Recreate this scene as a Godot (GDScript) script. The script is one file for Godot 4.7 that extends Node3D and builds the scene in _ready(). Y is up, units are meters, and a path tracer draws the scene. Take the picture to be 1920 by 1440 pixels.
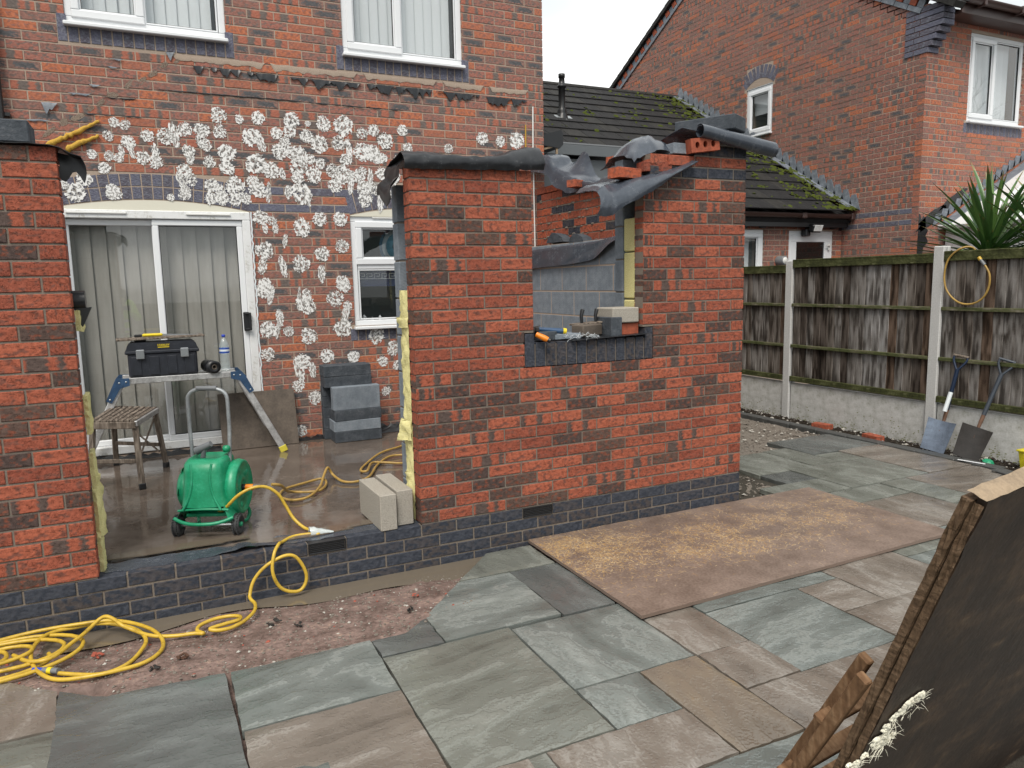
extends Node3D
# A half-built brick extension behind a brick house, seen from the wet stone patio.
# x runs along the new front wall (its face is z = 0), y is up, y = 0 is the top of the blue brick plinth.

const G := -0.225          # patio level
const HZ := -3.0           # rear face of the old house
const CAM := Vector3(-1.3375, 1.4378, 4.1189)
var rng := RandomNumberGenerator.new()
var mt := {}               # materials
var used := {}             # names taken at top level
var bmesh := []            # brick meshes, one for each cell of the brick texture
var bfar := []             # the same, plainer, for far walls

class MB:
	var st := SurfaceTool.new()
	var n := 0
	func _init():
		st.begin(Mesh.PRIMITIVE_TRIANGLES); st.set_smooth_group(-1); st.set_color(Color(1, 1, 1)); st.set_uv(Vector2())
	func sg(k: int): st.set_smooth_group(k)
	func col(c: Color): st.set_color(c)
	func tri(a: Vector3, b: Vector3, c: Vector3):
		st.add_vertex(a); st.add_vertex(c); st.add_vertex(b); n += 1
	func quad(a: Vector3, b: Vector3, c: Vector3, d: Vector3):
		tri(a, b, c); tri(a, c, d)
	func quv(a: Vector3, b: Vector3, c: Vector3, d: Vector3, ua: Vector2, ub: Vector2, uc: Vector2, ud: Vector2):
		for t in [[a, ua, c, uc, b, ub], [a, ua, d, ud, c, uc]]:
			st.set_uv(t[0 + 1]); st.add_vertex(t[0]); st.set_uv(t[3]); st.add_vertex(t[2]); st.set_uv(t[5]); st.add_vertex(t[4]); n += 1
	# chamfered box: centre, size, chamfer, turn
	func box(c: Vector3, s: Vector3, ch := 0.0, b := Basis()):
		var h := s * 0.5
		if ch <= 0.0:
			var p := []
			for i in 8:
				p.append(c + b * Vector3(h.x * (1 if i & 1 else -1), h.y * (1 if i & 2 else -1), h.z * (1 if i & 4 else -1)))
			quad(p[4], p[5], p[7], p[6]); quad(p[1], p[0], p[2], p[3]); quad(p[5], p[1], p[3], p[7])
			quad(p[0], p[4], p[6], p[2]); quad(p[6], p[7], p[3], p[2]); quad(p[0], p[1], p[5], p[4])
			return
		ch = min(ch, min(h.x, min(h.y, h.z)) * 0.9)
		var f := {}
		for ax in 3:
			for sx in [-1, 1]:
				for sy in [-1, 1]:
					for sz in [-1, 1]:
						var v := Vector3(sx * (h.x - (0.0 if ax == 0 else ch)), sy * (h.y - (0.0 if ax == 1 else ch)), sz * (h.z - (0.0 if ax == 2 else ch)))
						f[[ax, sx, sy, sz]] = c + b * v
		for s1 in [-1, 1]:
			var l: Array = [f[[0, s1, -1, -1]], f[[0, s1, 1, -1]], f[[0, s1, 1, 1]], f[[0, s1, -1, 1]]]
			if s1 < 0: l.reverse()
			quad(l[0], l[1], l[2], l[3])
			l = [f[[1, -1, s1, -1]], f[[1, -1, s1, 1]], f[[1, 1, s1, 1]], f[[1, 1, s1, -1]]]
			if s1 < 0: l.reverse()
			quad(l[0], l[1], l[2], l[3])
			l = [f[[2, -1, -1, s1]], f[[2, 1, -1, s1]], f[[2, 1, 1, s1]], f[[2, -1, 1, s1]]]
			if s1 < 0: l.reverse()
			quad(l[0], l[1], l[2], l[3])
			for s2 in [-1, 1]:
				l = [f[[0, s1, s2, -1]], f[[1, s1, s2, -1]], f[[1, s1, s2, 1]], f[[0, s1, s2, 1]]]
				if s1 * s2 < 0: l.reverse()
				quad(l[0], l[1], l[2], l[3])
				l = [f[[1, -1, s1, s2]], f[[2, -1, s1, s2]], f[[2, 1, s1, s2]], f[[1, 1, s1, s2]]]
				if s1 * s2 < 0: l.reverse()
				quad(l[0], l[1], l[2], l[3])
				l = [f[[0, s1, -1, s2]], f[[0, s1, 1, s2]], f[[2, s1, 1, s2]], f[[2, s1, -1, s2]]]
				if s1 * s2 < 0: l.reverse()
				quad(l[0], l[1], l[2], l[3])
				for s3 in [-1, 1]:
					l = [f[[0, s1, s2, s3]], f[[1, s1, s2, s3]], f[[2, s1, s2, s3]]]
					if s1 * s2 * s3 < 0: l.reverse()
					tri(l[0], l[1], l[2])
	# a bar from a to b, w across and h in the direction 'up'
	func bar(a: Vector3, b: Vector3, w: float, h: float, ch := 0.0, up := Vector3.UP):
		var z := (b - a).normalized()
		var x := up.cross(z)
		if x.length() < 0.01: x = Vector3.RIGHT
		x = x.normalized()
		box((a + b) * 0.5, Vector3(w, h, a.distance_to(b)), ch, Basis(x, z.cross(x), z))
	# round tube along points; r is a number or a list
	func tube(pts: Array, r, sides := 8, caps := true, flat := 1.0):
		sg(1)
		var m := pts.size()
		var rings := []
		var t0: Vector3 = (pts[1] - pts[0]).normalized()
		var nx := Vector3.UP.cross(t0)
		if nx.length() < 0.05: nx = Vector3.RIGHT.cross(t0)
		nx = nx.normalized()
		for i in m:
			var t: Vector3 = (pts[min(i + 1, m - 1)] - pts[max(i - 1, 0)]).normalized()
			nx = (nx - t * nx.dot(t)).normalized()
			var ny := t.cross(nx)
			var rr: float = r[i] if r is Array else r
			var ring := []
			for k in sides:
				var a := TAU * k / sides
				ring.append(pts[i] + nx * cos(a) * rr + ny * sin(a) * rr * flat)
			rings.append(ring)
		for i in m - 1:
			for k in sides:
				var k2 := (k + 1) % sides
				quad(rings[i][k], rings[i][k2], rings[i + 1][k2], rings[i + 1][k])
		sg(-1)
		if caps:
			for k in range(1, sides - 1):
				tri(rings[0][0], rings[0][k + 1], rings[0][k])
				tri(rings[m - 1][0], rings[m - 1][k], rings[m - 1][k + 1])
	# profile [[radius, height]...] turned round an axis frame
	func lathe(prof: Array, tf := Transform3D(), sides := 16, smooth := true):
		sg(1 if smooth else -1)
		for i in prof.size() - 1:
			for k in sides:
				var q := []
				for e in [[i, k], [i, k + 1], [i + 1, k + 1], [i + 1, k]]:
					var a: float = TAU * (e[1] % sides) / sides
					q.append(tf * Vector3(prof[e[0]][0] * cos(a), prof[e[0]][1], -prof[e[0]][0] * sin(a)))
				if prof[i][0] < 1e-5: tri(q[0], q[2], q[3])
				elif prof[i + 1][0] < 1e-5: tri(q[0], q[1], q[2])
				else: quad(q[0], q[1], q[2], q[3])
		sg(-1)
	# polygon in a plane, pushed along d
	func prism(poly: Array, d: Vector3):
		var c2 := PackedVector2Array()
		var nrm := Vector3()
		for i in poly.size():
			nrm += (poly[i] - poly[0]).cross(poly[(i + 1) % poly.size()] - poly[0])
		nrm = nrm.normalized()
		var pl := poly.duplicate()
		if nrm.dot(d) > 0: pl.reverse()
		nrm = -d.normalized()
		var ex: Vector3 = (pl[1] - pl[0]).normalized()
		ex = (ex - nrm * ex.dot(nrm)).normalized()
		var ey := nrm.cross(ex)
		for p in pl: c2.append(Vector2((p - pl[0]).dot(ex), (p - pl[0]).dot(ey)))
		var ix := Geometry2D.triangulate_polygon(c2)
		for i in range(0, ix.size(), 3):
			var a: Vector3 = pl[ix[i]]; var b: Vector3 = pl[ix[i + 1]]; var c: Vector3 = pl[ix[i + 2]]
			if (b - a).cross(c - a).dot(nrm) < 0:
				var t := b; b = c; c = t
			tri(a, b, c); tri(a + d, c + d, b + d)
		for i in pl.size():
			var a: Vector3 = pl[i]; var b: Vector3 = pl[(i + 1) % pl.size()]
			quad(a, a + d, b + d, b)
	# sheet of grid points g[i][j], given thickness; th 0 makes one layer
	func sheet(g: Array, th := 0.003, smooth := true, uvs := 0.0):
		var nu := g.size(); var nv: int = g[0].size()
		var lo := []
		if th > 0.0:
			for i in nu:
				var row := []
				for j in nv:
					var du: Vector3 = g[min(i + 1, nu - 1)][j] - g[max(i - 1, 0)][j]
					var dv: Vector3 = g[i][min(j + 1, nv - 1)] - g[i][max(j - 1, 0)]
					row.append(g[i][j] - du.cross(dv).normalized() * th)
				lo.append(row)
		sg(2 if smooth else -1)
		for i in nu - 1:
			for j in nv - 1:
				if uvs > 0.0:
					quv(g[i][j], g[i + 1][j], g[i + 1][j + 1], g[i][j + 1], Vector2(i, j) * uvs, Vector2(i + 1, j) * uvs, Vector2(i + 1, j + 1) * uvs, Vector2(i, j + 1) * uvs)
				else: quad(g[i][j], g[i + 1][j], g[i + 1][j + 1], g[i][j + 1])
		if th > 0.0:
			sg(3 if smooth else -1)
			for i in nu - 1:
				for j in nv - 1: quad(lo[i][j], lo[i][j + 1], lo[i + 1][j + 1], lo[i + 1][j])
			sg(-1)
			for i in nu - 1:
				quad(g[i + 1][0], g[i][0], lo[i][0], lo[i + 1][0]); quad(g[i][nv - 1], g[i + 1][nv - 1], lo[i + 1][nv - 1], lo[i][nv - 1])
			for j in nv - 1:
				quad(g[0][j], g[0][j + 1], lo[0][j + 1], lo[0][j]); quad(g[nu - 1][j + 1], g[nu - 1][j], lo[nu - 1][j], lo[nu - 1][j + 1])
		sg(-1)
	func mesh(tang := false) -> ArrayMesh:
		st.generate_normals()
		if tang: st.generate_tangents()
		return st.commit()

# ---------- nodes ----------
func numbered(called: String) -> String:
	var k: int = used.get(called, 0)
	used[called] = k + 1
	return called if k == 0 else "%s_%03d" % [called, k]

func thing(called: String, label: String, category: String, at := Vector3.ZERO, group := "", turn := 0.0) -> Node3D:
	var o := Node3D.new()
	o.name = numbered(called); add_child(o)
	o.position = at; o.rotation.y = turn
	o.set_meta("label", label); o.set_meta("category", category)
	if group != "": o.set_meta("group", group)
	return o

func setting(called: String) -> Node3D:
	var o := Node3D.new()
	o.name = numbered(called); add_child(o); o.set_meta("kind", "structure")
	return o

func inst(called: String, mesh: Mesh, m: Material, parent: Node = null) -> MeshInstance3D:
	var o := MeshInstance3D.new()
	o.mesh = mesh; o.name = called if parent else numbered(called)
	if m: o.material_override = m
	(parent if parent else self).add_child(o, true)
	return o

func part(called: String, mb: MB, m: Material, parent: Node = null, tang := false) -> MeshInstance3D:
	return inst(called, mb.mesh(tang), m, parent)

func tag(o: Node, label: String, category: String, group := ""):
	o.set_meta("label", label); o.set_meta("category", category)
	if group != "": o.set_meta("group", group)

func boxpart(called: String, c: Vector3, s: Vector3, ch: float, m: Material, parent: Node, b := Basis()) -> MeshInstance3D:
	var mb := MB.new(); mb.box(c, s, ch, b)
	return part(called, mb, m, parent)

func tubepart(called: String, pts: Array, r, m: Material, parent: Node, sides := 10) -> MeshInstance3D:
	var mb := MB.new(); mb.tube(pts, r, sides)
	return part(called, mb, m, parent)

func smooth_path(p: Array, per := 5) -> Array:
	var out := []
	for i in p.size() - 1:
		var a: Vector3 = p[max(i - 1, 0)]; var b: Vector3 = p[i]; var c: Vector3 = p[i + 1]; var d: Vector3 = p[min(i + 2, p.size() - 1)]
		for k in per: out.append(b.cubic_interpolate(c, a, d, float(k) / per))
	out.append(p[-1])
	return out

func v3s(a: Array) -> Array:
	var o := []
	for p in a: o.append(Vector3(p[0], p[1], p[2]))
	return o

# ---------- colours and textures ----------
func L(r: float, g: float, b: float) -> Color:      # a linear base colour
	return Color(r, g, b).linear_to_srgb()

func noise(f: float, sd: int, oct := 4, typ := FastNoiseLite.TYPE_SIMPLEX_SMOOTH) -> FastNoiseLite:
	var n := FastNoiseLite.new()
	n.noise_type = typ; n.frequency = f; n.seed = sd; n.fractal_octaves = oct; n.fractal_type = FastNoiseLite.FRACTAL_FBM
	return n

# grey noise image w x w; sx, sy > 1 stretch it along that way
func nimg(w: int, f: float, sd: int, oct := 4, sx := 1, sy := 1, typ := FastNoiseLite.TYPE_SIMPLEX_SMOOTH) -> Image:
	var im: Image = noise(f, sd, oct, typ).get_seamless_image(w / sx, w / sy)
	im.convert(Image.FORMAT_L8)
	if sx > 1 or sy > 1: im.resize(w, w, Image.INTERPOLATE_CUBIC)
	return im

func mixed(ims: Array, ws: Array) -> Image:
	var w: int = ims[0].get_width()
	var d := []
	for im in ims: d.append(im.get_data())
	var out := PackedByteArray(); out.resize(w * w)
	var acc := PackedFloat32Array(); acc.resize(w * w)
	for k in d.size():
		var dk: PackedByteArray = d[k]; var wk: float = ws[k]
		for i in w * w: acc[i] += dk[i] * wk
	var lo := 1e9; var hi := -1e9
	for i in w * w:
		lo = min(lo, acc[i]); hi = max(hi, acc[i])
	for i in w * w: out[i] = int(255.0 * (acc[i] - lo) / (hi - lo))
	return Image.create_from_data(w, w, false, Image.FORMAT_L8, out)

func ramp(im: Image, stops: Array) -> ImageTexture:   # stops: [t, linear r, g, b]
	var w := im.get_width(); var h := im.get_height()
	var lut := []
	for i in 256:
		var t := i / 255.0
		var c := Color(stops[0][1], stops[0][2], stops[0][3])
		for k in stops.size() - 1:
			if t >= stops[k][0]:
				var u: float = clamp((t - stops[k][0]) / (stops[k + 1][0] - stops[k][0]), 0.0, 1.0)
				c = Color(stops[k][1], stops[k][2], stops[k][3]).lerp(Color(stops[k + 1][1], stops[k + 1][2], stops[k + 1][3]), u)
		c = c.linear_to_srgb()
		lut.append([int(c.r * 255), int(c.g * 255), int(c.b * 255)])
	var d := im.get_data()
	var o := PackedByteArray(); o.resize(w * h * 3)
	for i in w * h:
		var e: Array = lut[d[i]]
		o[i * 3] = e[0]; o[i * 3 + 1] = e[1]; o[i * 3 + 2] = e[2]
	return ImageTexture.create_from_image(Image.create_from_data(w, h, false, Image.FORMAT_RGB8, o))

var ncache := {}
func normal_of(im: Image, k: float) -> ImageTexture:
	if not ncache.has(im):
		var c: Image = im.duplicate()
		c.bump_map_to_normal_map(k)
		ncache[im] = ImageTexture.create_from_image(c)
	return ncache[im]

func grey_tex(im: Image, lo: float, hi: float, t0 := 0.0, t1 := 1.0) -> ImageTexture:
	var d := im.get_data(); var o := PackedByteArray(); o.resize(d.size())
	for i in d.size():
		var t: float = clamp((d[i] / 255.0 - t0) / (t1 - t0), 0.0, 1.0)
		o[i] = int(255.0 * lerp(lo, hi, t))
	return ImageTexture.create_from_image(Image.create_from_data(im.get_width(), im.get_height(), false, Image.FORMAT_L8, o))

func mat(key: String, c: Color, rough := 0.7, metal := 0.0) -> StandardMaterial3D:
	var m := StandardMaterial3D.new()
	m.albedo_color = c; m.roughness = rough; m.metallic = metal
	mt[key] = m
	return m

# triplanar textured material: colour ramp on a noise image, relief from the same image
func tmat(key: String, im: Image, stops: Array, scale: float, rough := 0.8, bump := 0.0, rlo := -1.0, rhi := 0.0, world := false) -> StandardMaterial3D:
	var m := mat(key, Color(1, 1, 1), rough)
	m.albedo_texture = ramp(im, stops)
	m.uv1_triplanar = true; m.uv1_world_triplanar = world
	m.uv1_scale = Vector3.ONE * scale
	if bump > 0.0:
		m.normal_enabled = true; m.normal_texture = normal_of(im, 3.0); m.normal_scale = bump / 3.0
	if rough >= 0.7: m.metallic_specular = 0.25
	if rlo >= 0.0:
		m.roughness = 1.0; m.roughness_texture = grey_tex(im, rlo, rhi)
	return m

# a colour with a shared mottled texture
var mottle: ImageTexture
func vmat(key: String, r: float, g: float, b: float, scale: float, rough: float, metal := 0.0) -> StandardMaterial3D:
	var m := mat(key, L(r, g, b), rough, metal)
	m.albedo_texture = mottle
	m.uv1_triplanar = true; m.uv1_scale = Vector3.ONE * scale
	return m

# ---------- bricks: one texture holds 64 brick faces, each 128 x 40 ----------
const CW := 128
const CH := 40
func brick_cell_kind(i: int) -> Array:
	# [base colour, second colour, share of second, band?, crease strength]
	if i < 14: return [Color(0.385, 0.115, 0.068).lerp(Color(0.265, 0.077, 0.05), (i % 5) / 4.0), Color(0.19, 0.075, 0.055), 0.25, false, 1.0]
	if i < 20: return [Color(0.115, 0.075, 0.062).lerp(Color(0.085, 0.06, 0.054), (i % 3) / 2.0), Color(0.2, 0.07, 0.045), 0.22, false, 0.8]
	if i < 24: return [Color(0.34, 0.1, 0.06), Color(0.105, 0.076, 0.067), 0.55, true, 0.8]
	if i < 32: return [Color(0.33, 0.143, 0.112).lerp(Color(0.265, 0.14, 0.115), (i % 4) / 3.0), Color(0.175, 0.132, 0.118), 0.3, false, 0.25]
	if i < 37: return [Color(0.44, 0.155, 0.085).lerp(Color(0.37, 0.145, 0.095), (i % 3) / 2.0), Color(0.29, 0.132, 0.1), 0.3, false, 0.2]
	if i < 43: return [Color(0.25, 0.148, 0.122), Color(0.095, 0.1, 0.106), 0.75, false, 0.2]
	if i < 48: return [Color(0.37, 0.138, 0.095), Color(0.155, 0.128, 0.116), 0.5, true, 0.2]
	if i < 56: return [Color(0.058, 0.064, 0.08).lerp(Color(0.075, 0.066, 0.066), (i % 4) / 3.0), Color(0.04, 0.046, 0.06), 0.4, false, 0.1]
	if i < 60: return [Color(0.135, 0.138, 0.185).lerp(Color(0.115, 0.108, 0.135), (i % 2) * 1.0), Color(0.16, 0.165, 0.2), 0.35, false, 0.1]
	return [Color(0.42, 0.11, 0.058).lerp(Color(0.32, 0.095, 0.06), (i % 4) / 3.0), Color(0.26, 0.09, 0.06), 0.3, false, 0.3]

func make_bricks():
	var w := CW * 4; var h := CH * 16
	var alb := PackedByteArray(); alb.resize(w * h * 3)
	var hgt := PackedByteArray(); hgt.resize(w * h)
	var na := noise(0.05, 11, 3); var nb := noise(0.25, 12, 2); var nc := noise(0.03, 13, 3); var nd := noise(0.055, 14, 2)
	for i in 64:
		var k := brick_cell_kind(i)
		var ox := (i % 4) * CW; var oy := (i / 4) * CH
		var base: Color = k[0]; var sec: Color = k[1]; var share: float = k[2]; var band: bool = k[3]; var crease: float = k[4]
		var bx := 20 + (i * 37) % 60; var bw := 22 + (i * 13) % 30
		var core := i >= 37 and i < 43
		for y in CH:
			for x in CW:
				var gx := ox * 3.1 + x; var gy := oy * 2.3 + y * 1.6
				var a := na.get_noise_2d(gx, gy); var b := nb.get_noise_2d(gx, gy)
				var m := 0.0
				if band:
					var d: float = abs(x + a * 9.0 - bx) - bw * 0.5
					m = clamp(0.5 - d * 0.12, 0.0, 1.0)
					var d2: float = abs(x + a * 9.0 - ((bx + 58) % 128)) - 9.0
					m = max(m, clamp(0.5 - d2 * 0.12, 0.0, 1.0))
				elif core:
					var ex: float = abs(x - 64 + a * 26.0) / 54.0; var ey: float = abs(y - 20 + a * 8.0) / 15.0
					m = clamp((1.0 - max(ex, ey)) * 3.0, 0.0, 1.0) * 0.95
				else:
					m = clamp((nc.get_noise_2d(gx + 900, gy) + share - 0.3) * 2.6, 0.0, 1.0)
				var c := base.lerp(sec, m)
				var v := 1.0 + a * 0.34 + b * 0.24
				var ht := 150.0 + a * 40.0 + b * 26.0
				# drag creases
				var cr: float = abs(nd.get_noise_2d(gx * 0.9 + a * 14.0, gy * 1.7))
				if crease > 0.5 and cr < 0.1 and nc.get_noise_2d(gx, gy + 500) > -0.12:
					var q := (1.0 - cr / 0.1) * crease
					v *= 1.0 - 0.62 * q; ht -= 85.0 * q
				elif crease <= 0.5 and b > 0.42:
					v *= 0.75; ht -= 30.0
				c = Color(c.r * v, c.g * v, c.b * v).clamp(Color(0.008, 0.008, 0.008), Color(0.9, 0.9, 0.9)).linear_to_srgb()
				var p := ((oy + y) * w + ox + x)
				alb[p * 3] = int(c.r * 255); alb[p * 3 + 1] = int(c.g * 255); alb[p * 3 + 2] = int(c.b * 255)
				hgt[p] = int(clamp(ht, 0, 255))
	var m := mat("brick", Color(1, 1, 1), 0.72)
	m.metallic_specular = 0.25
	m.albedo_texture = ImageTexture.create_from_image(Image.create_from_data(w, h, false, Image.FORMAT_RGB8, alb))
	m.normal_enabled = true
	m.normal_texture = normal_of(Image.create_from_data(w, h, false, Image.FORMAT_L8, hgt), 2.6)
	m.normal_scale = 0.8
	for i in 64:
		bmesh.append(brick_mesh(i, true)); bfar.append(brick_mesh(i, false))

# a brick one unit long (scaled to its length), 65 mm high, face at z = 0, 102 mm deep
func brick_mesh(i: int, near: bool) -> ArrayMesh:
	var r := RandomNumberGenerator.new(); r.seed = 77 + i
	var u0 := (i % 4) / 4.0 + 0.004; var u1 := (i % 4 + 1) / 4.0 - 0.004
	var v0 := (i / 4) / 16.0 + 0.002; var v1 := (i / 4 + 1) / 16.0 - 0.002
	var mb := MB.new()
	var rough := 1.0 if i < 24 else 0.4
	var uv := func(x: float, y: float) -> Vector2: return Vector2(lerp(u0, u1, x + 0.5), lerp(v1, v0, (y + 0.0325) / 0.065))
	var nx := 4 if near else 1; var ny := 2 if near else 1
	var f := []
	var ins := 0.0028
	for a in nx + 1:
		var row := []
		for b in ny + 1:
			var x := lerpf(-0.5 + ins / 0.215, 0.5 - ins / 0.215, float(a) / nx)
			var y := lerpf(-0.0325 + ins, 0.0325 - ins, float(b) / ny)
			var edge := a == 0 or b == 0 or a == nx or b == ny
			var z := r.randf_range(-0.002, 0.0004) * rough if not edge else r.randf_range(-0.0012, 0.0) * rough
			if near:
				x += r.randf_range(-0.006, 0.006) * rough; y += r.randf_range(-0.0012, 0.0012) * rough
			row.append(Vector3(x, y, z))
		f.append(row)
	mb.sg(1 if near else -1)
	for a in nx:
		for b in ny:
			var p: Array = [f[a][b], f[a + 1][b], f[a + 1][b + 1], f[a][b + 1]]
			mb.quv(p[0], p[1], p[2], p[3], uv.call(p[0].x, p[0].y), uv.call(p[1].x, p[1].y), uv.call(p[2].x, p[2].y), uv.call(p[3].x, p[3].y))
	mb.sg(-1)
	# rim, then sides
	var rim := []
	for a in nx: rim.append(f[a][0])
	for b in ny: rim.append(f[nx][b])
	for a in nx: rim.append(f[nx - a][ny])
	for b in ny: rim.append(f[0][ny - b])
	var s := rim.size()
	var mid := []
	for k in s:
		var p: Vector3 = rim[k]
		var x := p.x; var y := p.y
		if k < nx + 1 or k == 0: y = -0.0325
		if k >= nx and k <= nx + ny: x = 0.5
		if k >= nx + ny and k <= 2 * nx + ny: y = 0.0325
		if k >= 2 * nx + ny or k == 0: x = -0.5
		mid.append(Vector3(x, y, p.z - ins * 0.9))
	for k in s:
		var k2 := (k + 1) % s
		if near:
			mb.quv(mid[k], mid[k2], rim[k2], rim[k], uv.call(mid[k].x, mid[k].y), uv.call(mid[k2].x, mid[k2].y), uv.call(rim[k2].x, rim[k2].y), uv.call(rim[k].x, rim[k].y))
	var q: Array = [Vector3(-0.5, -0.0325, 0), Vector3(0.5, -0.0325, 0), Vector3(0.5, 0.0325, 0), Vector3(-0.5, 0.0325, 0)]
	var zf := -0.0035 if near else -0.001
	for k in 4:
		var a: Vector3 = q[k] + Vector3(0, 0, zf); var b: Vector3 = q[(k + 1) % 4] + Vector3(0, 0, zf)
		var d := Vector3(0, 0, -0.1025 - zf)
		var s0 := Vector2(0.3, 0) if k % 2 == 0 else Vector2(0, 0)
		var ua: Vector2 = uv.call(-0.5 if k % 2 == 0 else -0.2, -0.03); var ub: Vector2 = uv.call(0.5 if k % 2 == 0 else 0.2, -0.03)
		var uc: Vector2 = uv.call(0.5 if k % 2 == 0 else 0.2, 0.03); var ud: Vector2 = uv.call(-0.5 if k % 2 == 0 else -0.2, 0.03)
		mb.quv(a + d, b + d, b, a, ua, ub, uc, ud)
	mb.quv(q[1] + Vector3(0, 0, -0.1025), q[0] + Vector3(0, 0, -0.1025), q[3] + Vector3(0, 0, -0.1025), q[2] + Vector3(0, 0, -0.1025), uv.call(-0.5, -0.03), uv.call(0.5, -0.03), uv.call(0.5, 0.03), uv.call(-0.5, 0.03))
	return mb.mesh(true)

# bricks of a wall in the frame o (x along, y up, z out): solid(k) gives the solid runs of course k, pick(k, x) the cell
func lay(o: Transform3D, k0: int, k1: int, solid: Callable, pick: Callable, phase := 0.0, first := 0.0) -> Array:
	var out := []
	for k in range(k0, k1):
		var ph := phase + (0.1125 if k % 2 != 0 else 0.0)
		for run in solid.call(k):
			var a: float = run[0]; var b: float = run[1]
			if b - a < 0.03: continue
			var x: float = a
			var nxt: float = (floor((a - ph) / 0.225 + 0.18) + 1.0) * 0.225 + ph
			while x < b - 0.02:
				var e: float = min(nxt, b)
				if b - e < 0.04: e = b
				var x0: float = x + (0.005 if x > a + 1e-4 else 0.0); var x1: float = e - (0.005 if e < b - 1e-4 else 0.0)
				if x1 - x0 > 0.02:
					var t := Transform3D(Basis(Vector3(x1 - x0, 0, 0), Vector3(0, 1, 0), Vector3(0, 0, 1)), Vector3((x0 + x1) * 0.5, k * 0.075 + 0.0425 + rng.randf_range(-0.0012, 0.0012), rng.randf_range(-0.0018, 0.0012)))
					t.basis = Basis(Vector3(0, 0, 1), rng.randf_range(-0.003, 0.003)) * t.basis
					out.append([o * t, pick.call(k, (x0 + x1) * 0.5)])
				x = e; nxt = e + 0.225
	return out

# the nearest 'limit' bricks become parts, the rest one joined part
func place(list: Array, parent: Node, meshes: Array, called := "brick", limit := 300, far_meshes = null, m: Material = null, hidden = null):
	var mm: Material = m if m else mt.brick
	var ord := []
	for e in list:
		var d: float = e[0].origin.distance_to(CAM)
		if hidden != null and hidden.call(e[0].origin): d += 100.0
		ord.append([d, e])
	if list.size() > limit: ord.sort_custom(func(a, b): return a[0] < b[0])
	var st: SurfaceTool = null
	for i in ord.size():
		var e: Array = ord[i][1]
		if i < limit:
			var o := inst(called, meshes[e[1]], mm, parent)
			o.transform = e[0]
		else:
			if st == null: st = SurfaceTool.new()
			st.append_from((far_meshes if far_meshes else meshes)[e[1]], 0, e[0])
	if st:
		var o := inst(called + "s_beyond", st.commit(), mm, parent)
		o.set_meta("kind", "stuff")

func pick_front(k: int, x: float) -> int:
	var n := sin(k * 12.9898 + x * 78.233) * 43758.5453
	n -= floor(n)
	if n < 0.66: return int(n / 0.66 * 13.99)
	if n < 0.88: return 14 + int((n - 0.66) / 0.22 * 5.99)
	return 20 + int((n - 0.88) / 0.12 * 3.99)

func pick_old(k: int, x: float) -> int:
	var n := sin(k * 39.346 + x * 11.135 + 0.7) * 24634.6345
	n -= floor(n)
	if n < 0.42: return 24 + int(n / 0.42 * 7.99)
	if n < 0.62: return 32 + int((n - 0.42) / 0.20 * 4.99)
	if n < 0.80: return 37 + int((n - 0.62) / 0.18 * 5.99)
	return 43 + int((n - 0.80) / 0.20 * 4.99)

func pick_blue(k: int, x: float) -> int:
	var n := sin(k * 7.13 + x * 31.7) * 9631.77
	return 48 + int((n - floor(n)) * 7.99)

func pick_red(k: int, x: float) -> int:
	var n := sin(k * 5.3 + x * 17.7) * 6271.3
	n -= floor(n)
	if n > 0.86: return 48 + int((n - 0.86) / 0.14 * 7.99)
	return 60 + int(n / 0.86 * 3.99)

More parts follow.
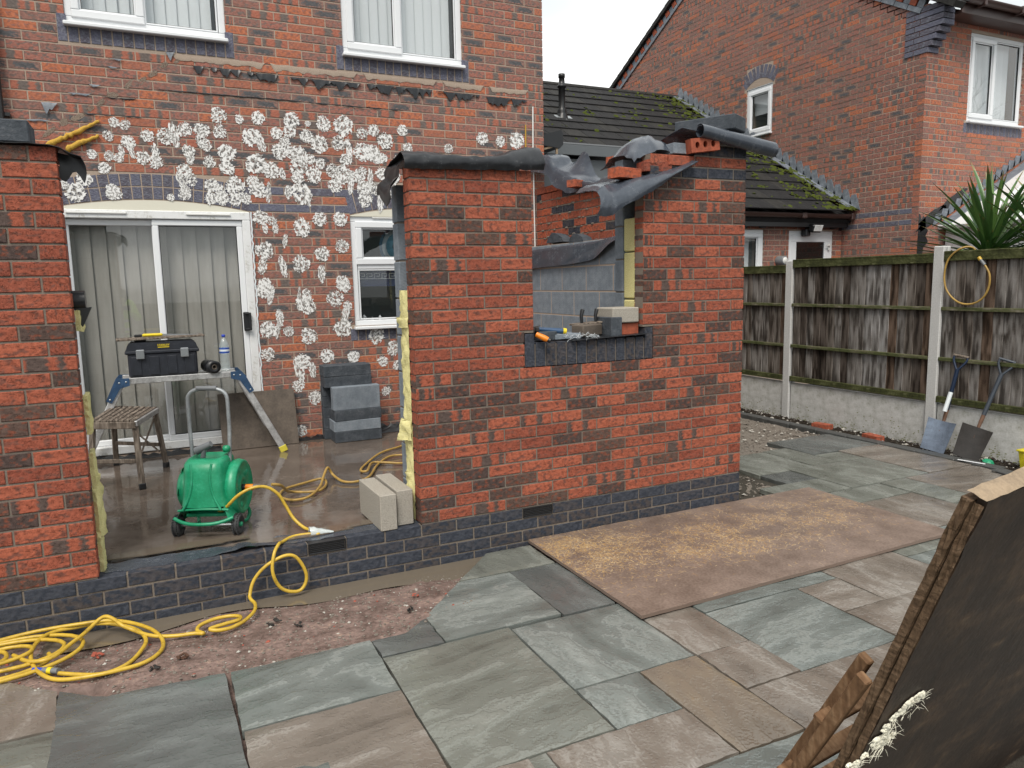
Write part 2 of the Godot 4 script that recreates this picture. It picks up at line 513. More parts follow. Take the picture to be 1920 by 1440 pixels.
# ---------- materials ----------
func make_materials():
	var fine := nimg(256, 0.06, 1, 5)
	var coarse := nimg(256, 0.012, 2, 4)
	var grit := nimg(256, 0.2, 3, 3)
	var streak_y := nimg(256, 0.06, 4, 4, 1, 8)
	var streak_x := nimg(256, 0.05, 5, 4, 8, 1)
	var cellim := nimg(256, 0.03, 6, 3, 1, 1, FastNoiseLite.TYPE_CELLULAR)
	var cg := mixed([coarse, fine, grit], [0.5, 0.35, 0.25])
	var gg := mixed([grit, fine], [0.7, 0.4])
	mottle = ramp(cg, [[0.0, 0.4, 0.4, 0.4], [0.7, 0.85, 0.85, 0.85], [1.0, 1.0, 1.0, 1.0]])
	tmat("mortar_new", gg, [[0.0, 0.145, 0.122, 0.1], [1.0, 0.26, 0.222, 0.186]], 4.0, 0.9, 2.0)
	tmat("mortar_old", gg, [[0.0, 0.3, 0.235, 0.185], [1.0, 0.48, 0.39, 0.32]], 4.0, 0.9, 2.0)
	tmat("block", cg, [[0.0, 0.15, 0.175, 0.205], [0.6, 0.21, 0.24, 0.272], [1.0, 0.27, 0.295, 0.325]], 3.0, 0.8, 3.0, -1.0, 0.0, true)
	comb_blocks(cg)
	tmat("block_dark", cg, [[0.0, 0.04, 0.047, 0.056], [0.6, 0.072, 0.082, 0.095], [1.0, 0.12, 0.128, 0.142]], 3.0, 0.75, 3.0, -1.0, 0.0, true)
	tmat("block_light", gg, [[0.0, 0.2, 0.18, 0.155], [0.5, 0.4, 0.37, 0.32], [1.0, 0.55, 0.52, 0.46]], 5.0, 0.9, 5.0)
	tmat("post", gg, [[0.0, 0.3, 0.3, 0.29], [0.5, 0.55, 0.55, 0.54], [1.0, 0.7, 0.7, 0.69]], 5.0, 0.9, 3.0)
	# gravel board: pale concrete with green algae in patches
	tmat("gravel_board", cg, [[0.0, 0.3, 0.3, 0.25], [0.35, 0.45, 0.45, 0.43], [1.0, 0.6, 0.6, 0.59]], 3.0, 0.9, 1.0)
	var plank := mixed([streak_y, nimg(256, 0.03, 9, 3, 1, 4), grit], [0.75, 0.55, 0.12])
	for i in 5:
		var b: Array = [[0.062, 0.05, 0.042], [0.105, 0.09, 0.078], [0.14, 0.128, 0.118], [0.085, 0.058, 0.042], [0.18, 0.17, 0.162]][i]
		var m := tmat("plank%d" % i, plank, [[0.0, b[0] * 0.12, b[1] * 0.12, b[2] * 0.12], [0.33, b[0] * 0.45, b[1] * 0.42, b[2] * 0.4], [0.5, b[0] * 1.1, b[1] * 1.1, b[2] * 1.1], [0.72, b[0] * 1.8, b[1] * 1.85, b[2] * 1.9], [1.0, b[0] * 2.5, b[1] * 2.65, b[2] * 2.8]], 1.15, 0.75, 2.0, -1.0, 0.0, true)
		m.uv1_offset = Vector3(i * 0.37, i * 0.21, i * 0.11)
	tmat("rail", mixed([coarse, streak_x, fine], [0.5, 0.4, 0.3]), [[0.0, 0.03, 0.034, 0.016], [0.4, 0.075, 0.085, 0.035], [0.65, 0.12, 0.115, 0.07], [1.0, 0.22, 0.2, 0.16]], 1.7, 0.85, 2.0)
	tmat("moss_wood", mixed([coarse, streak_x, fine], [0.5, 0.3, 0.4]), [[0.0, 0.022, 0.024, 0.012], [0.5, 0.06, 0.066, 0.026], [0.8, 0.11, 0.115, 0.055], [1.0, 0.2, 0.185, 0.13]], 2.3, 0.9, 2.0)
	# stone slabs: streaked, riven, wet in patches
	var riven := mixed([nimg(512, 0.008, 21, 5, 1, 4), nimg(512, 0.025, 22, 4, 1, 2), nimg(512, 0.12, 23, 3)], [0.8, 0.35, 0.14])
	var lam := riven.duplicate()                     # laminations: the relief falls in steps
	var ld: PackedByteArray = lam.get_data()
	for i in ld.size():
		var t := ld[i] / 255.0 * 7.0
		ld[i] = int(255.0 * (floor(t) + pow(t - floor(t), 4.0)) / 7.0)
	lam = Image.create_from_data(512, 512, false, Image.FORMAT_L8, ld)
	var wet := mixed([nimg(512, 0.006, 31, 3), nimg(512, 0.03, 32, 3), riven], [0.7, 0.3, 0.45])
	var sc := {
		"slab_green": [[0.0, 0.085, 0.088, 0.076], [0.3, 0.135, 0.142, 0.124], [0.55, 0.16, 0.168, 0.148], [0.62, 0.21, 0.222, 0.2], [0.7, 0.17, 0.178, 0.158], [1.0, 0.27, 0.28, 0.255]],
		"slab_blue": [[0.0, 0.085, 0.093, 0.086], [0.35, 0.13, 0.145, 0.136], [0.55, 0.16, 0.178, 0.168], [0.6, 0.225, 0.245, 0.232], [0.66, 0.165, 0.183, 0.172], [1.0, 0.27, 0.29, 0.275]],
		"slab_buff": [[0.0, 0.1, 0.085, 0.07], [0.4, 0.165, 0.142, 0.12], [0.6, 0.195, 0.172, 0.148], [0.66, 0.26, 0.24, 0.215], [0.72, 0.19, 0.168, 0.145], [1.0, 0.28, 0.26, 0.235]],
		"slab_ochre": [[0.0, 0.11, 0.085, 0.06], [0.45, 0.17, 0.143, 0.115], [0.72, 0.2, 0.165, 0.125], [0.85, 0.26, 0.175, 0.085], [1.0, 0.28, 0.23, 0.17]],
		"slab_grey": [[0.0, 0.07, 0.075, 0.073], [0.5, 0.1, 0.108, 0.105], [1.0, 0.17, 0.185, 0.18]],
		}
	var rn := normal_of(lam, 5.0)
	var rr := grey_tex(wet, 0.05, 0.3, 0.25, 0.75)
	for k in sc:
		var m := mat(k, Color(1, 1, 1), 1.0)
		m.albedo_texture = ramp(riven, sc[k])
		m.normal_enabled = true; m.normal_texture = rn; m.normal_scale = 1.0
		m.roughness_texture = rr
	tmat("joint", gg, [[0.0, 0.03, 0.028, 0.024], [1.0, 0.09, 0.08, 0.065]], 4.0, 0.95, 3.0)
	tmat("kerb", cg, [[0.0, 0.035, 0.037, 0.037], [1.0, 0.09, 0.092, 0.09]], 3.0, 0.5, 2.0, 0.25, 0.6)
	# ground
	var soilim := mixed([coarse, fine, grit, cellim], [0.5, 0.4, 0.3, 0.2])
	tmat("soil", soilim, [[0.0, 0.06, 0.043, 0.036], [0.4, 0.15, 0.105, 0.09], [0.7, 0.23, 0.165, 0.145], [0.85, 0.3, 0.21, 0.165], [0.95, 0.38, 0.29, 0.24], [1.0, 0.45, 0.4, 0.36]], 1.7, 0.8, 4.0, 0.35, 0.95)
	tmat("bed", soilim, [[0.0, 0.012, 0.01, 0.008], [0.6, 0.035, 0.028, 0.022], [1.0, 0.1, 0.085, 0.07]], 4.0, 0.9, 6.0)
	tmat("hardcore", gg, [[0.0, 0.1, 0.085, 0.07], [0.5, 0.19, 0.165, 0.14], [1.0, 0.38, 0.35, 0.31]], 3.0, 0.85, 5.0)
	var fl := mixed([nimg(512, 0.006, 41, 4), nimg(512, 0.04, 42, 4), nimg(512, 0.2, 43, 2)], [0.8, 0.35, 0.12])
	var m := tmat("floor", fl, [[0.0, 0.085, 0.066, 0.053], [0.5, 0.125, 0.1, 0.082], [1.0, 0.19, 0.155, 0.13]], 0.6, 0.5, 0.3)
	m.roughness = 1.0; m.roughness_texture = grey_tex(fl, 0.01, 0.16, 0.35, 0.8)
	m = mat("puddle", L(0.13, 0.105, 0.08), 0.05)
	mat("pool", L(0.15, 0.125, 0.095), 0.08)
	# boards
	strand_board()
	tmat("ply_dark", mixed([coarse, streak_x, fine, grit], [0.5, 0.3, 0.3, 0.15]), [[0.0, 0.014, 0.008, 0.005], [0.5, 0.032, 0.019, 0.012], [0.8, 0.075, 0.045, 0.025], [1.0, 0.17, 0.11, 0.06]], 1.4, 0.6, 1.6)
	tmat("ply_edge", mixed([streak_x, fine, grit], [0.5, 0.3, 0.3]), [[0.0, 0.05, 0.032, 0.02], [0.6, 0.14, 0.09, 0.055], [1.0, 0.3, 0.21, 0.14]], 4.0, 0.85, 4.0)
	vmat("ply_torn", 0.4, 0.3, 0.2, 6.0, 0.9)
	tmat("pallet", mixed([streak_y, fine], [0.6, 0.3]), [[0.0, 0.07, 0.04, 0.022], [0.5, 0.16, 0.09, 0.048], [1.0, 0.3, 0.19, 0.11]], 3.0, 0.75, 2.0)
	vmat("chip", 0.15, 0.12, 0.095, 2.4, 0.7)
	tmat("old_wood", plank, [[0.0, 0.03, 0.025, 0.02], [0.5, 0.13, 0.105, 0.085], [1.0, 0.34, 0.29, 0.24]], 3.5, 0.7, 2.0)
	# roofing
	tmat("tile", mixed([coarse, fine, grit], [0.3, 0.4, 0.4]), [[0.0, 0.013, 0.013, 0.014], [0.6, 0.027, 0.027, 0.028], [1.0, 0.06, 0.058, 0.055]], 3.0, 0.75, 2.5, -1.0, 0.0, true)
	vmat("tile_worn", 0.045, 0.044, 0.042, 3.0, 0.75).uv1_world_triplanar = true
	mt.tile_worn.metallic_specular = 0.25
	tmat("moss", gg, [[0.0, 0.02, 0.028, 0.006], [0.6, 0.075, 0.095, 0.017], [1.0, 0.16, 0.17, 0.035]], 9.0, 0.95, 6.0)
	tmat("lead", cg, [[0.0, 0.1, 0.115, 0.135], [0.6, 0.17, 0.19, 0.22], [1.0, 0.3, 0.33, 0.37]], 3.0, 0.5, 1.0)
	# membranes
	tmat("dpc", cg, [[0.0, 0.036, 0.044, 0.057], [0.7, 0.06, 0.071, 0.09], [1.0, 0.13, 0.145, 0.165]], 2.0, 0.32, 0.15, 0.14, 0.34)
	tmat("dpc_black", cg, [[0.0, 0.008, 0.009, 0.011], [0.75, 0.016, 0.018, 0.022], [1.0, 0.11, 0.115, 0.12]], 3.5, 0.35, 0.6, 0.25, 0.5)
	mat("poly_black", L(0.011, 0.012, 0.014), 0.4)
	tmat("wool", mixed([fine, grit], [0.6, 0.4]), [[0.0, 0.5, 0.45, 0.17], [0.6, 0.76, 0.7, 0.35], [1.0, 0.87, 0.83, 0.52]], 7.0, 0.95, 6.0)
	tmat("foam", mixed([fine, grit], [0.6, 0.4]), [[0.0, 0.35, 0.2, 0.03], [0.6, 0.58, 0.36, 0.07], [1.0, 0.75, 0.55, 0.2]], 8.0, 0.9, 6.0)
	tmat("dab", gg, [[0.0, 0.6, 0.6, 0.59], [0.45, 0.8, 0.8, 0.79], [1.0, 0.88, 0.88, 0.87]], 1.0, 0.9).vertex_color_use_as_albedo = true
	# joinery, glass
	mat("upvc", L(0.74, 0.76, 0.78), 0.25)
	tmat("upvc_dirty", cg, [[0.0, 0.45, 0.44, 0.4], [0.35, 0.7, 0.71, 0.71], [1.0, 0.76, 0.77, 0.78]], 2.0, 0.3)
	mat("cream", L(0.66, 0.64, 0.54), 0.6)
	mat("gasket", L(0.015, 0.016, 0.018), 0.5)
	m = mat("glass", Color(0.3, 0.36, 0.36, 0.07), 0.0)
	m.transparency = BaseMaterial3D.TRANSPARENCY_ALPHA; m.metallic_specular = 0.75
	m = mat("glass_dark", Color(0.05, 0.08, 0.09, 0.5), 0.0)
	m.transparency = BaseMaterial3D.TRANSPARENCY_ALPHA; m.metallic_specular = 0.8
	tmat("blind", streak_y, [[0.0, 0.34, 0.33, 0.3], [1.0, 0.43, 0.42, 0.385]], 1.0, 0.9)
	mat("blind_up", L(0.76, 0.81, 0.83), 0.8)
	mat("room", L(0.2, 0.19, 0.18), 0.9)
	mat("fabric_blue", L(0.03, 0.045, 0.12), 0.8)
	mat("brown_plastic", L(0.05, 0.026, 0.022), 0.4)
	mat("black_plastic", L(0.012, 0.013, 0.015), 0.4)
	mat("grey_plastic", L(0.16, 0.17, 0.18), 0.45)
	mat("clad", L(0.105, 0.118, 0.128), 0.5)
	mat("clad_dark", L(0.02, 0.022, 0.025), 0.5)
	mat("white_plastic", L(0.7, 0.7, 0.68), 0.4)
	# tools
	vmat("alu", 0.68, 0.68, 0.68, 3.0, 0.4, 0.55)
	mat("steel", L(0.42, 0.44, 0.46), 0.35, 0.8)
	vmat("blue_plastic", 0.035, 0.09, 0.19, 4.0, 0.45)
	mat("yellow_plastic", L(0.72, 0.55, 0.02), 0.4)
	mat("yellow_foot", L(0.6, 0.52, 0.05), 0.6)
	mat("orange_plastic", L(0.75, 0.22, 0.01), 0.4)
	tmat("toolbox", cg, [[0.0, 0.012, 0.014, 0.02], [0.75, 0.02, 0.024, 0.034], [0.95, 0.045, 0.05, 0.06], [1.0, 0.25, 0.25, 0.25]], 5.0, 0.5)
	tmat("green_plastic", cg, [[0.0, 0.003, 0.18, 0.08], [0.55, 0.01, 0.26, 0.125], [0.85, 0.03, 0.33, 0.18], [1.0, 0.16, 0.43, 0.29]], 2.5, 0.38)
	tmat("hose", cg, [[0.0, 0.2, 0.12, 0.02], [0.4, 0.52, 0.34, 0.035], [1.0, 0.66, 0.45, 0.06]], 2.0, 0.38)
	vmat("hose_old", 0.52, 0.33, 0.085, 2.0, 0.45)
	vmat("tyre", 0.055, 0.057, 0.06, 4.0, 0.7)
	vmat("galv", 0.42, 0.45, 0.47, 4.0, 0.45, 0.4)
	vmat("rust", 0.2, 0.11, 0.07, 6.0, 0.8)
	vmat("shovel_dark", 0.045, 0.04, 0.037, 4.0, 0.45)
	vmat("shovel_blue", 0.2, 0.25, 0.33, 4.0, 0.35, 0.3)
	mat("navy", L(0.012, 0.024, 0.055), 0.35)
	mat("charcoal", L(0.045, 0.055, 0.07), 0.35)
	vmat("yellow_bright", 0.85, 0.72, 0.03, 4.0, 0.5)
	m = mat("bottle", Color(0.85, 0.93, 0.95, 0.16), 0.05)
	m.transparency = BaseMaterial3D.TRANSPARENCY_ALPHA
	m = mat("film", Color(0.85, 0.88, 0.88, 0.55), 0.2)
	m.transparency = BaseMaterial3D.TRANSPARENCY_ALPHA
	mat("label_blue", L(0.02, 0.08, 0.42), 0.4)
	mat("label_white", L(0.7, 0.75, 0.78), 0.4)
	mat("cap_blue", L(0.02, 0.06, 0.45), 0.4)
	m = mat("leaf", L(0.06, 0.13, 0.028), 0.35)
	m.vertex_color_use_as_albedo = true; m.albedo_color = Color(1, 1, 1)
	vmat("bark", 0.1, 0.085, 0.07, 3.0, 0.9)
	mat("fluff", L(0.78, 0.75, 0.62), 0.95)
	mat("pale_stone", L(0.42, 0.4, 0.36), 0.85)
	mat("dark_bit", L(0.022, 0.02, 0.018), 0.6)
	mat("brown_bit", L(0.075, 0.035, 0.02), 0.8)
	mat("red_bit", L(0.32, 0.075, 0.045), 0.8)
	vmat("red_face", 0.4, 0.095, 0.045, 5.0, 0.8)
	mat("algae", L(0.2, 0.21, 0.1), 0.9)
	mat("skin", L(0.45, 0.27, 0.19), 0.6)
	mat("hivis", L(0.5, 0.85, 0.04), 0.7)
	mat("trousers", L(0.02, 0.022, 0.028), 0.9)
	mat("reflect_tape", L(0.6, 0.62, 0.62), 0.3)

# the big sheet: mud film over strand board, strands showing where feet have scraped it clean
func strand_board():
	var w := 1024; var h := 512
	var n1 := noise(0.006, 53, 4); var n2 := noise(0.12, 54, 3); var n3 := noise(0.02, 55, 4)
	var im := Image.create(w, h, false, Image.FORMAT_RGB8)
	for y in h:
		for x in w:
			var t := 0.5 + n1.get_noise_2d(x, y) * 0.5 + n3.get_noise_2d(x, y) * 0.3 + n2.get_noise_2d(x, y) * 0.5
			var c := Color(0.125, 0.088, 0.068).lerp(Color(0.235, 0.175, 0.142), clampf(t, 0.0, 1.0))
			im.set_pixel(x, y, c.linear_to_srgb())
	var r := RandomNumberGenerator.new(); r.seed = 17
	var cols := [Color(0.46, 0.28, 0.09), Color(0.55, 0.38, 0.17), Color(0.36, 0.2, 0.07), Color(0.3, 0.2, 0.12), Color(0.6, 0.46, 0.26)]
	for i in 42000:
		var x := r.randf() * w; var y := r.randf() * h
		# worn most towards the near left corner and across the middle
		var worn := 0.75 * exp(-pow((x - 90.0) / 150.0, 2.0) - pow((y - 380.0) / 130.0, 2.0)) + 0.42 * exp(-pow((x - 520.0) / 300.0, 2.0) - pow((y - 250.0) / 110.0, 2.0)) + 0.25 * exp(-pow((y - 330.0) / 120.0, 2.0))
		if r.randf() > worn * (0.8 + n1.get_noise_2d(x, y) * 1.7): continue
		var a := r.randf() * PI; var l := r.randf_range(4.0, 17.0); var k: Color = cols[r.randi() % 5]
		var op := r.randf_range(0.25, 0.95)
		for s in int(l * 2.0):
			var px := int(x + cos(a) * s * 0.5); var py := int(y + sin(a) * s * 0.5)
			if px < 0 or py < 0 or px >= w or py >= h: continue
			im.set_pixel(px, py, im.get_pixel(px, py).lerp(k.linear_to_srgb(), op))
	var m := mat("osb", Color(1, 1, 1), 0.55)
	m.albedo_texture = ImageTexture.create_from_image(im)
	m.uv1_scale = Vector3(1, 2, 1)
	m.roughness = 0.5

# combed wavy lines pressed into the grey blocks
func comb_blocks(cg: Image):
	var d: PackedByteArray = cg.get_data()
	var o := PackedByteArray(); o.resize(256 * 256)
	for y in 256:
		for x in 256:
			var tri: float = abs(fmod(x / 32.0, 2.0) - 1.0)
			var w := sin(TAU * (y / 16.0 + 1.3 * tri))
			o[y * 256 + x] = int(clamp(110.0 + 60.0 * smoothstep(0.2, 0.9, w) + (d[y * 256 + x] - 128) * 0.5, 0.0, 255.0))
	mt.block.normal_texture = normal_of(Image.create_from_data(256, 256, false, Image.FORMAT_L8, o), 3.0)
	mt.block.normal_scale = 0.9

func _ready():
	rng.seed = 20240
	make_view()
	make_materials()
	make_bricks()
	make_ground()
	make_patio()
	make_house()
	make_neighbour()
	make_link()
	make_fence()
	make_extension()
	make_membranes()
	make_things()
	make_garden()
	make_person()

func make_view():
	var cam := Camera3D.new()
	cam.name = "camera"; add_child(cam)
	cam.position = CAM
	cam.rotation = Vector3(-0.137121, -0.443691, -0.020478)
	cam.fov = rad_to_deg(2.0 * atan(720.0 / 1390.377))
	cam.near = 0.05; cam.far = 500.0
	cam.current = true
	var e := Environment.new()
	e.background_mode = Environment.BG_SKY
	e.tonemap_mode = Environment.TONE_MAPPER_LINEAR
	e.tonemap_exposure = 2.0
	e.sdfgi_enabled = true; e.ssao_enabled = true; e.ssil_enabled = true
	var sm := PanoramaSkyMaterial.new()
	sm.panorama = sky_image()
	sm.energy_multiplier = 1.0
	var sky := Sky.new(); sky.sky_material = sm
	e.sky = sky
	var we := WorldEnvironment.new(); we.name = "environment"; we.environment = e
	add_child(we)
	var sun := DirectionalLight3D.new()
	sun.name = "sun"; add_child(sun)
	sun.light_energy = 0.5; sun.light_angular_distance = 25.0
	sun.light_color = Color(1.0, 0.97, 0.93)
	sun.shadow_enabled = true
	sun.look_at_from_position(Vector3(-3.5, 9, 5.5), Vector3.ZERO)

func sky_image() -> ImageTexture:
	var w := 768; var h := 384
	var n1 := noise(0.9, 301, 5); var n2 := noise(2.6, 302, 4)
	var o := PackedByteArray(); o.resize(w * h * 3)
	for y in h:
		var el := PI * (0.5 - (y + 0.5) / h)
		for x in w:
			var az := TAU * (x + 0.5) / w
			var d := Vector3(cos(el) * sin(az), sin(el), -cos(el) * cos(az))
			var c := Color(0.3, 0.3, 0.29)
			if el > -0.02:
				var s := Vector3(d.x, d.y * 2.2, d.z)
				var t: float = clamp(0.5 + n1.get_noise_3dv(s) * 0.9 + n2.get_noise_3dv(s) * 0.35, 0.0, 1.0)
				c = Color(0.435, 0.465, 0.475).lerp(Color(0.72, 0.72, 0.71), smoothstep(0.25, 0.95, t))
			o[(y * w + x) * 3] = int(c.linear_to_srgb().r * 255); o[(y * w + x) * 3 + 1] = int(c.linear_to_srgb().g * 255); o[(y * w + x) * 3 + 2] = int(c.linear_to_srgb().b * 255)
	return ImageTexture.create_from_image(Image.create_from_data(w, h, false, Image.FORMAT_RGB8, o))

# ---------- ground ----------
func soil_h(x: float, z: float, nz: FastNoiseLite) -> float:
	var h := G - 0.05
	h += nz.get_noise_2d(x * 1.0, z * 1.0) * 0.012 + nz.get_noise_2d(x * 6.0, z * 6.0) * 0.006
	var ze := 0.6
	for e in [[-1.83, 0.64], [-1.66, 0.79], [-1.19, 0.82], [-0.55, 0.82], [-0.37, 0.82], [-0.24, 0.72], [0.08, 0.39], [0.4, 0.06], [0.7, 0.05]]:
		if x > e[0]: ze = e[1]
	if z > ze + 0.012: return G - 0.045
	if x < 0.6:
		var d: float = clamp(z / 0.75, 0.0, 1.0)
		h = lerp(G - 0.052, G - 0.006, smoothstep(0.12, 0.75, d)) + nz.get_noise_2d(x * 2.0, z * 2.0) * 0.012 + nz.get_noise_2d(x * 9.0, z * 9.0) * 0.005
	return h

func make_ground():
	var nz := noise(0.8, 61, 3)
	var mb := MB.new()
	mb.box(Vector3(0, -1.3, -20), Vector3(260, 2.0, 220))
	part("ground", mb, mt.bed).set_meta("kind", "structure")
	# trampled soil in front of the plinth and under the slabs
	var g := []
	for i in 181:
		var row := []
		for j in 91:
			var x := -5.0 + i * 0.045; var z := 1.75 - j * 0.02
			if z < 0.0: z = 0.0
			row.append(Vector3(x, soil_h(x, z, nz), z))
		g.append(row)
	mb = MB.new(); mb.sheet(g, 0.0)
	part("soil", mb, mt.soil).set_meta("kind", "structure")
	# stone bed under the patio
	mb = MB.new()
	mb.box(Vector3(-0.2, G - 0.14, 3.9), Vector3(12.0, 0.25, 4.4))
	mb.box(Vector3(3.7, G - 0.15, 0.55), Vector3(5.4, 0.22, 3.3))
	part("patio_bed", mb, mt.joint).set_meta("kind", "structure")
	# hardcore beside the house
	g = []
	for i in 81:
		var row := []
		for j in 121:
			var x := 2.45 + i * 0.0335; var z := 0.3 - j * 0.036
			var h := G - 0.045 + nz.get_noise_2d(x * 2.0, z * 2.0) * 0.02 + nz.get_noise_2d(x * 12.0, z * 12.0) * 0.008
			row.append(Vector3(x, h, z))
		g.append(row)
	mb = MB.new(); mb.sheet(g, 0.0)
	part("hardcore_path", mb, mt.hardcore).set_meta("kind", "structure")
	# dark bed along the fence
	g = []
	for i in 25:
		var row := []
		for j in 181:
			var x := 5.1 + i * 0.016; var z := 1.6 - j * 0.035
			row.append(Vector3(x, G - 0.035 + nz.get_noise_2d(x * 9.0, z * 9.0) * 0.022 + nz.get_noise_2d(x * 22.0, z * 22.0) * 0.008, z))
		g.append(row)
	mb = MB.new(); mb.sheet(g, 0.0)
	part("planting_bed", mb, mt.bed).set_meta("kind", "structure")
	# standing water along the plinth
	mb = MB.new()
	var pts := []
	for i in 47:
		var x := -1.95 + i * 0.052
		pts.append(Vector3(x, G - 0.0405, 0.2 + 0.07 * sin(x * 2.3 + 1.0) + 0.04 * sin(x * 7.0)))
	for i in 46:
		mb.quad(Vector3(pts[i].x, G - 0.0405, 0.003), pts[i], pts[i + 1], Vector3(pts[i + 1].x, G - 0.0405, 0.003))
	part("puddle", mb, mt.pool).set_meta("kind", "structure")

func resample(p: Array, n: int) -> Array:
	var l := [0.0]
	for i in p.size() - 1: l.append(l[-1] + p[i].distance_to(p[i + 1]))
	var out := []
	for k in n + 1:
		var t: float = l[-1] * k / n
		var i := 0
		while i < p.size() - 2 and l[i + 1] < t: i += 1
		out.append(p[i].lerp(p[i + 1], clamp((t - l[i]) / max(l[i + 1] - l[i], 1e-6), 0.0, 1.0)))
	return out

# one paving slab between two edge lines (x, z), riven on top
func slab(a: Array, b: Array, m: String, parent: Node, nz: FastNoiseLite, thick := 0.035):
	var n := 12
	var pa := resample(a, n); var pb := resample(b, n)
	var mid: Vector2 = (pa[0] + pa[n] + pb[0] + pb[n]) * 0.25
	for i in n + 1:
		pa[i] += Vector2(sign(pa[i].x - mid.x) * 0.0025 if i == 0 or i == n else 0.0, 0.0025); pb[i] += Vector2(sign(pb[i].x - mid.x) * 0.0025 if i == 0 or i == n else 0.0, -0.0025)
	var ang := rng.randf_range(-0.25, 0.25) + (PI / 2 if rng.randf() < 0.35 else 0.0)
	var off := Vector2(rng.randf(), rng.randf()) * 9.0
	var tl := Vector2(rng.randf_range(-0.004, 0.004), rng.randf_range(-0.004, 0.004)); var dy := rng.randf_range(-0.002, 0.003)
	var c: Vector2 = (pa[0] + pb[n]) * 0.5
	var g := []; var uv := []
	for i in n + 1:
		var row := []; var ur := []
		for j in n + 1:
			var p: Vector2 = pa[i].lerp(pb[i], float(j) / n)
			var edge := i == 0 or j == 0 or i == n or j == n
			if edge:
				p += Vector2(nz.get_noise_2d(p.x * 60 + off.x, p.y * 60), nz.get_noise_2d(p.y * 60, p.x * 60 + 50.0)) * 0.006
			var h := nz.get_noise_2d(p.x * 5.0 + off.x * 7.0, p.y * 5.0) * 0.004 + nz.get_noise_2d(p.x * 19.0, p.y * 19.0 + off.y) * 0.0018
			if edge: h -= 0.004
			row.append(Vector3(p.x, G + h + dy + tl.dot(p - c), p.y))
			ur.append(p.rotated(ang) * 0.8 + off)
		g.append(row); uv.append(ur)
	var mb := MB.new(); mb.sg(1)
	for i in n:
		for j in n:
			mb.quv(g[i][j], g[i + 1][j], g[i + 1][j + 1], g[i][j + 1], uv[i][j], uv[i + 1][j], uv[i + 1][j + 1], uv[i][j + 1])
	mb.sg(-1)
	var d := Vector3(0, -thick, 0)
	var z2 := Vector2(0.1, 0)
	for i in n:
		mb.quv(g[i + 1][0], g[i][0], g[i][0] + d, g[i + 1][0] + d, uv[i + 1][0], uv[i][0], uv[i][0] + z2, uv[i + 1][0] + z2)
		mb.quv(g[i][n], g[i + 1][n], g[i + 1][n] + d, g[i][n] + d, uv[i][n], uv[i + 1][n], uv[i + 1][n] + z2, uv[i][n] + z2)
		mb.quv(g[0][i], g[0][i + 1], g[0][i + 1] + d, g[0][i] + d, uv[0][i], uv[0][i + 1], uv[0][i + 1] + z2, uv[0][i] + z2)
		mb.quv(g[n][i + 1], g[n][i], g[n][i] + d, g[n][i + 1] + d, uv[n][i + 1], uv[n][i], uv[n][i] + z2, uv[n][i + 1] + z2)
	part("slab", mb, mt[m], parent, true)

func rect_slab(x0: float, x1: float, z0: float, z1: float, m: String, parent: Node, nz: FastNoiseLite):
	slab([Vector2(x0, z1), Vector2(x1, z1)], [Vector2(x0, z0), Vector2(x1, z0)], m, parent, nz)

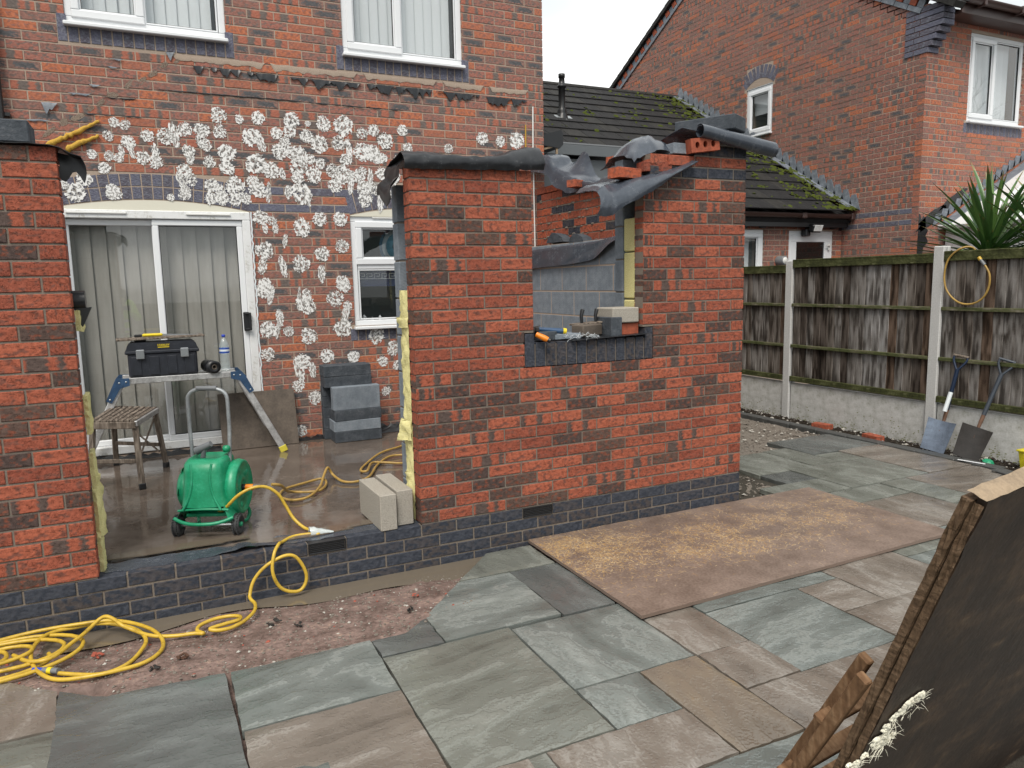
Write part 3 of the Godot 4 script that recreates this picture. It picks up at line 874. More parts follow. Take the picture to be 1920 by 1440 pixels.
func make_patio():
	var nz := noise(0.35, 71, 3)
	var p := setting("patio")
	var q := func(a: Array) -> Array:
		var o := []
		for e in a: o.append(Vector2(e[0], e[1]))
		return o
	# slabs cut along the soil edge
	slab(q.call([[0.085, 0.378], [0.69, 0.385]]), q.call([[0.395, 0.062], [0.69, 0.062]]), "slab_green", p, nz)
	slab(q.call([[-0.228, 1.006], [0.383, 1.01]]), q.call([[-0.232, 0.722], [0.078, 0.392], [0.386, 0.397]]), "slab_blue", p, nz)
	rect_slab(0.397, 0.7, 0.398, 1.025, "slab_grey", p, nz)
	slab(q.call([[-0.53, 1.005], [-0.24, 1.008]]), q.call([[-0.538, 0.846], [-0.371, 0.836], [-0.24, 0.726]]), "slab_grey", p, nz)
	rect_slab(-0.533, 0.085, 1.022, 1.945, "slab_green", p, nz)
	rect_slab(0.1, 0.706, 1.045, 1.643, "slab_blue", p, nz)
	rect_slab(0.104, 0.4, 1.656, 1.95, "slab_blue", p, nz)
	rect_slab(0.413, 0.712, 1.657, 2.268, "slab_ochre", p, nz)
	rect_slab(-0.2, 0.4, 1.963, 2.262, "slab_buff", p, nz)
	rect_slab(-0.533, -0.212, 1.958, 2.56, "slab_green", p, nz)
	rect_slab(0.725, 1.017, 1.05, 1.652, "slab_buff", p, nz)
	rect_slab(0.728, 1.02, 1.664, 1.958, "slab_buff", p, nz)
	rect_slab(1.032, 1.952, 1.05, 1.332, "slab_blue", p, nz)
	rect_slab(1.032, 1.645, 1.344, 1.96, "slab_blue", p, nz)
	rect_slab(1.658, 1.952, 1.344, 1.645, "slab_buff", p, nz)
	rect_slab(1.964, 2.57, 1.05, 1.648, "slab_buff", p, nz)
	rect_slab(2.582, 3.19, 1.05, 1.3, "slab_green", p, nz)
	rect_slab(2.582, 3.19, 1.312, 1.92, "slab_blue", p, nz)
	rect_slab(1.658, 2.57, 1.66, 2.26, "slab_buff", p, nz)
	rect_slab(0.727, 1.645, 1.972, 2.58, "slab_buff", p, nz)
	rect_slab(1.658, 2.57, 2.272, 2.88, "slab_green", p, nz)
	rect_slab(0.1, 0.715, 2.28, 2.88, "slab_blue", p, nz)
	rect_slab(-0.2, 0.088, 2.275, 2.58, "slab_grey", p, nz)
	rect_slab(-1.163, -0.548, 0.832, 1.308, "slab_blue", p, nz)
	rect_slab(-1.16, -0.548, 1.322, 1.94, "slab_buff", p, nz)
	slab(q.call([[-1.788, 1.62], [-1.172, 1.62]]), q.call([[-1.826, 0.664], [-1.662, 0.8], [-1.19, 0.83]]), "slab_grey", p, nz)
	slab(q.call([[-2.45, 0.968], [-1.815, 0.968]]), q.call([[-2.45, 0.08], [-1.838, 0.66]]), "slab_buff", p, nz)
	rect_slab(-2.45, -1.81, 0.984, 1.62, "slab_green", p, nz)
	# the rest of the patio near the viewer
	for k in 5:
		for i in 9:
			var x0 := -2.75 + i * 0.62; var z0 := 1.96 + k * 0.62
			if x0 > -0.6 and z0 < 2.5: continue
			if x0 < -0.6 and k == 0 and x0 > -1.3: pass
			var z1 := z0 + 0.608
			if k == 0 and x0 < -1.17: z0 = 1.635
			if k == 1 and x0 > -0.6: z0 += 0.31
			rect_slab(x0, x0 + 0.608, z0, z1, ["slab_green", "slab_buff", "slab_blue", "slab_grey"][(i * 3 + k) % 4], p, nz)
	# by the fence
	rect_slab(3.16, 3.805, -1.115, -0.505, "slab_green", p, nz)
	rect_slab(3.82, 4.11, -1.14, -0.52, "slab_green", p, nz)
	rect_slab(4.125, 4.98, -1.4, -0.815, "slab_grey", p, nz)
	rect_slab(4.125, 4.43, -0.8, -0.52, "slab_green", p, nz)
	rect_slab(3.51, 4.43, -0.507, 0.13, "slab_green", p, nz)
	rect_slab(3.17, 3.497, -0.492, -0.2, "slab_grey", p, nz)
	rect_slab(2.86, 3.497, -0.188, 0.13, "slab_green", p, nz)
	rect_slab(4.445, 4.99, -0.8, 0.13, "slab_buff", p, nz)
	rect_slab(3.815, 4.118, 0.145, 0.76, "slab_green", p, nz)
	rect_slab(3.2, 3.803, 0.145, 0.425, "slab_green", p, nz)
	rect_slab(3.2, 3.803, 0.438, 1.04, "slab_buff", p, nz)
	rect_slab(3.815, 4.42, 0.773, 1.38, "slab_green", p, nz)
	rect_slab(3.2, 3.803, 1.052, 1.66, "slab_blue", p, nz)
	slab(q.call([[4.13, 0.76], [4.74, 0.75], [4.72, 0.55]]), q.call([[4.13, 0.145], [4.99, 0.15], [4.98, 0.3], [4.78, 0.4]]), "slab_buff", p, nz)
	# edging kerb, piece by piece
	var kb := setting("edging_kerb")
	for i in 12:
		var z := -4.3 + i * 0.388
		boxpart("kerb_stone", Vector3(5.065 + rng.randf_range(-0.004, 0.004), G - 0.05, z + 0.19), Vector3(0.115, 0.116, 0.378), 0.006, mt.kerb, kb, Basis(Vector3.UP, rng.randf_range(-0.008, 0.008)))
	for i in 3:
		var a := -0.2 - i * 0.55
		boxpart("kerb_stone", Vector3(4.98 - i * 0.1, G - 0.05, 0.45 + i * 0.16), Vector3(0.13, 0.112, 0.22), 0.006, mt.kerb, kb, Basis(Vector3.UP, a))

# ---------- walls with openings ----------
func slab_holes(mb: MB, x0: float, x1: float, y0: float, y1: float, holes: Array, zf: float, zb: float, o := Transform3D()):
	var ys := [y0, y1]
	for h in holes: ys.append_array([clampf(h[2], y0, y1), clampf(h[3], y0, y1)])
	ys.sort()
	for i in ys.size() - 1:
		if ys[i + 1] - ys[i] < 1e-4: continue
		var ym: float = (ys[i] + ys[i + 1]) * 0.5
		for r in runs(x0, x1, ym, holes):
			mb.box(o * Vector3((r[0] + r[1]) * 0.5, ym, (zf + zb) * 0.5), Vector3(r[1] - r[0], ys[i + 1] - ys[i], abs(zf - zb)), 0.0, o.basis)

func runs(x0: float, x1: float, y: float, holes: Array) -> Array:
	var r := [[x0, x1]]
	for h in holes:
		if y <= h[2] or y >= h[3]: continue
		var o := []
		for e in r:
			if h[1] <= e[0] or h[0] >= e[1]: o.append(e)
			else:
				if h[0] > e[0] + 0.01: o.append([e[0], h[0]])
				if h[1] < e[1] - 0.01: o.append([h[1], e[1]])
		r = o
	return r

# ring of bricks on edge: centre x, half span, spring y, rise, height of the ring, count
func arch(parent: Node, o: Transform3D, cx: float, hw: float, y0: float, rise: float, hgt: float, n: int, r_add := 0.0, cell0 := 56):
	var R := (hw * hw + rise * rise) / (2.0 * rise)
	var cy := y0 + rise - R
	var a1 := asin(hw / R)
	var list := []
	for i in n:
		var a := lerpf(-a1, a1, (i + 0.5) / n)
		var w := 2.0 * a1 * (R + r_add + hgt * 0.5) / n - 0.009
		var b := Basis(Vector3(0, 0, 1), -a) * Basis(Vector3(0, hgt - 0.008, 0), Vector3(-w / 0.065, 0, 0), Vector3(0, 0, 1))
		var c := Vector3(cx + sin(a) * (R + r_add + hgt * 0.5), cy + cos(a) * (R + r_add + hgt * 0.5), rng.randf_range(-0.001, 0.001))
		list.append([o * Transform3D(b, c), cell0 + i % 4])
	place(list, parent, bmesh, "arch_brick")

func arch_top(x: float, cx: float, hw: float, y0: float, rise: float, add: float) -> float:
	var R := (hw * hw + rise * rise) / (2.0 * rise)
	return y0 + rise - R + sqrt(max((R + add) * (R + add) - (x - cx) * (x - cx), 0.0))

# bricks on end under a window: x0..x1, y0..y1
func sill_bricks(parent: Node, o: Transform3D, x0: float, x1: float, y0: float, y1: float, n: int, cell0 := 56, called := "sill_brick", ncell := 4):
	var list := []
	for i in n:
		var x := lerpf(x0, x1, (i + 0.5) / n); var w := (x1 - x0) / n - 0.01
		list.append([o * Transform3D(Basis(Vector3(0, y1 - y0 - 0.01, 0), Vector3(-w / 0.065, 0, 0), Vector3(0, 0, 1)), Vector3(x, (y0 + y1) * 0.5, rng.randf_range(0, 0.002))), cell0 + (i * 3) % ncell])
	place(list, parent, bmesh, called)

# ring of four bars round a rectangle, mitred look; returns nothing
func ring(mb: MB, o: Transform3D, x0: float, x1: float, y0: float, y1: float, w: float, z0: float, z1: float, ch := 0.004):
	var zc := (z0 + z1) * 0.5; var d: float = abs(z1 - z0)
	mb.box(o * Vector3((x0 + x1) * 0.5, y1 - w * 0.5, zc), Vector3(x1 - x0, w, d), ch, o.basis)
	mb.box(o * Vector3((x0 + x1) * 0.5, y0 + w * 0.5, zc), Vector3(x1 - x0, w, d), ch, o.basis)
	mb.box(o * Vector3(x0 + w * 0.5, (y0 + y1) * 0.5, zc), Vector3(w, y1 - y0 - 2 * w, d), ch, o.basis)
	mb.box(o * Vector3(x1 - w * 0.5, (y0 + y1) * 0.5, zc), Vector3(w, y1 - y0 - 2 * w, d), ch, o.basis)

# casement window: outer frame, panes [x0, x1, y0, y1, opens], set back 'back' from the wall face
func window(parent: Node, o: Transform3D, x0: float, x1: float, y0: float, y1: float, panes: Array, back := 0.03, sill := true, gl := "glass") -> MeshInstance3D:
	var mb := MB.new()
	ring(mb, o, x0, x1, y0, y1, 0.055, -back, -back - 0.07, 0.006)
	for i in panes.size() - 1:
		if abs(panes[i][1] - panes[i + 1][0]) < 0.03:
			var xm: float = panes[i][1]
			mb.box(o * Vector3(xm, (y0 + y1) * 0.5, -back - 0.034), Vector3(0.05, y1 - y0 - 0.11, 0.066), 0.005, o.basis)
	var f := part("window", mb, mt.upvc, parent)
	for p in panes:
		var w := 0.0
		if p[4]:
			var c := MB.new()
			ring(c, o, p[0] - 0.012, p[1] + 0.012, p[2] - 0.012, p[3] + 0.012, 0.06, -back + 0.016, -back - 0.05, 0.007)
			part("casement", c, mt.upvc, f); w = 0.048
		var k := MB.new()
		ring(k, o, p[0] + w, p[1] - w, p[2] + w, p[3] - w, 0.014, -back - 0.006, -back - 0.03, 0.003)
		part("bead", k, mt.upvc, f)
		k = MB.new()
		ring(k, o, p[0] + w + 0.013, p[1] - w - 0.013, p[2] + w + 0.013, p[3] - w - 0.013, 0.005, -back - 0.012, -back - 0.03, 0.0)
		part("gasket", k, mt.gasket, f)
		boxpart("pane", o * Vector3((p[0] + p[1]) * 0.5, (p[2] + p[3]) * 0.5, -back - 0.026), Vector3(p[1] - p[0] - 2 * w - 0.02, p[3] - p[2] - 2 * w - 0.02, 0.004), 0.0, mt[gl], f, o.basis)
	if sill:
		boxpart("window_sill", o * Vector3((x0 + x1) * 0.5, y0 - 0.016, -back + 0.02), Vector3(x1 - x0 + 0.02, 0.03, 0.115), 0.006, mt.upvc, f, o.basis)
	return f

func slats(parent: Node, o: Transform3D, x0: float, x1: float, y0: float, y1: float, z: float, m: Material, step := 0.118):
	var n := int((x1 - x0) / step)
	for i in n:
		var g := []
		var a := rng.randf_range(0.1, 0.34)
		for j in 5:
			var t := (j - 2) / 2.0
			var px := x0 + (i + 0.5) * step + t * step * 0.54 * cos(a)
			var pz := z + t * step * 0.54 * sin(a) - 0.006 * t * t
			g.append([o * Vector3(px, y0 + rng.randf_range(0, 0.006), pz), o * Vector3(px, y1, pz)])
		var mb := MB.new(); mb.sheet(g, 0.001)
		part("blind_slat", mb, m, parent)

func room(parent: Node, o: Transform3D, x0: float, x1: float, y0: float, y1: float, depth: float):
	var mb := MB.new()
	var zc := -0.24 - depth * 0.5
	mb.box(o * Vector3((x0 + x1) * 0.5, (y0 + y1) * 0.5, -0.24 - depth - 0.05), Vector3(x1 - x0 + 0.2, y1 - y0 + 0.2, 0.1), 0.0, o.basis)
	mb.box(o * Vector3((x0 + x1) * 0.5, y0 - 0.05, zc), Vector3(x1 - x0 + 0.2, 0.1, depth), 0.0, o.basis)
	mb.box(o * Vector3((x0 + x1) * 0.5, y1 + 0.05, zc), Vector3(x1 - x0 + 0.2, 0.1, depth), 0.0, o.basis)
	mb.box(o * Vector3(x0 - 0.05, (y0 + y1) * 0.5, zc), Vector3(0.1, y1 - y0, depth), 0.0, o.basis)
	mb.box(o * Vector3(x1 + 0.05, (y0 + y1) * 0.5, zc), Vector3(0.1, y1 - y0, depth), 0.0, o.basis)
	part("room_lining", mb, mt.room, parent)

func ragged(x0: float, x1: float, y: float, h: float, z: float, sd: int, dip := 0.6) -> MB:
	# a torn strip along a bed joint
	var n := noise(9.0, sd, 3)
	var mb := MB.new()
	var k := int((x1 - x0) / 0.012) + 2
	var top := []; var bot := []
	for i in k:
		var x := lerpf(x0, x1, float(i) / (k - 1))
		var e: float = min(1.0, min(i, k - 1 - i) / 3.0)
		var t := h * e * (0.55 + dip * n.get_noise_1d(x)) 
		top.append(Vector3(x, y + n.get_noise_1d(x + 40.0) * 0.006, z + 0.002))
		bot.append(Vector3(x, y - max(t, 0.002), z + (0.006 + 0.008 * (0.5 + n.get_noise_1d(x + 90.0))) * min(1.0, h / 0.08 if dip > 0.3 else 0.15)))
	var g := []
	for i in k: g.append([bot[i], bot[i].lerp(top[i], 0.5) + Vector3(0, 0, 0.003), top[i]])
	mb.sheet(g, 0.002)
	return mb

func dab_mesh(sd: int) -> ArrayMesh:
	# adhesive dab: unit radius disc of grey film with white lumps left on it
	var r := RandomNumberGenerator.new(); r.seed = sd
	var n := noise(2.1, sd, 4); var n2 := noise(4.3, sd + 50, 3); var n3 := noise(1.1, sd + 9, 3)
	var mb := MB.new(); mb.sg(1)
	var N := 36
	var inside := func(x: float, y: float) -> float:
		var a := atan2(y, x)
		return 1.0 + 0.16 * n3.get_noise_2d(cos(a), sin(a)) * 1.2 + n2.get_noise_2d(x, y) * 0.2 - sqrt(x * x + y * y)
	var cover := r.randf_range(-0.1, 0.2)
	var pt := func(i: int, j: int) -> Array:
		var x := -1.25 + 2.5 * i / N; var y := -1.25 + 2.5 * j / N
		var s: float = inside.call(x, y)
		var lump: float = n.get_noise_2d(x, y) * 1.1 + n2.get_noise_2d(x, y) * 0.8 + cover
		var wgt: float = smoothstep(-0.04, 0.12, lump)
		var h := 0.0011 + 0.0009 * wgt * (0.7 + n2.get_noise_2d(y, x) * 0.5)
		var c: Color = Color(0.4, 0.385, 0.37).lerp(Color(1, 1, 1), wgt)
		return [Vector3(x, y, max(h, 0.0008)), s, c, wgt]
	var g := []
	for i in N + 1:
		var row := []
		for j in N + 1: row.append(pt.call(i, j))
		g.append(row)
	for i in N:
		for j in N:
			var q: Array = [g[i][j], g[i + 1][j], g[i + 1][j + 1], g[i][j + 1]]
			var ok := true
			for e in q:
				if e[1] < 0.0: ok = false
			# bare patches where the brick shows through
			if n3.get_noise_2d(q[0][0].x * 3.0 + 30.0, q[0][0].y * 3.0) + n2.get_noise_2d(q[0][0].x, q[0][0].y + 20.0) * 0.4 > 0.1 and q[0][3] < 0.6: ok = false
			if not ok: continue
			for t in [[0, 1, 2], [0, 2, 3]]:
				mb.col(q[t[0]][2]); mb.st.add_vertex(q[t[0]][0]); mb.col(q[t[2]][2]); mb.st.add_vertex(q[t[2]][0]); mb.col(q[t[1]][2]); mb.st.add_vertex(q[t[1]][0])
	return mb.mesh()

const DABS := [[-0.72,2.92,0.065],[-0.55,2.90,0.037],[-0.39,2.92,0.058],[-0.10,2.92,0.071],[0.04,2.90,0.026],[0.18,2.91,0.065],[0.36,2.90,0.086],[0.54,2.85,0.051],[0.65,2.88,0.055],[0.76,2.79,0.070],[0.93,2.90,0.050],[-1.15,2.71,0.068],[-1.00,2.78,0.058],[-0.86,2.78,0.064],[-0.72,2.78,0.056],[-0.47,2.75,0.078],[-0.24,2.80,0.056],[-0.13,2.82,0.057],[-0.17,2.73,0.047],[0.02,2.79,0.058],[0.13,2.73,0.081],[0.31,2.74,0.066],[0.54,2.68,0.082],[0.63,2.67,0.069],[0.72,2.63,0.049],[0.88,2.62,0.047],[-0.98,2.60,0.054],[-0.84,2.66,0.048],[-0.82,2.52,0.053],[-0.67,2.60,0.073],[-0.68,2.48,0.060],[-0.43,2.52,0.091],[-0.31,2.47,0.072],[-0.22,2.64,0.067],[-0.10,2.63,0.063],[-0.06,2.52,0.079],[0.04,2.59,0.048],[0.07,2.45,0.070],[-0.08,2.42,0.053],[0.24,2.49,0.066],[0.34,2.46,0.083],[0.37,2.60,0.055],[0.51,2.48,0.059],[0.71,2.49,0.058],[0.83,2.47,0.059],[-0.05,2.27,0.085],[-0.43,2.30,0.071],[-0.62,2.32,0.084],[-0.82,2.32,0.058],[-0.98,2.37,0.052],[-1.03,2.44,0.056],[0.26,2.36,0.066],[0.53,2.35,0.063],[0.65,2.34,0.069],[0.54,2.24,0.068],[0.74,2.29,0.070],[-1.04,2.24,0.051],[-0.83,2.21,0.053],[-1.15,2.21,0.032],[-0.63,2.20,0.049],[-0.54,2.22,0.045],[-0.47,2.37,0.050],[-0.43,2.06,0.066],[-0.33,2.03,0.046],[-0.07,1.97,0.080],[0.10,2.05,0.065],[0.29,2.05,0.067],[0.30,1.80,0.067],[-0.41,1.76,0.077],[0.11,1.73,0.066],[-0.09,1.64,0.083],[-0.43,1.46,0.056],[0.28,1.46,0.067],[0.79,2.42,0.070],[0.44,2.45,0.056],[-0.43,1.41,0.071],[-0.07,1.27,0.084],[0.20,1.31,0.074],[0.30,1.43,0.060],[0.32,1.24,0.042],[-0.42,1.05,0.072],[-0.24,1.02,0.050],[-0.06,0.97,0.070],[0.27,1.03,0.078],[-0.44,0.82,0.062],[-0.13,0.74,0.069],[0.10,0.77,0.067],[0.35,0.75,0.061],[-0.18,0.51,0.061],[-0.03,0.38,0.059],[-0.18,0.08,0.051],[-1.58,2.69,0.040],[-1.44,2.65,0.053],[-1.29,2.71,0.048],[-1.71,2.54,0.039],[-1.59,2.53,0.040],[-1.52,2.52,0.041],[-1.34,2.53,0.059],[-1.24,2.50,0.054],[-1.63,2.43,0.046],[-1.78,2.34,0.056],[-1.86,2.23,0.067],[-1.58,2.24,0.058],[-1.93,2.29,0.033],[-1.53,2.80,0.044],[-1.45,2.79,0.041],[1.77,2.88,0.061],[1.97,2.86,0.053],[2.16,2.88,0.082],[1.40,2.76,0.050],[0.98,2.74,0.048],[0.59,0.94,0.079],[0.76,0.81,0.072],[0.64,0.69,0.055],[0.79,0.64,0.048],[0.34,0.75,0.043],[0.66,0.39,0.048]]

func make_house():
	var h := thing("brick_house", "red brick house with white adhesive dabs on its rear wall and patio door", "house", Vector3(0, 0, 0))
	var o := Transform3D(Basis(), Vector3(0, 0, HZ))
	var dx0 := -2.055; var dx1 := -0.515
	var holes := [[dx0, dx1, 0.02, 2.1], [0.385, 1.585, 1.04, 2.085], [-1.815, -0.61, 3.55, 4.7], [0.395, 1.58, 3.55, 4.7]]
	var mb := MB.new()
	slab_holes(mb, -4.3, 2.47, -0.3, 6.4, holes, -0.0045, -0.24, o)
	part("mortar", mb, mt.mortar_old, h)
	mb = MB.new()
	mb.box(Vector3(2.35, 3.0, -6.2), Vector3(0.24, 6.8, 5.9)); mb.box(Vector3(-4.2, 3.0, -6.2), Vector3(0.2, 6.8, 5.9))
	mb.box(Vector3(-0.9, 3.0, -9.2), Vector3(6.7, 6.8, 0.2)); mb.box(Vector3(-0.9, 6.45, -6.2), Vector3(6.9, 0.1, 6.2))
	part("side_walls", mb, mt.mortar_old, h)
	var sol := func(k: int) -> Array:
		var y := k * 0.075 + 0.0375
		var hl := holes.duplicate()
		hl.append([0.335, 1.635, 0.9, 1.04]); hl.append([-1.875, -0.55, 3.4, 3.62]); hl.append([0.33, 1.645, 3.4, 3.62])
		hl.append([dx0, dx1, 2.0, 2.11]); hl.append([0.385, 1.585, 2.0, 2.11])
		for a in [[-1.285, 0.77, 2.1, 0.085, 0.215], [0.985, 0.6, 2.09, 0.075, 0.225]]:
			if y > 2.05:
				var lo := 9.0; var hi := -9.0
				for i in 80:
					var x: float = a[0] + (i - 39.5) / 40.0 * (a[1] + 0.01)
					if arch_top(x, a[0], a[1], a[2], a[3], a[4]) > y - 0.025:
						lo = min(lo, x); hi = max(hi, x)
				if hi > lo: hl.append([lo, hi, y - 0.03, y + 0.03])
		return runs(-4.3, 2.475, y, hl)
	var pk := func(k: int, x: float) -> int:
		if (k == 28 or k == 30) and x > -0.52 and x < 0.39: return 56 + (int(x * 9.0) & 3)
		return pick_old(k, x)
	var bl := lay(o, 0, 85, sol, pk, 0.02)
	place(bl, h, bmesh, "brick", 300, null, null, func(p: Vector3) -> bool:
		return p.x < -2.3 or p.y > 4.3 or (p.x > 0.45 and p.y < 2.55) or (p.x > -0.9 and p.x < 0.9 and p.y < 0.6))
	arch(h, o, -1.285, 0.77, 2.1, 0.085, 0.105, 20, 0.004)
	arch(h, o, -1.285, 0.77, 2.1, 0.085, 0.105, 20, 0.112)
	arch(h, o, 0.985, 0.6, 2.09, 0.075, 0.218, 16, 0.004)
	sill_bricks(h, o, -1.8, -0.625, 3.4, 3.53, 15); sill_bricks(h, o, -1.875, -1.8, 3.4, 3.62, 1); sill_bricks(h, o, -0.625, -0.55, 3.4, 3.62, 1)
	sill_bricks(h, o, 0.405, 1.57, 3.4, 3.53, 15); sill_bricks(h, o, 0.33, 0.405, 3.4, 3.62, 1); sill_bricks(h, o, 1.57, 1.645, 3.4, 3.62, 1)
	sill_bricks(h, o, 0.335, 1.635, 0.9, 1.022, 17)
	# cream panels under the arches
	for a in [[-1.285, 0.765, 2.1, 0.083], [0.985, 0.597, 2.088, 0.073]]:
		var pl := []
		for i in 21:
			var x: float = a[0] + (i / 10.0 - 1.0) * a[1]
			pl.append(Vector3(x, arch_top(x, a[0], a[1] + 0.003, a[2], a[3], 0.0), HZ - 0.03))
		pl.append(Vector3(a[0] + a[1], a[2] - 0.006, HZ - 0.03)); pl.append(Vector3(a[0] - a[1], a[2] - 0.006, HZ - 0.03))
		mb = MB.new(); mb.prism(pl, Vector3(0, 0, 0.026))
		part("arch_panel", mb, mt.cream, h)
	# windows
	for a in [[-1.815, -0.61], [0.395, 1.58]]:
		var xm: float = a[0] + (a[1] - a[0]) * 0.47
		var w := window(h, o, a[0], a[1], 3.55, 4.7, [[a[0] + 0.06, xm, 3.61, 4.64, true], [xm, a[1] - 0.06, 3.61, 4.64, false]], 0.02)
		room(h, o, a[0], a[1], 3.4, 4.75, 1.8)
		slats(w, o, a[0] + 0.02, a[1] - 0.02, 3.5, 4.66, -0.14, mt.blind_up, 0.09)
	var kw := window(h, o, 0.385, 1.585, 1.04, 2.085, [[0.445, 0.98, 1.1, 1.585, false], [0.445, 0.98, 1.64, 2.025, true], [0.98, 1.525, 1.1, 2.025, false]], 0.02)
	boxpart("transom", Vector3(0.71, 1.612, HZ - 0.052), Vector3(0.53, 0.05, 0.062), 0.005, mt.upvc, kw)
	for y in [2.072]: boxpart("trickle_vent", Vector3(0.75, y, HZ - 0.012), Vector3(0.3, 0.014, 0.016), 0.003, mt.white_plastic, kw)
	room(h, o, 0.385, 1.585, 0.95, 2.1, 1.6)
	boxpart("window_board", Vector3(0.985, 1.03, HZ - 0.2), Vector3(1.2, 0.03, 0.2), 0.004, mt.cream, kw)
	boxpart("roller_blind", Vector3(0.985, 1.5, HZ - 0.13), Vector3(1.1, 0.16, 0.004), 0.001, mt.fabric_blue, kw)
	# the key pattern on the blind
	mb = MB.new()
	for i in 9:
		var x := 0.48 + i * 0.075; var z := HZ - 0.1265
		mb.box(Vector3(x + 0.025, 1.545, z), Vector3(0.05, 0.005, 0.002)); mb.box(Vector3(x, 1.52, z), Vector3(0.005, 0.05, 0.002))
		mb.box(Vector3(x + 0.05, 1.53, z), Vector3(0.005, 0.03, 0.002)); mb.box(Vector3(x + 0.035, 1.517, z), Vector3(0.028, 0.005, 0.002)); mb.box(Vector3(x + 0.036, 1.495, z), Vector3(0.075, 0.005, 0.002))
	part("blind_pattern", mb, mt.blind_up, kw)
	# round pale blue plate standing in the fanlight
	var rings := [[0.21, L(0.06, 0.17, 0.28)], [0.18, L(0.45, 0.55, 0.6)], [0.14, L(0.1, 0.3, 0.42)], [0.075, L(0.02, 0.04, 0.08)]]
	for i in 4:
		mb = MB.new()
		mb.lathe([[0.0, 0.004 * i + 0.004], [rings[i][0], 0.004 * i + 0.003], [rings[i][0], 0.0]], Transform3D(Basis(Vector3.RIGHT, PI / 2), Vector3(0.92, 1.81, HZ - 0.2)), 32)
		var pm := StandardMaterial3D.new(); pm.albedo_color = rings[i][1]; pm.roughness = 0.3
		part("plate_ring", mb, pm, kw)
	for a in [[0.52, 0.1, 0.05], [0.6, 0.075, 0.03], [0.68, 0.09, 0.035]]:
		mb = MB.new()
		mb.lathe([[0.0, 0.0], [a[2] * 0.6, 0.0], [a[2] * 0.7, a[1] * 0.15], [a[2] * 0.25, a[1] * 0.4], [a[2] * 0.6, a[1] * 0.65], [a[2] * 0.3, a[1] * 0.85], [0.0, a[1]]], Transform3D(Basis(), Vector3(a[0], 1.046, HZ - 0.17)), 12)
		part("ornament", mb, mt.label_white, kw)
	# sliding patio door
	mb = MB.new()
	ring(mb, o, dx0, dx1, 0.03, 2.098, 0.07, 0.004, -0.12, 0.006)
	var d := part("patio_door", mb, mt.upvc_dirty, h)
	mb = MB.new(); ring(mb, o, -1.315, -0.585, 0.1, 2.025, 0.05, -0.016, -0.06, 0.006)
	var leaf := part("sliding_leaf", mb, mt.upvc, d)
	boxpart("pane", o * Vector3(-0.95, 1.06, -0.042), Vector3(0.64, 1.84, 0.005), 0.0, mt.glass, leaf)
	mb = MB.new(); ring(mb, o, -1.266, -0.634, 0.149, 1.976, 0.007, -0.03, -0.05, 0.0)
	part("gasket", mb, mt.gasket, leaf)
	mb = MB.new(); ring(mb, o, -1.985, -1.27, 0.1, 2.025, 0.05, -0.066, -0.11, 0.006)
	var fix := part("fixed_leaf", mb, mt.upvc, d)
	boxpart("pane", o * Vector3(-1.63, 1.06, -0.09), Vector3(0.63, 1.84, 0.005), 0.0, mt.glass, fix)
	mb = MB.new()
	mb.box(Vector3(-0.605, 1.13, HZ + 0.006), Vector3(0.05, 0.17, 0.03), 0.006)
	mb.box(Vector3(-0.592, 1.2, HZ + 0.03), Vector3(0.05, 0.02, 0.03), 0.006); mb.box(Vector3(-0.592, 1.06, HZ + 0.03), Vector3(0.05, 0.02, 0.03), 0.006); mb.box(Vector3(-0.575, 1.13, HZ + 0.048), Vector3(0.018, 0.16, 0.016), 0.005)
	part("door_handle", mb, mt.black_plastic, d)
	for a in [[-1.72, 0.44], [-0.86, 0.36]]: boxpart("trickle_vent", Vector3(a[0], 2.072, HZ + 0.011), Vector3(a[1], 0.016, 0.014), 0.003, mt.white_plastic, d)
	room(h, o, dx0, dx1, 0.0, 2.3, 2.2)
	slats(d, o, dx0 + 0.02, dx1 - 0.02, 0.12, 2.05, -0.185, mt.blind, 0.118)
	# silicone edge beside the frame
	mb = MB.new()
	var pts := []
	for i in 60: pts.append(Vector3(-0.508 + rng.randf_range(-0.005, 0.007), 0.3 + i * 0.0305, HZ + 0.004))
	mb.tube(pts, 0.007, 5); part("sealant", mb, mt.label_white, h)
	# adhesive dabs left on the wall
	var dm := []
	for i in 14: dm.append(dab_mesh(500 + i * 7))
	for i in DABS.size():
		var a: Array = DABS[i]
		var r: float = a[2] * 1.05
		var s := inst("adhesive_dab", dm[i % 14], mt.dab, h)
		s.transform = Transform3D(Basis(Vector3(0, 0, 1), rng.randf() * TAU) * Basis.from_scale(Vector3(r * rng.randf_range(0.92, 1.1), r * rng.randf_range(0.95, 1.15), 1.0)), Vector3(a[0], a[1], HZ + 0.0012 + 0.0004 * (i % 4)))
	# stained line of the old verge, falling to the left
	for i in 11:
		var s := inst("mortar_smear", dm[(i * 3) % 14], mt.mortar_old, h)
		var t := i / 10.0
		s.transform = Transform3D(Basis(Vector3(0, 0, 1), 0.6 + rng.randf_range(-0.4, 0.4)) * Basis.from_scale(Vector3(rng.randf_range(0.03, 0.07), rng.randf_range(0.012, 0.03), 0.3)), Vector3(lerpf(-1.02, -2.0, t) + rng.randf_range(-0.03, 0.03), lerpf(3.36, 2.7, t) + rng.randf_range(-0.02, 0.02), HZ + 0.0004 + 0.0002 * (i % 3)))
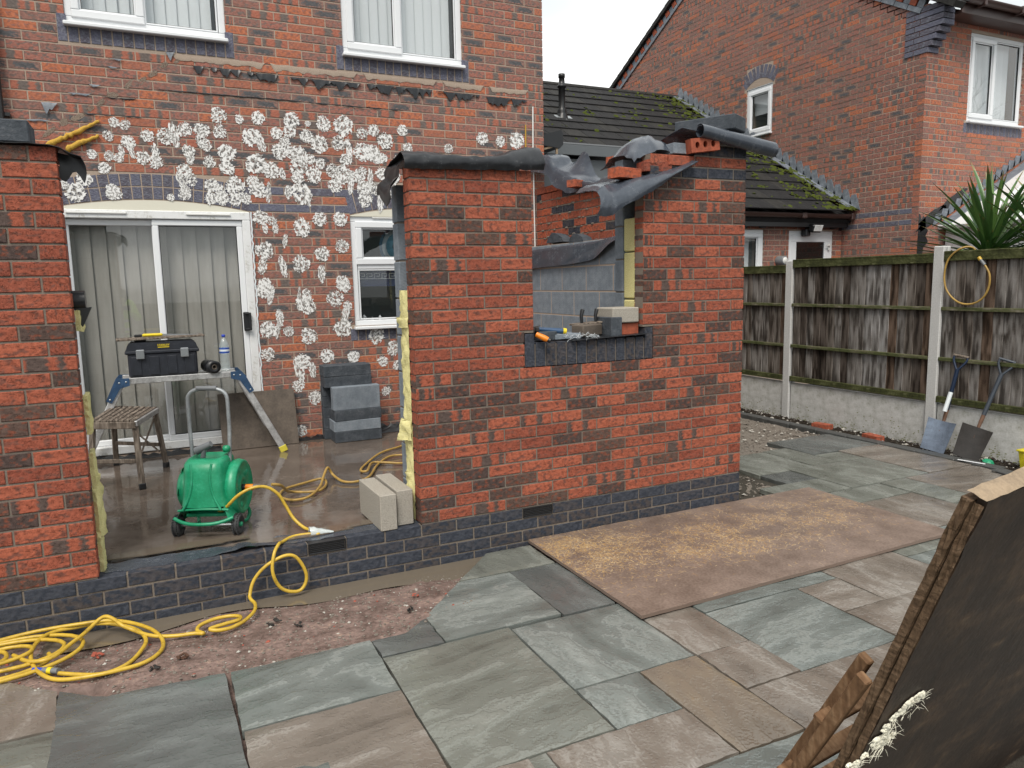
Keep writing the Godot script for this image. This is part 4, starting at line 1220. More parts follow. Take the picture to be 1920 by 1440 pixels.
	for i in 40:
		var s := inst("adhesive_smear", dm[(i * 5) % 14], mt.dab, h)
		var x := rng.randf_range(-1.7, 0.7); var y := rng.randf_range(2.15, 2.75)
		if i > 24:
			x = rng.randf_range(-0.45, 0.3); y = rng.randf_range(0.6, 2.0)
		s.transform = Transform3D(Basis(Vector3(0, 0, 1), rng.randf_range(-0.3, 0.3)) * Basis.from_scale(Vector3(rng.randf_range(0.02, 0.05), rng.randf_range(0.05, 0.13), 0.5)), Vector3(x, y, HZ + 0.001 + 0.0003 * (i % 5)))
	# the old roof line: pale mortar band, torn felt and lead in the joints
	for a in [[-1.06, -0.3, 3.392, 0.05], [-0.26, 0.52, 3.39, 0.055], [0.57, 1.3, 3.39, 0.05], [1.36, 1.8, 3.388, 0.05], [1.86, 2.3, 3.386, 0.05]]:
		part("mortar_band", ragged(a[0], a[1], a[2], a[3] * 1.7, HZ + 0.001, 700 + int(a[0] * 10), 0.2), mt.mortar_old, h)
	for a in [[-0.9, -0.5, 3.31], [-0.46, -0.2, 3.3], [-0.1, 0.55, 3.295], [0.6, 1.25, 3.3], [1.3, 1.75, 3.295], [1.82, 2.28, 3.29]]:
		part("torn_felt", ragged(a[0], a[1], a[2], 0.085, HZ + 0.004, 720 + int(a[0] * 10), 1.0), mt.dpc_black, h)
	for a in [[-1.19, 0.0, 3.095], [0.05, 0.95, 3.09], [-1.75, -1.3, 2.86], [-1.6, -1.35, 3.0]]:
		part("torn_felt", ragged(a[0], a[1], a[2], 0.016, HZ + 0.003, 740 + int(a[0] * 10), 0.6), mt.dpc_black, h)
	for a in [[-2.03, -1.92, 2.92, 0.1], [-2.16, -1.98, 2.785, 0.016], [-1.69, -1.6, 3.09, 0.03], [-1.84, -1.68, 3.01, 0.015], [-1.53, -1.42, 3.305, 0.015], [-1.1, -1.03, 3.4, 0.07], [-1.55, -1.45, 3.24, 0.012]]:
		part("lead_scrap", ragged(a[0], a[1], a[2], a[3] * 1.6, HZ + 0.006, 760 + int(a[0] * 20), 0.5), mt.lead, h)
	for a in [[Vector3(-2.02, 2.585, HZ + 0.02), Vector3(-1.635, 2.8, HZ + 0.016)], [Vector3(-1.89, 2.565, HZ + 0.02), Vector3(-1.655, 2.685, HZ + 0.015)]]:
		pts = []; var rs := []
		for i in 19:
			var t := i / 18.0
			pts.append(a[0].lerp(a[1], t) + Vector3(0, rng.randf_range(-0.008, 0.008), rng.randf_range(-0.004, 0.006)))
			rs.append((0.026 - 0.014 * t) * rng.randf_range(0.75, 1.2))
		mb = MB.new(); mb.tube(pts, rs, 8); part("expanding_foam", mb, mt.foam, h)
	mb = MB.new(); mb.tube([Vector3(2.26, 3.04, HZ + 0.004), Vector3(2.258, 2.93, HZ + 0.006), Vector3(2.256, 2.6, HZ + 0.004)], 0.007, 6); part("expanding_foam", mb, mt.foam, h)
	# white cable beside the corner
	mb = MB.new(); mb.tube([Vector3(2.345, 3.23, HZ + 0.008), Vector3(2.34, 2.8, HZ + 0.008), Vector3(2.345, 2.0, HZ + 0.01), Vector3(2.35, 0.9, HZ + 0.01)], 0.008, 6)
	part("cable", mb, mt.white_plastic, h)
	# black downpipe at the far left
	mb = MB.new(); mb.tube([Vector3(-2.31, 6.0, HZ + 0.06), Vector3(-2.31, 2.4, HZ + 0.06)], 0.034, 12)
	mb.box(Vector3(-2.29, 2.8, HZ + 0.03), Vector3(0.1, 0.03, 0.06), 0.004)
	part("downpipe", mb, mt.black_plastic, h)
	# outside tap on the wall
	mb = MB.new()
	mb.tube([Vector3(0.8, 0.6, HZ), Vector3(0.8, 0.6, HZ + 0.06), Vector3(0.8, 0.56, HZ + 0.09)], 0.013, 8)
	mb.tube([Vector3(0.8, 0.6, HZ + 0.05), Vector3(0.8, 0.66, HZ + 0.05)], 0.008, 6); mb.bar(Vector3(0.77, 0.665, HZ + 0.05), Vector3(0.83, 0.665, HZ + 0.05), 0.014, 0.01, 0.003)
	part("tap", mb, mt.shovel_dark, h)

func tile_mesh(sd: int) -> ArrayMesh:
	var r := RandomNumberGenerator.new(); r.seed = sd
	var mb := MB.new()
	mb.box(Vector3(0, 0, 0), Vector3(0.322, 0.02, 0.4), 0.005, Basis(Vector3.UP, r.randf_range(-0.006, 0.006)))
	return mb.mesh()

func make_neighbour():
	var h := thing("neighbour_house", "two storey red brick house with a gable wall behind the fence", "house", Vector3.ZERO)
	var X := 8.14; var ZF := -2.8; var ZB := -11.35
	var og := Transform3D(Basis(Vector3(0, 0, 1), Vector3(0, 1, 0), Vector3(-1, 0, 0)), Vector3(X, 0, 0))
	var gt := func(z: float) -> float: return 4.79 + min(0.5425 * (z - ZB), 0.562 * (ZF - z))
	# gable wall backing
	var mb := MB.new()
	var win := [[-6.16, -5.55, 3.83, 4.62]]
	slab_holes(mb, ZB, ZF - 0.1, 0.0, 4.7, win, -0.004, -0.24, og)
	mb.prism([Vector3(X + 0.004, 4.7, ZB), Vector3(X + 0.004, 4.7, ZF - 0.1), Vector3(X + 0.004, 7.2, -7.0)], Vector3(0.236, 0, 0))
	part("mortar", mb, mt.mortar_old, h)
	var sol := func(k: int) -> Array:
		var y := k * 0.075 + 0.0375
		var a := ZB; var b := ZF - 0.105
		if y > 4.7:
			a = max(ZB, ZB + (y - 4.79) / 0.5425 - 0.13); b = min(b, ZF - (y - 4.79) / 0.562 + 0.13)
		if a >= b: return []
		var hl: Array = [[-6.16, -5.55, 3.82, 4.63]]
		if y > 4.6:
			var lo := 9.0; var hi := -99.0
			for i in 60:
				var x := -5.855 + (i - 29.5) / 30.0 * 0.36
				if abs(x + 5.855) < 0.36 and arch_top(x, -5.855, 0.31, 4.62, 0.12, 0.225) > y - 0.02:
					lo = min(lo, x); hi = max(hi, x)
			if hi > lo: hl.append([lo, hi, y - 0.03, y + 0.03])
		return runs(a, b, y, hl)
	var pk := func(k: int, x: float) -> int:
		if k == 28 or k == 30: return 56 + (int(x * 9.0 + 200.0) & 3)
		var n := pick_old(k, x)
		return n if n < 37 or n > 42 or int(x * 31.0 + k * 7.0) % 2 == 0 else 24 + (k & 7)
	var bl := lay(og, 14, 95, sol, pk, 0.05)
	# rear wall
	var o := Transform3D(Basis(), Vector3(0, 0, ZF))
	mb = MB.new()
	slab_holes(mb, X + 0.005, 13.0, 0.0, 4.93, [[9.03, 10.24, 3.53, 4.7]], -0.004, -0.24, o)
	part("mortar", mb, mt.mortar_old, h)
	var sol2 := func(k: int) -> Array:
		var y := k * 0.075 + 0.0375
		return runs(X, 13.0, y, [[9.03, 10.24, 3.53, 4.7], [8.97, 10.3, 3.36, 3.54]])
	bl.append_array(lay(o, 14, 66, sol2, func(k: int, x: float) -> int:
		var n := pick_old(k, x)
		return n if n < 37 or n > 42 else 32 + (k % 5), 0.05))
	place(bl, h, bmesh, "brick", 300, bfar, null, func(p: Vector3) -> bool:
		return p.y < 1.85 or p.x > 10.3 or (p.z > -4.6 and p.y < 1.9))
	# blue trim
	arch(h, og, -5.855, 0.31, 4.62, 0.12, 0.218, 10, 0.003)
	var pl := []
	for i in 13:
		var x := -5.855 + (i / 6.0 - 1.0) * 0.305
		pl.append(og * Vector3(x, arch_top(x, -5.855, 0.308, 4.62, 0.12, 0.0), -0.03))
	pl.append(og * Vector3(-5.55, 4.612, -0.03)); pl.append(og * Vector3(-6.16, 4.612, -0.03))
	mb = MB.new(); mb.prism(pl, Vector3(-0.024, 0, 0)); part("arch_panel", mb, mt.upvc, h)
	var w := window(h, og, -6.16, -5.55, 3.83, 4.61, [[-6.1, -5.61, 3.89, 4.55, true]], 0.02)
	room(h, og, -6.16, -5.55, 3.8, 4.65, 1.0)
	boxpart("roller_blind", og * Vector3(-5.855, 4.36, -0.16), Vector3(0.5, 0.34, 0.004), 0.0, mt.blind_up, w, og.basis)
	sill_bricks(h, o, 8.97, 10.3, 3.36, 3.5, 18)
	var w2 := window(h, o, 9.03, 10.24, 3.53, 4.7, [[9.09, 9.6, 3.59, 4.64, true], [9.6, 10.18, 3.59, 4.64, false]], 0.02)
	room(h, o, 9.03, 10.24, 3.4, 4.75, 1.4)
	slats(w2, o, 9.05, 10.22, 3.5, 4.68, -0.17, mt.blind_up, 0.12)
	# corbelled blue bricks at the eaves corner
	var list := []
	for k in 8:
		var y: float = 4.37 + k * 0.075
		var out: float = min(k, 4) * 0.05 + 0.02
		var za := ZF - 0.33; var zb := ZF + out; var zm := ZF - (0.12 if k % 2 else 0.2)
		for e in [[za, zm - 0.005], [zm + 0.005, zb - 0.004]]:
			list.append([og * Transform3D(Basis.from_scale(Vector3(e[1] - e[0], 1, 1)), Vector3((e[0] + e[1]) * 0.5, y, 0.012)), 56 + k % 4])
		list.append([Transform3D(Basis.from_scale(Vector3(0.2, 1, 1)), Vector3(X + 0.1, y, ZF + out)), 56 + k % 4])
	place(list, h, bmesh, "corbel_brick")
	# verge: band of blue bricks, dentils, tile edge
	for sgn in [1, -1]:
		var dirv := Vector3(0, 0.5425 if sgn > 0 else 0.562, sgn).normalized()
		var start := Vector3(X, 4.79, ZB if sgn > 0 else ZF - 0.12)
		if sgn < 0: start.y = 4.85
		var bs := Basis(Vector3(sgn, 0, 0), Vector3(0, abs(dirv.z), -dirv.y * sign(dirv.z)), dirv)
		for i in range(-2, 22):
			var c := start + dirv * (0.12 + i * 0.235) + bs.y * 0.035
			if c.y > 7.2: continue
			boxpart("verge_tile", c + Vector3(0.02, 0, 0) + bs.y * 0.19, Vector3(0.2, 0.085, 0.25), 0.006, mt.tile_worn, h, bs * Basis(Vector3.RIGHT, 0.04 * sgn))
			if i < 0: continue
			boxpart("verge_brick", c + Vector3(0.015, 0.0, 0), Vector3(0.08, 0.065, 0.226), 0.003, mt.lead, h, bs)
			for j in 2:
				boxpart("dentil", c + Vector3(0.02 - 0.016 * (j % 2), 0, 0) + bs.y * 0.085 + dirv * (j * 0.117 - 0.06), Vector3(0.07, 0.1, 0.107), 0.003, mt.lead if j % 2 == 0 else mt.red_face, h, bs)
	# roof over the house
	mb = MB.new()
	mb.prism([Vector3(X + 0.05, 4.975, ZF + 0.3), Vector3(X + 0.05, 7.44, -7.0), Vector3(X + 0.05, 4.975, ZB - 0.3), Vector3(X + 0.05, 4.9, ZB - 0.3), Vector3(X + 0.05, 7.36, -7.0), Vector3(X + 0.05, 4.92, ZF + 0.3)], Vector3(6.0, 0, 0))
	part("roof", mb, mt.tile_worn, h)
	# brown gutter and soffit
	mb = MB.new()
	mb.box(Vector3(10.7, 4.8, ZF + 0.13), Vector3(4.6, 0.03, 0.26), 0.004); mb.box(Vector3(10.7, 4.87, ZF + 0.26), Vector3(4.6, 0.17, 0.025), 0.004)
	part("soffit", mb, mt.brown_plastic, h)
	var g := []
	for i in 2:
		var row := []
		for j in 9:
			var a := PI + PI * j / 8.0
			row.append(Vector3(8.42 + i * 4.5, 4.95 + 0.06 * sin(a), ZF + 0.335 - 0.06 * cos(a)))
		g.append(row)
	mb = MB.new(); mb.sheet(g, 0.004); part("gutter", mb, mt.brown_plastic, h)
	for i in 5: boxpart("gutter_bracket", Vector3(8.7 + i * 0.8, 4.92, ZF + 0.33), Vector3(0.05, 0.1, 0.14), 0.01, mt.brown_plastic, h)
	# lean-to with a pale roof against the rear wall, its lead flashing in steps
	var c := thing("lean_to_roof", "pale lean-to roof with stepped lead flashing against neighbour's wall", "roof", Vector3(8.4, 0, ZF))
	var L0 := Vector3(0.05, 2.1, 0.0); var L1 := Vector3(2.6, 3.4, 0.0)
	mb = MB.new()
	mb.prism([L0 + Vector3(0.25, -0.03, 0.02), L1 + Vector3(0, -0.16, 0.02), Vector3(2.6, 1.6, 0.02), Vector3(0.3, 1.6, 0.02)], Vector3(0, 0, 1.6))
	part("side_panel", mb, mt.upvc_dirty, c)
	mb = MB.new()
	mb.bar(L0 + Vector3(0.1, -0.04, 0.85), L1 + Vector3(0, -0.1, 0.85), 1.75, 0.06, 0.006)
	part("roof_sheet", mb, mt.upvc_dirty, c)
	mb = MB.new(); mb.bar(L0 + Vector3(0.1, -0.005, 0.09), L1 + Vector3(0, -0.065, 0.09), 0.17, 0.012, 0.003); part("lead_apron", mb, mt.lead, c)
	for i in 3:
		mb = MB.new(); mb.bar(L0 + Vector3(0.1, -0.0, 0.5 + i * 0.5), L1 + Vector3(0, -0.06, 0.5 + i * 0.5), 0.04, 0.03, 0.004); part("glazing_bar", mb, mt.upvc, c)
	for i in 18:
		var p := L0.lerp(L1, (i + 0.5) / 18.0)
		mb = MB.new()
		mb.prism([p + Vector3(-0.09, -0.06, 0.003), p + Vector3(0.1, 0.035, 0.003), p + Vector3(0.1, 0.115, 0.003), p + Vector3(-0.03, 0.115, 0.003)], Vector3(0, 0, 0.006))
		part("lead_step", mb, mt.lead, c)
	# bitumen brushed on the wall above the flashing
	var nb := noise(3.0, 830, 3)
	for i in 3:
		var pl2 := []
		var base: Array = [[8.16, 1.95, 0.17, 0.3], [8.42, 2.2, 0.3, 0.09], [8.85, 2.45, 0.28, 0.06]][i]
		for j in 30:
			var a := TAU * j / 30.0
			var k: float = 1.0 + 0.45 * nb.get_noise_2d(cos(a) * 1.5 + i * 9.0, sin(a) * 1.5)
			var px: float = cos(a) * base[2] * k; var py: float = sin(a) * base[3] * k
			if i == 0: px = max(px, -0.015)
			pl2.append(Vector3(base[0] + px, base[1] + py + (px * 0.55 if i > 0 else 0.0), ZF + 0.0015))
		mb = MB.new(); mb.prism(pl2, Vector3(0, 0, 0.003)); part("bitumen", mb, mt.poly_black, h)
	# junction box on the gable
	boxpart("junction_box", Vector3(X - 0.04, 2.16, -4.12), Vector3(0.08, 0.14, 0.14), 0.008, mt.brown_plastic, h)

func make_link():
	var h := thing("link_building", "low brick link with dark mossy tiled roof between the two houses", "building", Vector3.ZERO)
	var Z := -4.05
	var o := Transform3D(Basis(), Vector3(0, 0, Z))
	var holes := [[5.55, 6.585, 1.2, 2.1], [7.06, 7.95, 0.0, 2.09]]
	var mb := MB.new()
	slab_holes(mb, 2.5, 8.13, -0.2, 2.3, holes, -0.004, -0.24, o)
	part("mortar", mb, mt.mortar_old, h)
	var bl := lay(o, 10, 30, func(k: int) -> Array: return runs(4.6, 8.135, k * 0.075 + 0.0375, holes), func(k: int, x: float) -> int:
		var n := pick_old(k, x)
		return n if n < 37 or n > 42 else 24 + (k & 7), 0.03)
	place(bl, h, bmesh, "brick", 300, bfar)
	var w := window(h, o, 5.55, 6.585, 1.2, 2.1, [[5.61, 6.05, 1.26, 2.04, false], [6.05, 6.525, 1.26, 2.04, true]], 0.02)
	room(h, o, 5.55, 6.585, 1.1, 2.15, 1.0)
	slats(w, o, 5.6, 6.55, 1.2, 2.08, -0.17, mt.blind_up, 0.12)
	mb = MB.new(); ring(mb, o, 7.06, 7.95, 0.0, 2.09, 0.06, -0.01, -0.08, 0.006)
	var d := part("door", mb, mt.upvc, h)
	mb = MB.new(); ring(mb, o, 7.11, 7.9, 0.05, 2.04, 0.11, -0.004, -0.05, 0.006); mb.box(o * Vector3(7.505, 0.6, -0.03), Vector3(0.6, 0.9, 0.03), 0.004)
	var dl := part("door_leaf", mb, mt.upvc, d)
	boxpart("pane", o * Vector3(7.505, 1.49, -0.025), Vector3(0.58, 0.9, 0.005), 0.0, mt.glass_dark, dl)
	mb = MB.new(); mb.box(o * Vector3(7.86, 1.86, 0.012), Vector3(0.03, 0.1, 0.02), 0.004); mb.box(o * Vector3(7.835, 1.88, 0.035), Vector3(0.09, 0.018, 0.018), 0.004)
	part("door_handle", mb, mt.white_plastic, dl)
	room(h, o, 7.06, 7.95, 0.0, 2.1, 1.2)
	# roof
	var E0 := Vector3(0, 2.33, -3.8); var E1 := Vector3(0, 4.88, -8.05)
	var sl := (E1 - E0).normalized(); var up := Vector3(0, -sl.z, sl.y); up = Vector3(0, abs(up.y), abs(sl.y))
	mb = MB.new()
	mb.prism([Vector3(2.5, 2.3, -3.86), Vector3(2.5, 4.84, -8.05), Vector3(2.5, 4.84, -8.3), Vector3(2.5, 2.3, -12.0), Vector3(2.5, 2.2, -12.0), Vector3(2.5, 2.2, -3.9)], Vector3(5.63, 0, 0))
	part("roof", mb, mt.tile, h)
	var tm := []
	for i in 3: tm.append(tile_mesh(i))
	var len := E0.distance_to(E1)
	var rows := int(len / 0.33)
	for r in rows:
		for i in 16:
			var x := 2.55 + i * 0.33 + (0.165 if r % 2 else 0.0)
			if x > 8.05: continue
			var c := E0 + sl * (0.17 + r * 0.33) + up * 0.045 + Vector3(x + 0.16, 0, 0)
			if x + 0.16 < 2.475: continue
			var t := inst("roof_tile", tm[(i + r) % 3], mt.tile if (i * 7 + r * 3) % 4 else mt.tile_worn, h)
			var z := -sl
			var b := Basis(Vector3.RIGHT, up, z)
			t.transform = Transform3D(b * Basis(Vector3.RIGHT, -0.06 + rng.randf_range(-0.006, 0.006)), c)
	for i in 13:
		mb = MB.new()
		var g := []
		for k in 2:
			var row := []
			for j in 7:
				var a := PI * j / 6.0
				row.append(Vector3(2.5 + i * 0.44 + k * 0.43, 4.9 + 0.07 * sin(a), -8.1 + 0.13 * cos(a)))
			g.append(row)
		mb.sheet(g, 0.015); part("ridge_tile", mb, mt.tile_worn, h)
	# moss on the tiles
	mb = MB.new()
	var nz := noise(0.9, 900, 3)
	for i in 2600:
		var t := rng.randf(); var x := 8.1 - pow(rng.randf(), 2.0) * 4.0
		var right := smoothstep(6.4, 8.0, x)
		var den := right * 0.9 + 0.12
		if nz.get_noise_2d(x * 2.0, t * 9.0) + den * 0.75 < 0.42: continue
		var row := int(t * rows)
		var v: float = (row + (rng.randf() * 0.35 if rng.randf() < 0.6 else rng.randf())) * 0.33
		var c := E0 + sl * v + up * 0.062 + Vector3(x, 0, 0)
		var r := rng.randf_range(0.012, 0.035)
		var rot := Basis(up, rng.randf() * TAU)
		mb.sg(1)
		for k in 6:
			var a := TAU * k / 6; var a2 := TAU * (k + 1) / 6
			mb.tri(c + up * r * 0.6, c + rot * Vector3(cos(a2) * r * 1.5, 0, sin(a2) * r) , c + rot * Vector3(cos(a) * r * 1.5, 0, sin(a) * r))
	mb.sg(-1)
	var ms := part("moss", mb, mt.moss, h); ms.set_meta("kind", "stuff")
	# stepped lead flashing up the gable
	for i in 28:
		var p := E0.lerp(E1, (i + 0.3) / 28.0) + Vector3(8.14, 0.06, 0)
		mb = MB.new()
		mb.prism([p + Vector3(-0.012, -0.04, 0.11), p + Vector3(-0.012, 0.07, -0.09), p + Vector3(-0.012, 0.2, -0.05), p + Vector3(-0.012, 0.2, 0.03)], Vector3(0.008, 0, 0))
		part("lead_step", mb, mt.lead, h)
	mb = MB.new(); mb.bar(E0 + Vector3(8.06, 0.075, 0), E1 + Vector3(8.06, 0.075, 0), 0.15, 0.012, 0.0, Vector3(0, 1, 0)); part("lead_soaker", mb, mt.lead, h)
	# gutter, fascia, brackets
	mb = MB.new(); mb.box(Vector3(5.4, 2.22, -3.93), Vector3(5.4, 0.17, 0.03), 0.004); mb.box(Vector3(5.4, 2.17, -3.99), Vector3(5.4, 0.02, 0.12))
	part("fascia", mb, mt.black_plastic, h)
	var g2 := []
	for i in 2:
		var row := []
		for j in 9:
			var a := PI + PI * j / 8.0
			row.append(Vector3(4.6 + i * 3.52, 2.32 + 0.058 * sin(a), -3.855 - 0.058 * cos(a)))
		g2.append(row)
	mb = MB.new(); mb.sheet(g2, 0.004); part("gutter", mb, mt.brown_plastic, h)
	mb = MB.new(); mb.box(Vector3(7.1, 2.29, -3.855), Vector3(0.09, 0.085, 0.13), 0.01); mb.box(Vector3(8.08, 2.29, -3.855), Vector3(0.07, 0.1, 0.13), 0.01)
	part("gutter_joint", mb, mt.brown_plastic, h)
	for x in [5.2, 6.15, 6.5, 7.4, 7.9]: boxpart("bracket", Vector3(x, 2.17, -4.0), Vector3(0.05, 0.1, 0.1), 0.004, mt.black_plastic, h)
	# flood light
	var fl := boxpart("flood_light", Vector3(7.42, 2.12, Z + 0.16), Vector3(0.2, 0.12, 0.09), 0.02, mt.black_plastic, h, Basis(Vector3.RIGHT, 0.35))
	boxpart("lens", Vector3(7.42, 2.115, Z + 0.206), Vector3(0.16, 0.09, 0.008), 0.003, mt.upvc_dirty, fl, Basis(Vector3.RIGHT, 0.35))
	mb = MB.new(); mb.box(Vector3(7.33, 2.06, Z + 0.06), Vector3(0.09, 0.1, 0.1), 0.01); part("sensor", mb, mt.black_plastic, fl)
	# round extract outlet
	mb = MB.new(); mb.lathe([[0.0, 0.14], [0.055, 0.14], [0.065, 0.13], [0.065, 0.0]], Transform3D(Basis(Vector3.RIGHT, PI / 2), Vector3(6.86, 1.66, Z)), 20)
	var fo := part("flue_outlet", mb, mt.grey_plastic, h)
	mb = MB.new(); mb.lathe([[0.0, 0.006], [0.045, 0.004], [0.048, 0.0]], Transform3D(Basis(Vector3.RIGHT, PI / 2), Vector3(6.86, 1.66, Z + 0.14)), 20); part("grille", mb, mt.white_plastic, fo)
	# black flue through the roof
	var f := thing("roof_flue", "black flue pipe with pale flashing on the dark tiled roof", "flue", Vector3(4.68, 3.95, -6.5))
	f.scale = Vector3(0.85, 0.62, 0.85)
	mb = MB.new(); mb.lathe([[0.09, -0.1], [0.085, 0.22], [0.075, 0.26], [0.062, 0.3], [0.062, 0.78], [0.085, 0.8], [0.085, 0.84], [0.06, 0.86], [0.05, 1.02], [0.062, 1.03], [0.062, 1.12], [0.0, 1.12]], Transform3D(), 20)
	part("pipe", mb, mt.black_plastic, f)
	mb = MB.new(); mb.box(Vector3(0, 0.02, 0.1), Vector3(0.34, 0.012, 0.3), 0.004, Basis(Vector3.RIGHT, 0.7)); part("flashing", mb, mt.galv, f)
	mb = MB.new(); mb.lathe([[0.13, 0.0], [0.085, 0.16]], Transform3D(), 16); part("collar", mb, mt.black_plastic, f)
	# grey clad box in front of the roof
	var b2 := thing("clad_extension", "dark grey clad flat roofed box beside the house corner", "extension", Vector3(2.48, 0, -3.5))
	mb = MB.new(); mb.box(Vector3(0.78, 1.35, -0.75), Vector3(1.5, 2.96, 1.4)); part("panel", mb, mt.clad, b2)
	boxpart("fascia_board", Vector3(0.82, 2.915, 0.02), Vector3(1.62, 0.115, 0.03), 0.004, mt.clad, b2)
	boxpart("roof_edge", Vector3(0.82, 2.985, -0.72), Vector3(1.64, 0.02, 1.5), 0.004, mt.grey_plastic, b2)
	boxpart("corner_trim", Vector3(1.56, 2.7, 0.02), Vector3(0.12, 0.5, 0.03), 0.004, mt.grey_plastic, b2)
	var e := thing("box_end", "black folded box end with cream timber edge on the house corner", "box end", Vector3(2.49, 2.82, -3.04))
	mb = MB.new(); mb.prism([Vector3(0, 0.04, 0), Vector3(0.2, 0.02, 0), Vector3(0.24, 0.06, 0), Vector3(0.24, 0.17, 0), Vector3(0.22, 0.21, 0), Vector3(0.0, 0.15, 0)], Vector3(0, 0, -0.3)); part("fold", mb, mt.black_plastic, e)
	mb = MB.new(); mb.bar(Vector3(0.0, 0.0, -0.02), Vector3(0.17, 0.05, -0.02), 0.02, 0.02); mb.bar(Vector3(0.17, 0.05, -0.02), Vector3(0.17, -0.06, -0.02), 0.02, 0.02); part("timber_edge", mb, mt.ply_torn, e)

# ---------- fence ----------
func board_mesh(h: float, w: float, sd: int) -> ArrayMesh:
	var r := noise(1.7, sd, 3)
	var g := []
	for i in 13:
		var y := h * i / 12.0
		var a := -w * 0.5 + r.get_noise_2d(y * 2.0, 1.0) * 0.007; var b := w * 0.5 + r.get_noise_2d(y * 2.0, 9.0) * 0.007
		g.append([Vector3(0.009, y, a), Vector3(0.002, y, lerp(a, b, 0.5)), Vector3(-0.008, y, b)])
	var mb := MB.new(); mb.sheet(g, 0.012, false)
	return mb.mesh()

func make_fence():
	var X := 5.45
	var posts := [[1.32, 1.68, "concrete fence post behind the yellow plastic stand"], [-0.57, 1.69, "speckled concrete fence post beside the two shovels"], [-2.42, 1.615, "concrete fence post between the mossy dark panels"], [-4.27, 1.58, "concrete fence post by the hardcore path, far from the shovels"]]
	for p in posts:
		var o := thing("concrete_post", p[2], "fence post", Vector3(X, G - 0.1, p[0]), "concrete fence posts")
		var hh: float = p[1] - (G - 0.1)
		var mb := MB.new()
		for s in [-1, 1]: mb.box(Vector3(s * 0.034, hh * 0.5, 0), Vector3(0.036, hh, 0.105), 0.008)
		mb.box(Vector3(0, hh * 0.5, 0), Vector3(0.034, hh - 0.01, 0.045))
		part("shaft", mb, mt.post, o)
	var bm := []
	for i in 6: bm.append(board_mesh(1.36, 0.108 + 0.006 * (i % 3), 40 + i))
	var panels := [[-0.515, 1.265, 1.63, "weathered grey brown fence panel with a hose looped on it"], [-2.365, -0.625, 1.615, "dark streaked fence panel with mossy top rail between two posts"], [-4.215, -2.475, 1.555, "dark fence panel with mossy rails next to the hardcore path"], [-6.1, -4.325, 1.53, "fence panel at the far end of the fence by the link building"]]
	for a in panels:
		var z0: float = a[0]; var z1: float = a[1]; var top: float = a[2]
		var o := thing("timber_fence", a[3], "fence panel", Vector3(X, 0.2, (z0 + z1) * 0.5), "timber fence panels")
		var L2 := z1 - z0
		var n := int(L2 / 0.092)
		for i in n:
			var b := inst("board", bm[rng.randi() % 6], mt["plank%d" % [0, 1, 3, 1, 2, 0, 4, 1, 3, 2][rng.randi() % 10]] if a[0] < -1.0 else mt["plank%d" % [1, 2, 1, 4, 2, 1, 3][rng.randi() % 7]], o)
			var s: float = (top - 0.2 - 0.04) / 1.36
			b.transform = Transform3D(Basis.from_scale(Vector3(1, s, 1)), Vector3(rng.randf_range(-0.002, 0.002) - 0.004 * (i % 2), 0.01, -L2 * 0.5 + (i + 0.5) * L2 / n))
		var k := 0
		for y in [top - 0.2 - 0.045, 0.9, 0.42, 0.03]:
			var mb := MB.new()
			var hgt: float = [0.075, 0.035, 0.035, 0.06][k]
			mb.box(Vector3(-0.034, y, 0), Vector3(0.038, hgt, L2), 0.004)
			part("rail", mb, mt.moss_wood if k == 0 or k == 3 else mt.rail, o)
			if k == 0: boxpart("capping", Vector3(-0.012, top - 0.2, 0), Vector3(0.085, 0.02, L2), 0.004, mt.moss_wood, o)
			k += 1
	var gb := [[-0.515, 1.265, "pale concrete gravel board behind the two shovels"], [-2.365, -0.625, "pale concrete gravel board stained green along its foot"], [-4.215, -2.475, "pale concrete gravel board beside the hardcore path"], [-6.1, -4.325, "concrete gravel board at the far end of the fence"]]
	for a in gb:
		var o := thing("gravel_board", a[2], "gravel board", Vector3(X, G - 0.06, (a[0] + a[1]) * 0.5), "concrete gravel boards under the fence")
		var mb := MB.new(); mb.box(Vector3(0.0, 0.235, 0), Vector3(0.05, 0.46, a[1] - a[0]), 0.008)
		part("slab", mb, mt.gravel_board, o)
		# green algae growing along the foot
		mb = MB.new(); mb.sg(1)
		var nn := noise(2.0, 77, 3)
		for i in 260:
			var z: float = rng.randf_range(-0.5, 0.5) * (a[1] - a[0]); var y := 0.04 + pow(rng.randf(), 2.2) * 0.22 * (0.7 + nn.get_noise_1d(z))
			var r := rng.randf_range(0.002, 0.007)
			for k in 4:
				var t := TAU * k / 4; var t2 := TAU * (k + 1) / 4
				mb.tri(Vector3(-0.0266, y, z), Vector3(-0.0254, y + sin(t) * r, z + cos(t) * r * 1.8), Vector3(-0.0254, y + sin(t2) * r, z + cos(t2) * r * 1.8))
		mb.sg(-1)
		var al := part("algae", mb, mt.algae, o); al.set_meta("kind", "stuff")

# ---------- the new extension ----------
func block_mesh(l: float, h := 0.215, t := 0.1) -> ArrayMesh:
	var mb := MB.new(); mb.box(Vector3.ZERO, Vector3(l, h, t), 0.004)
	return mb.mesh()

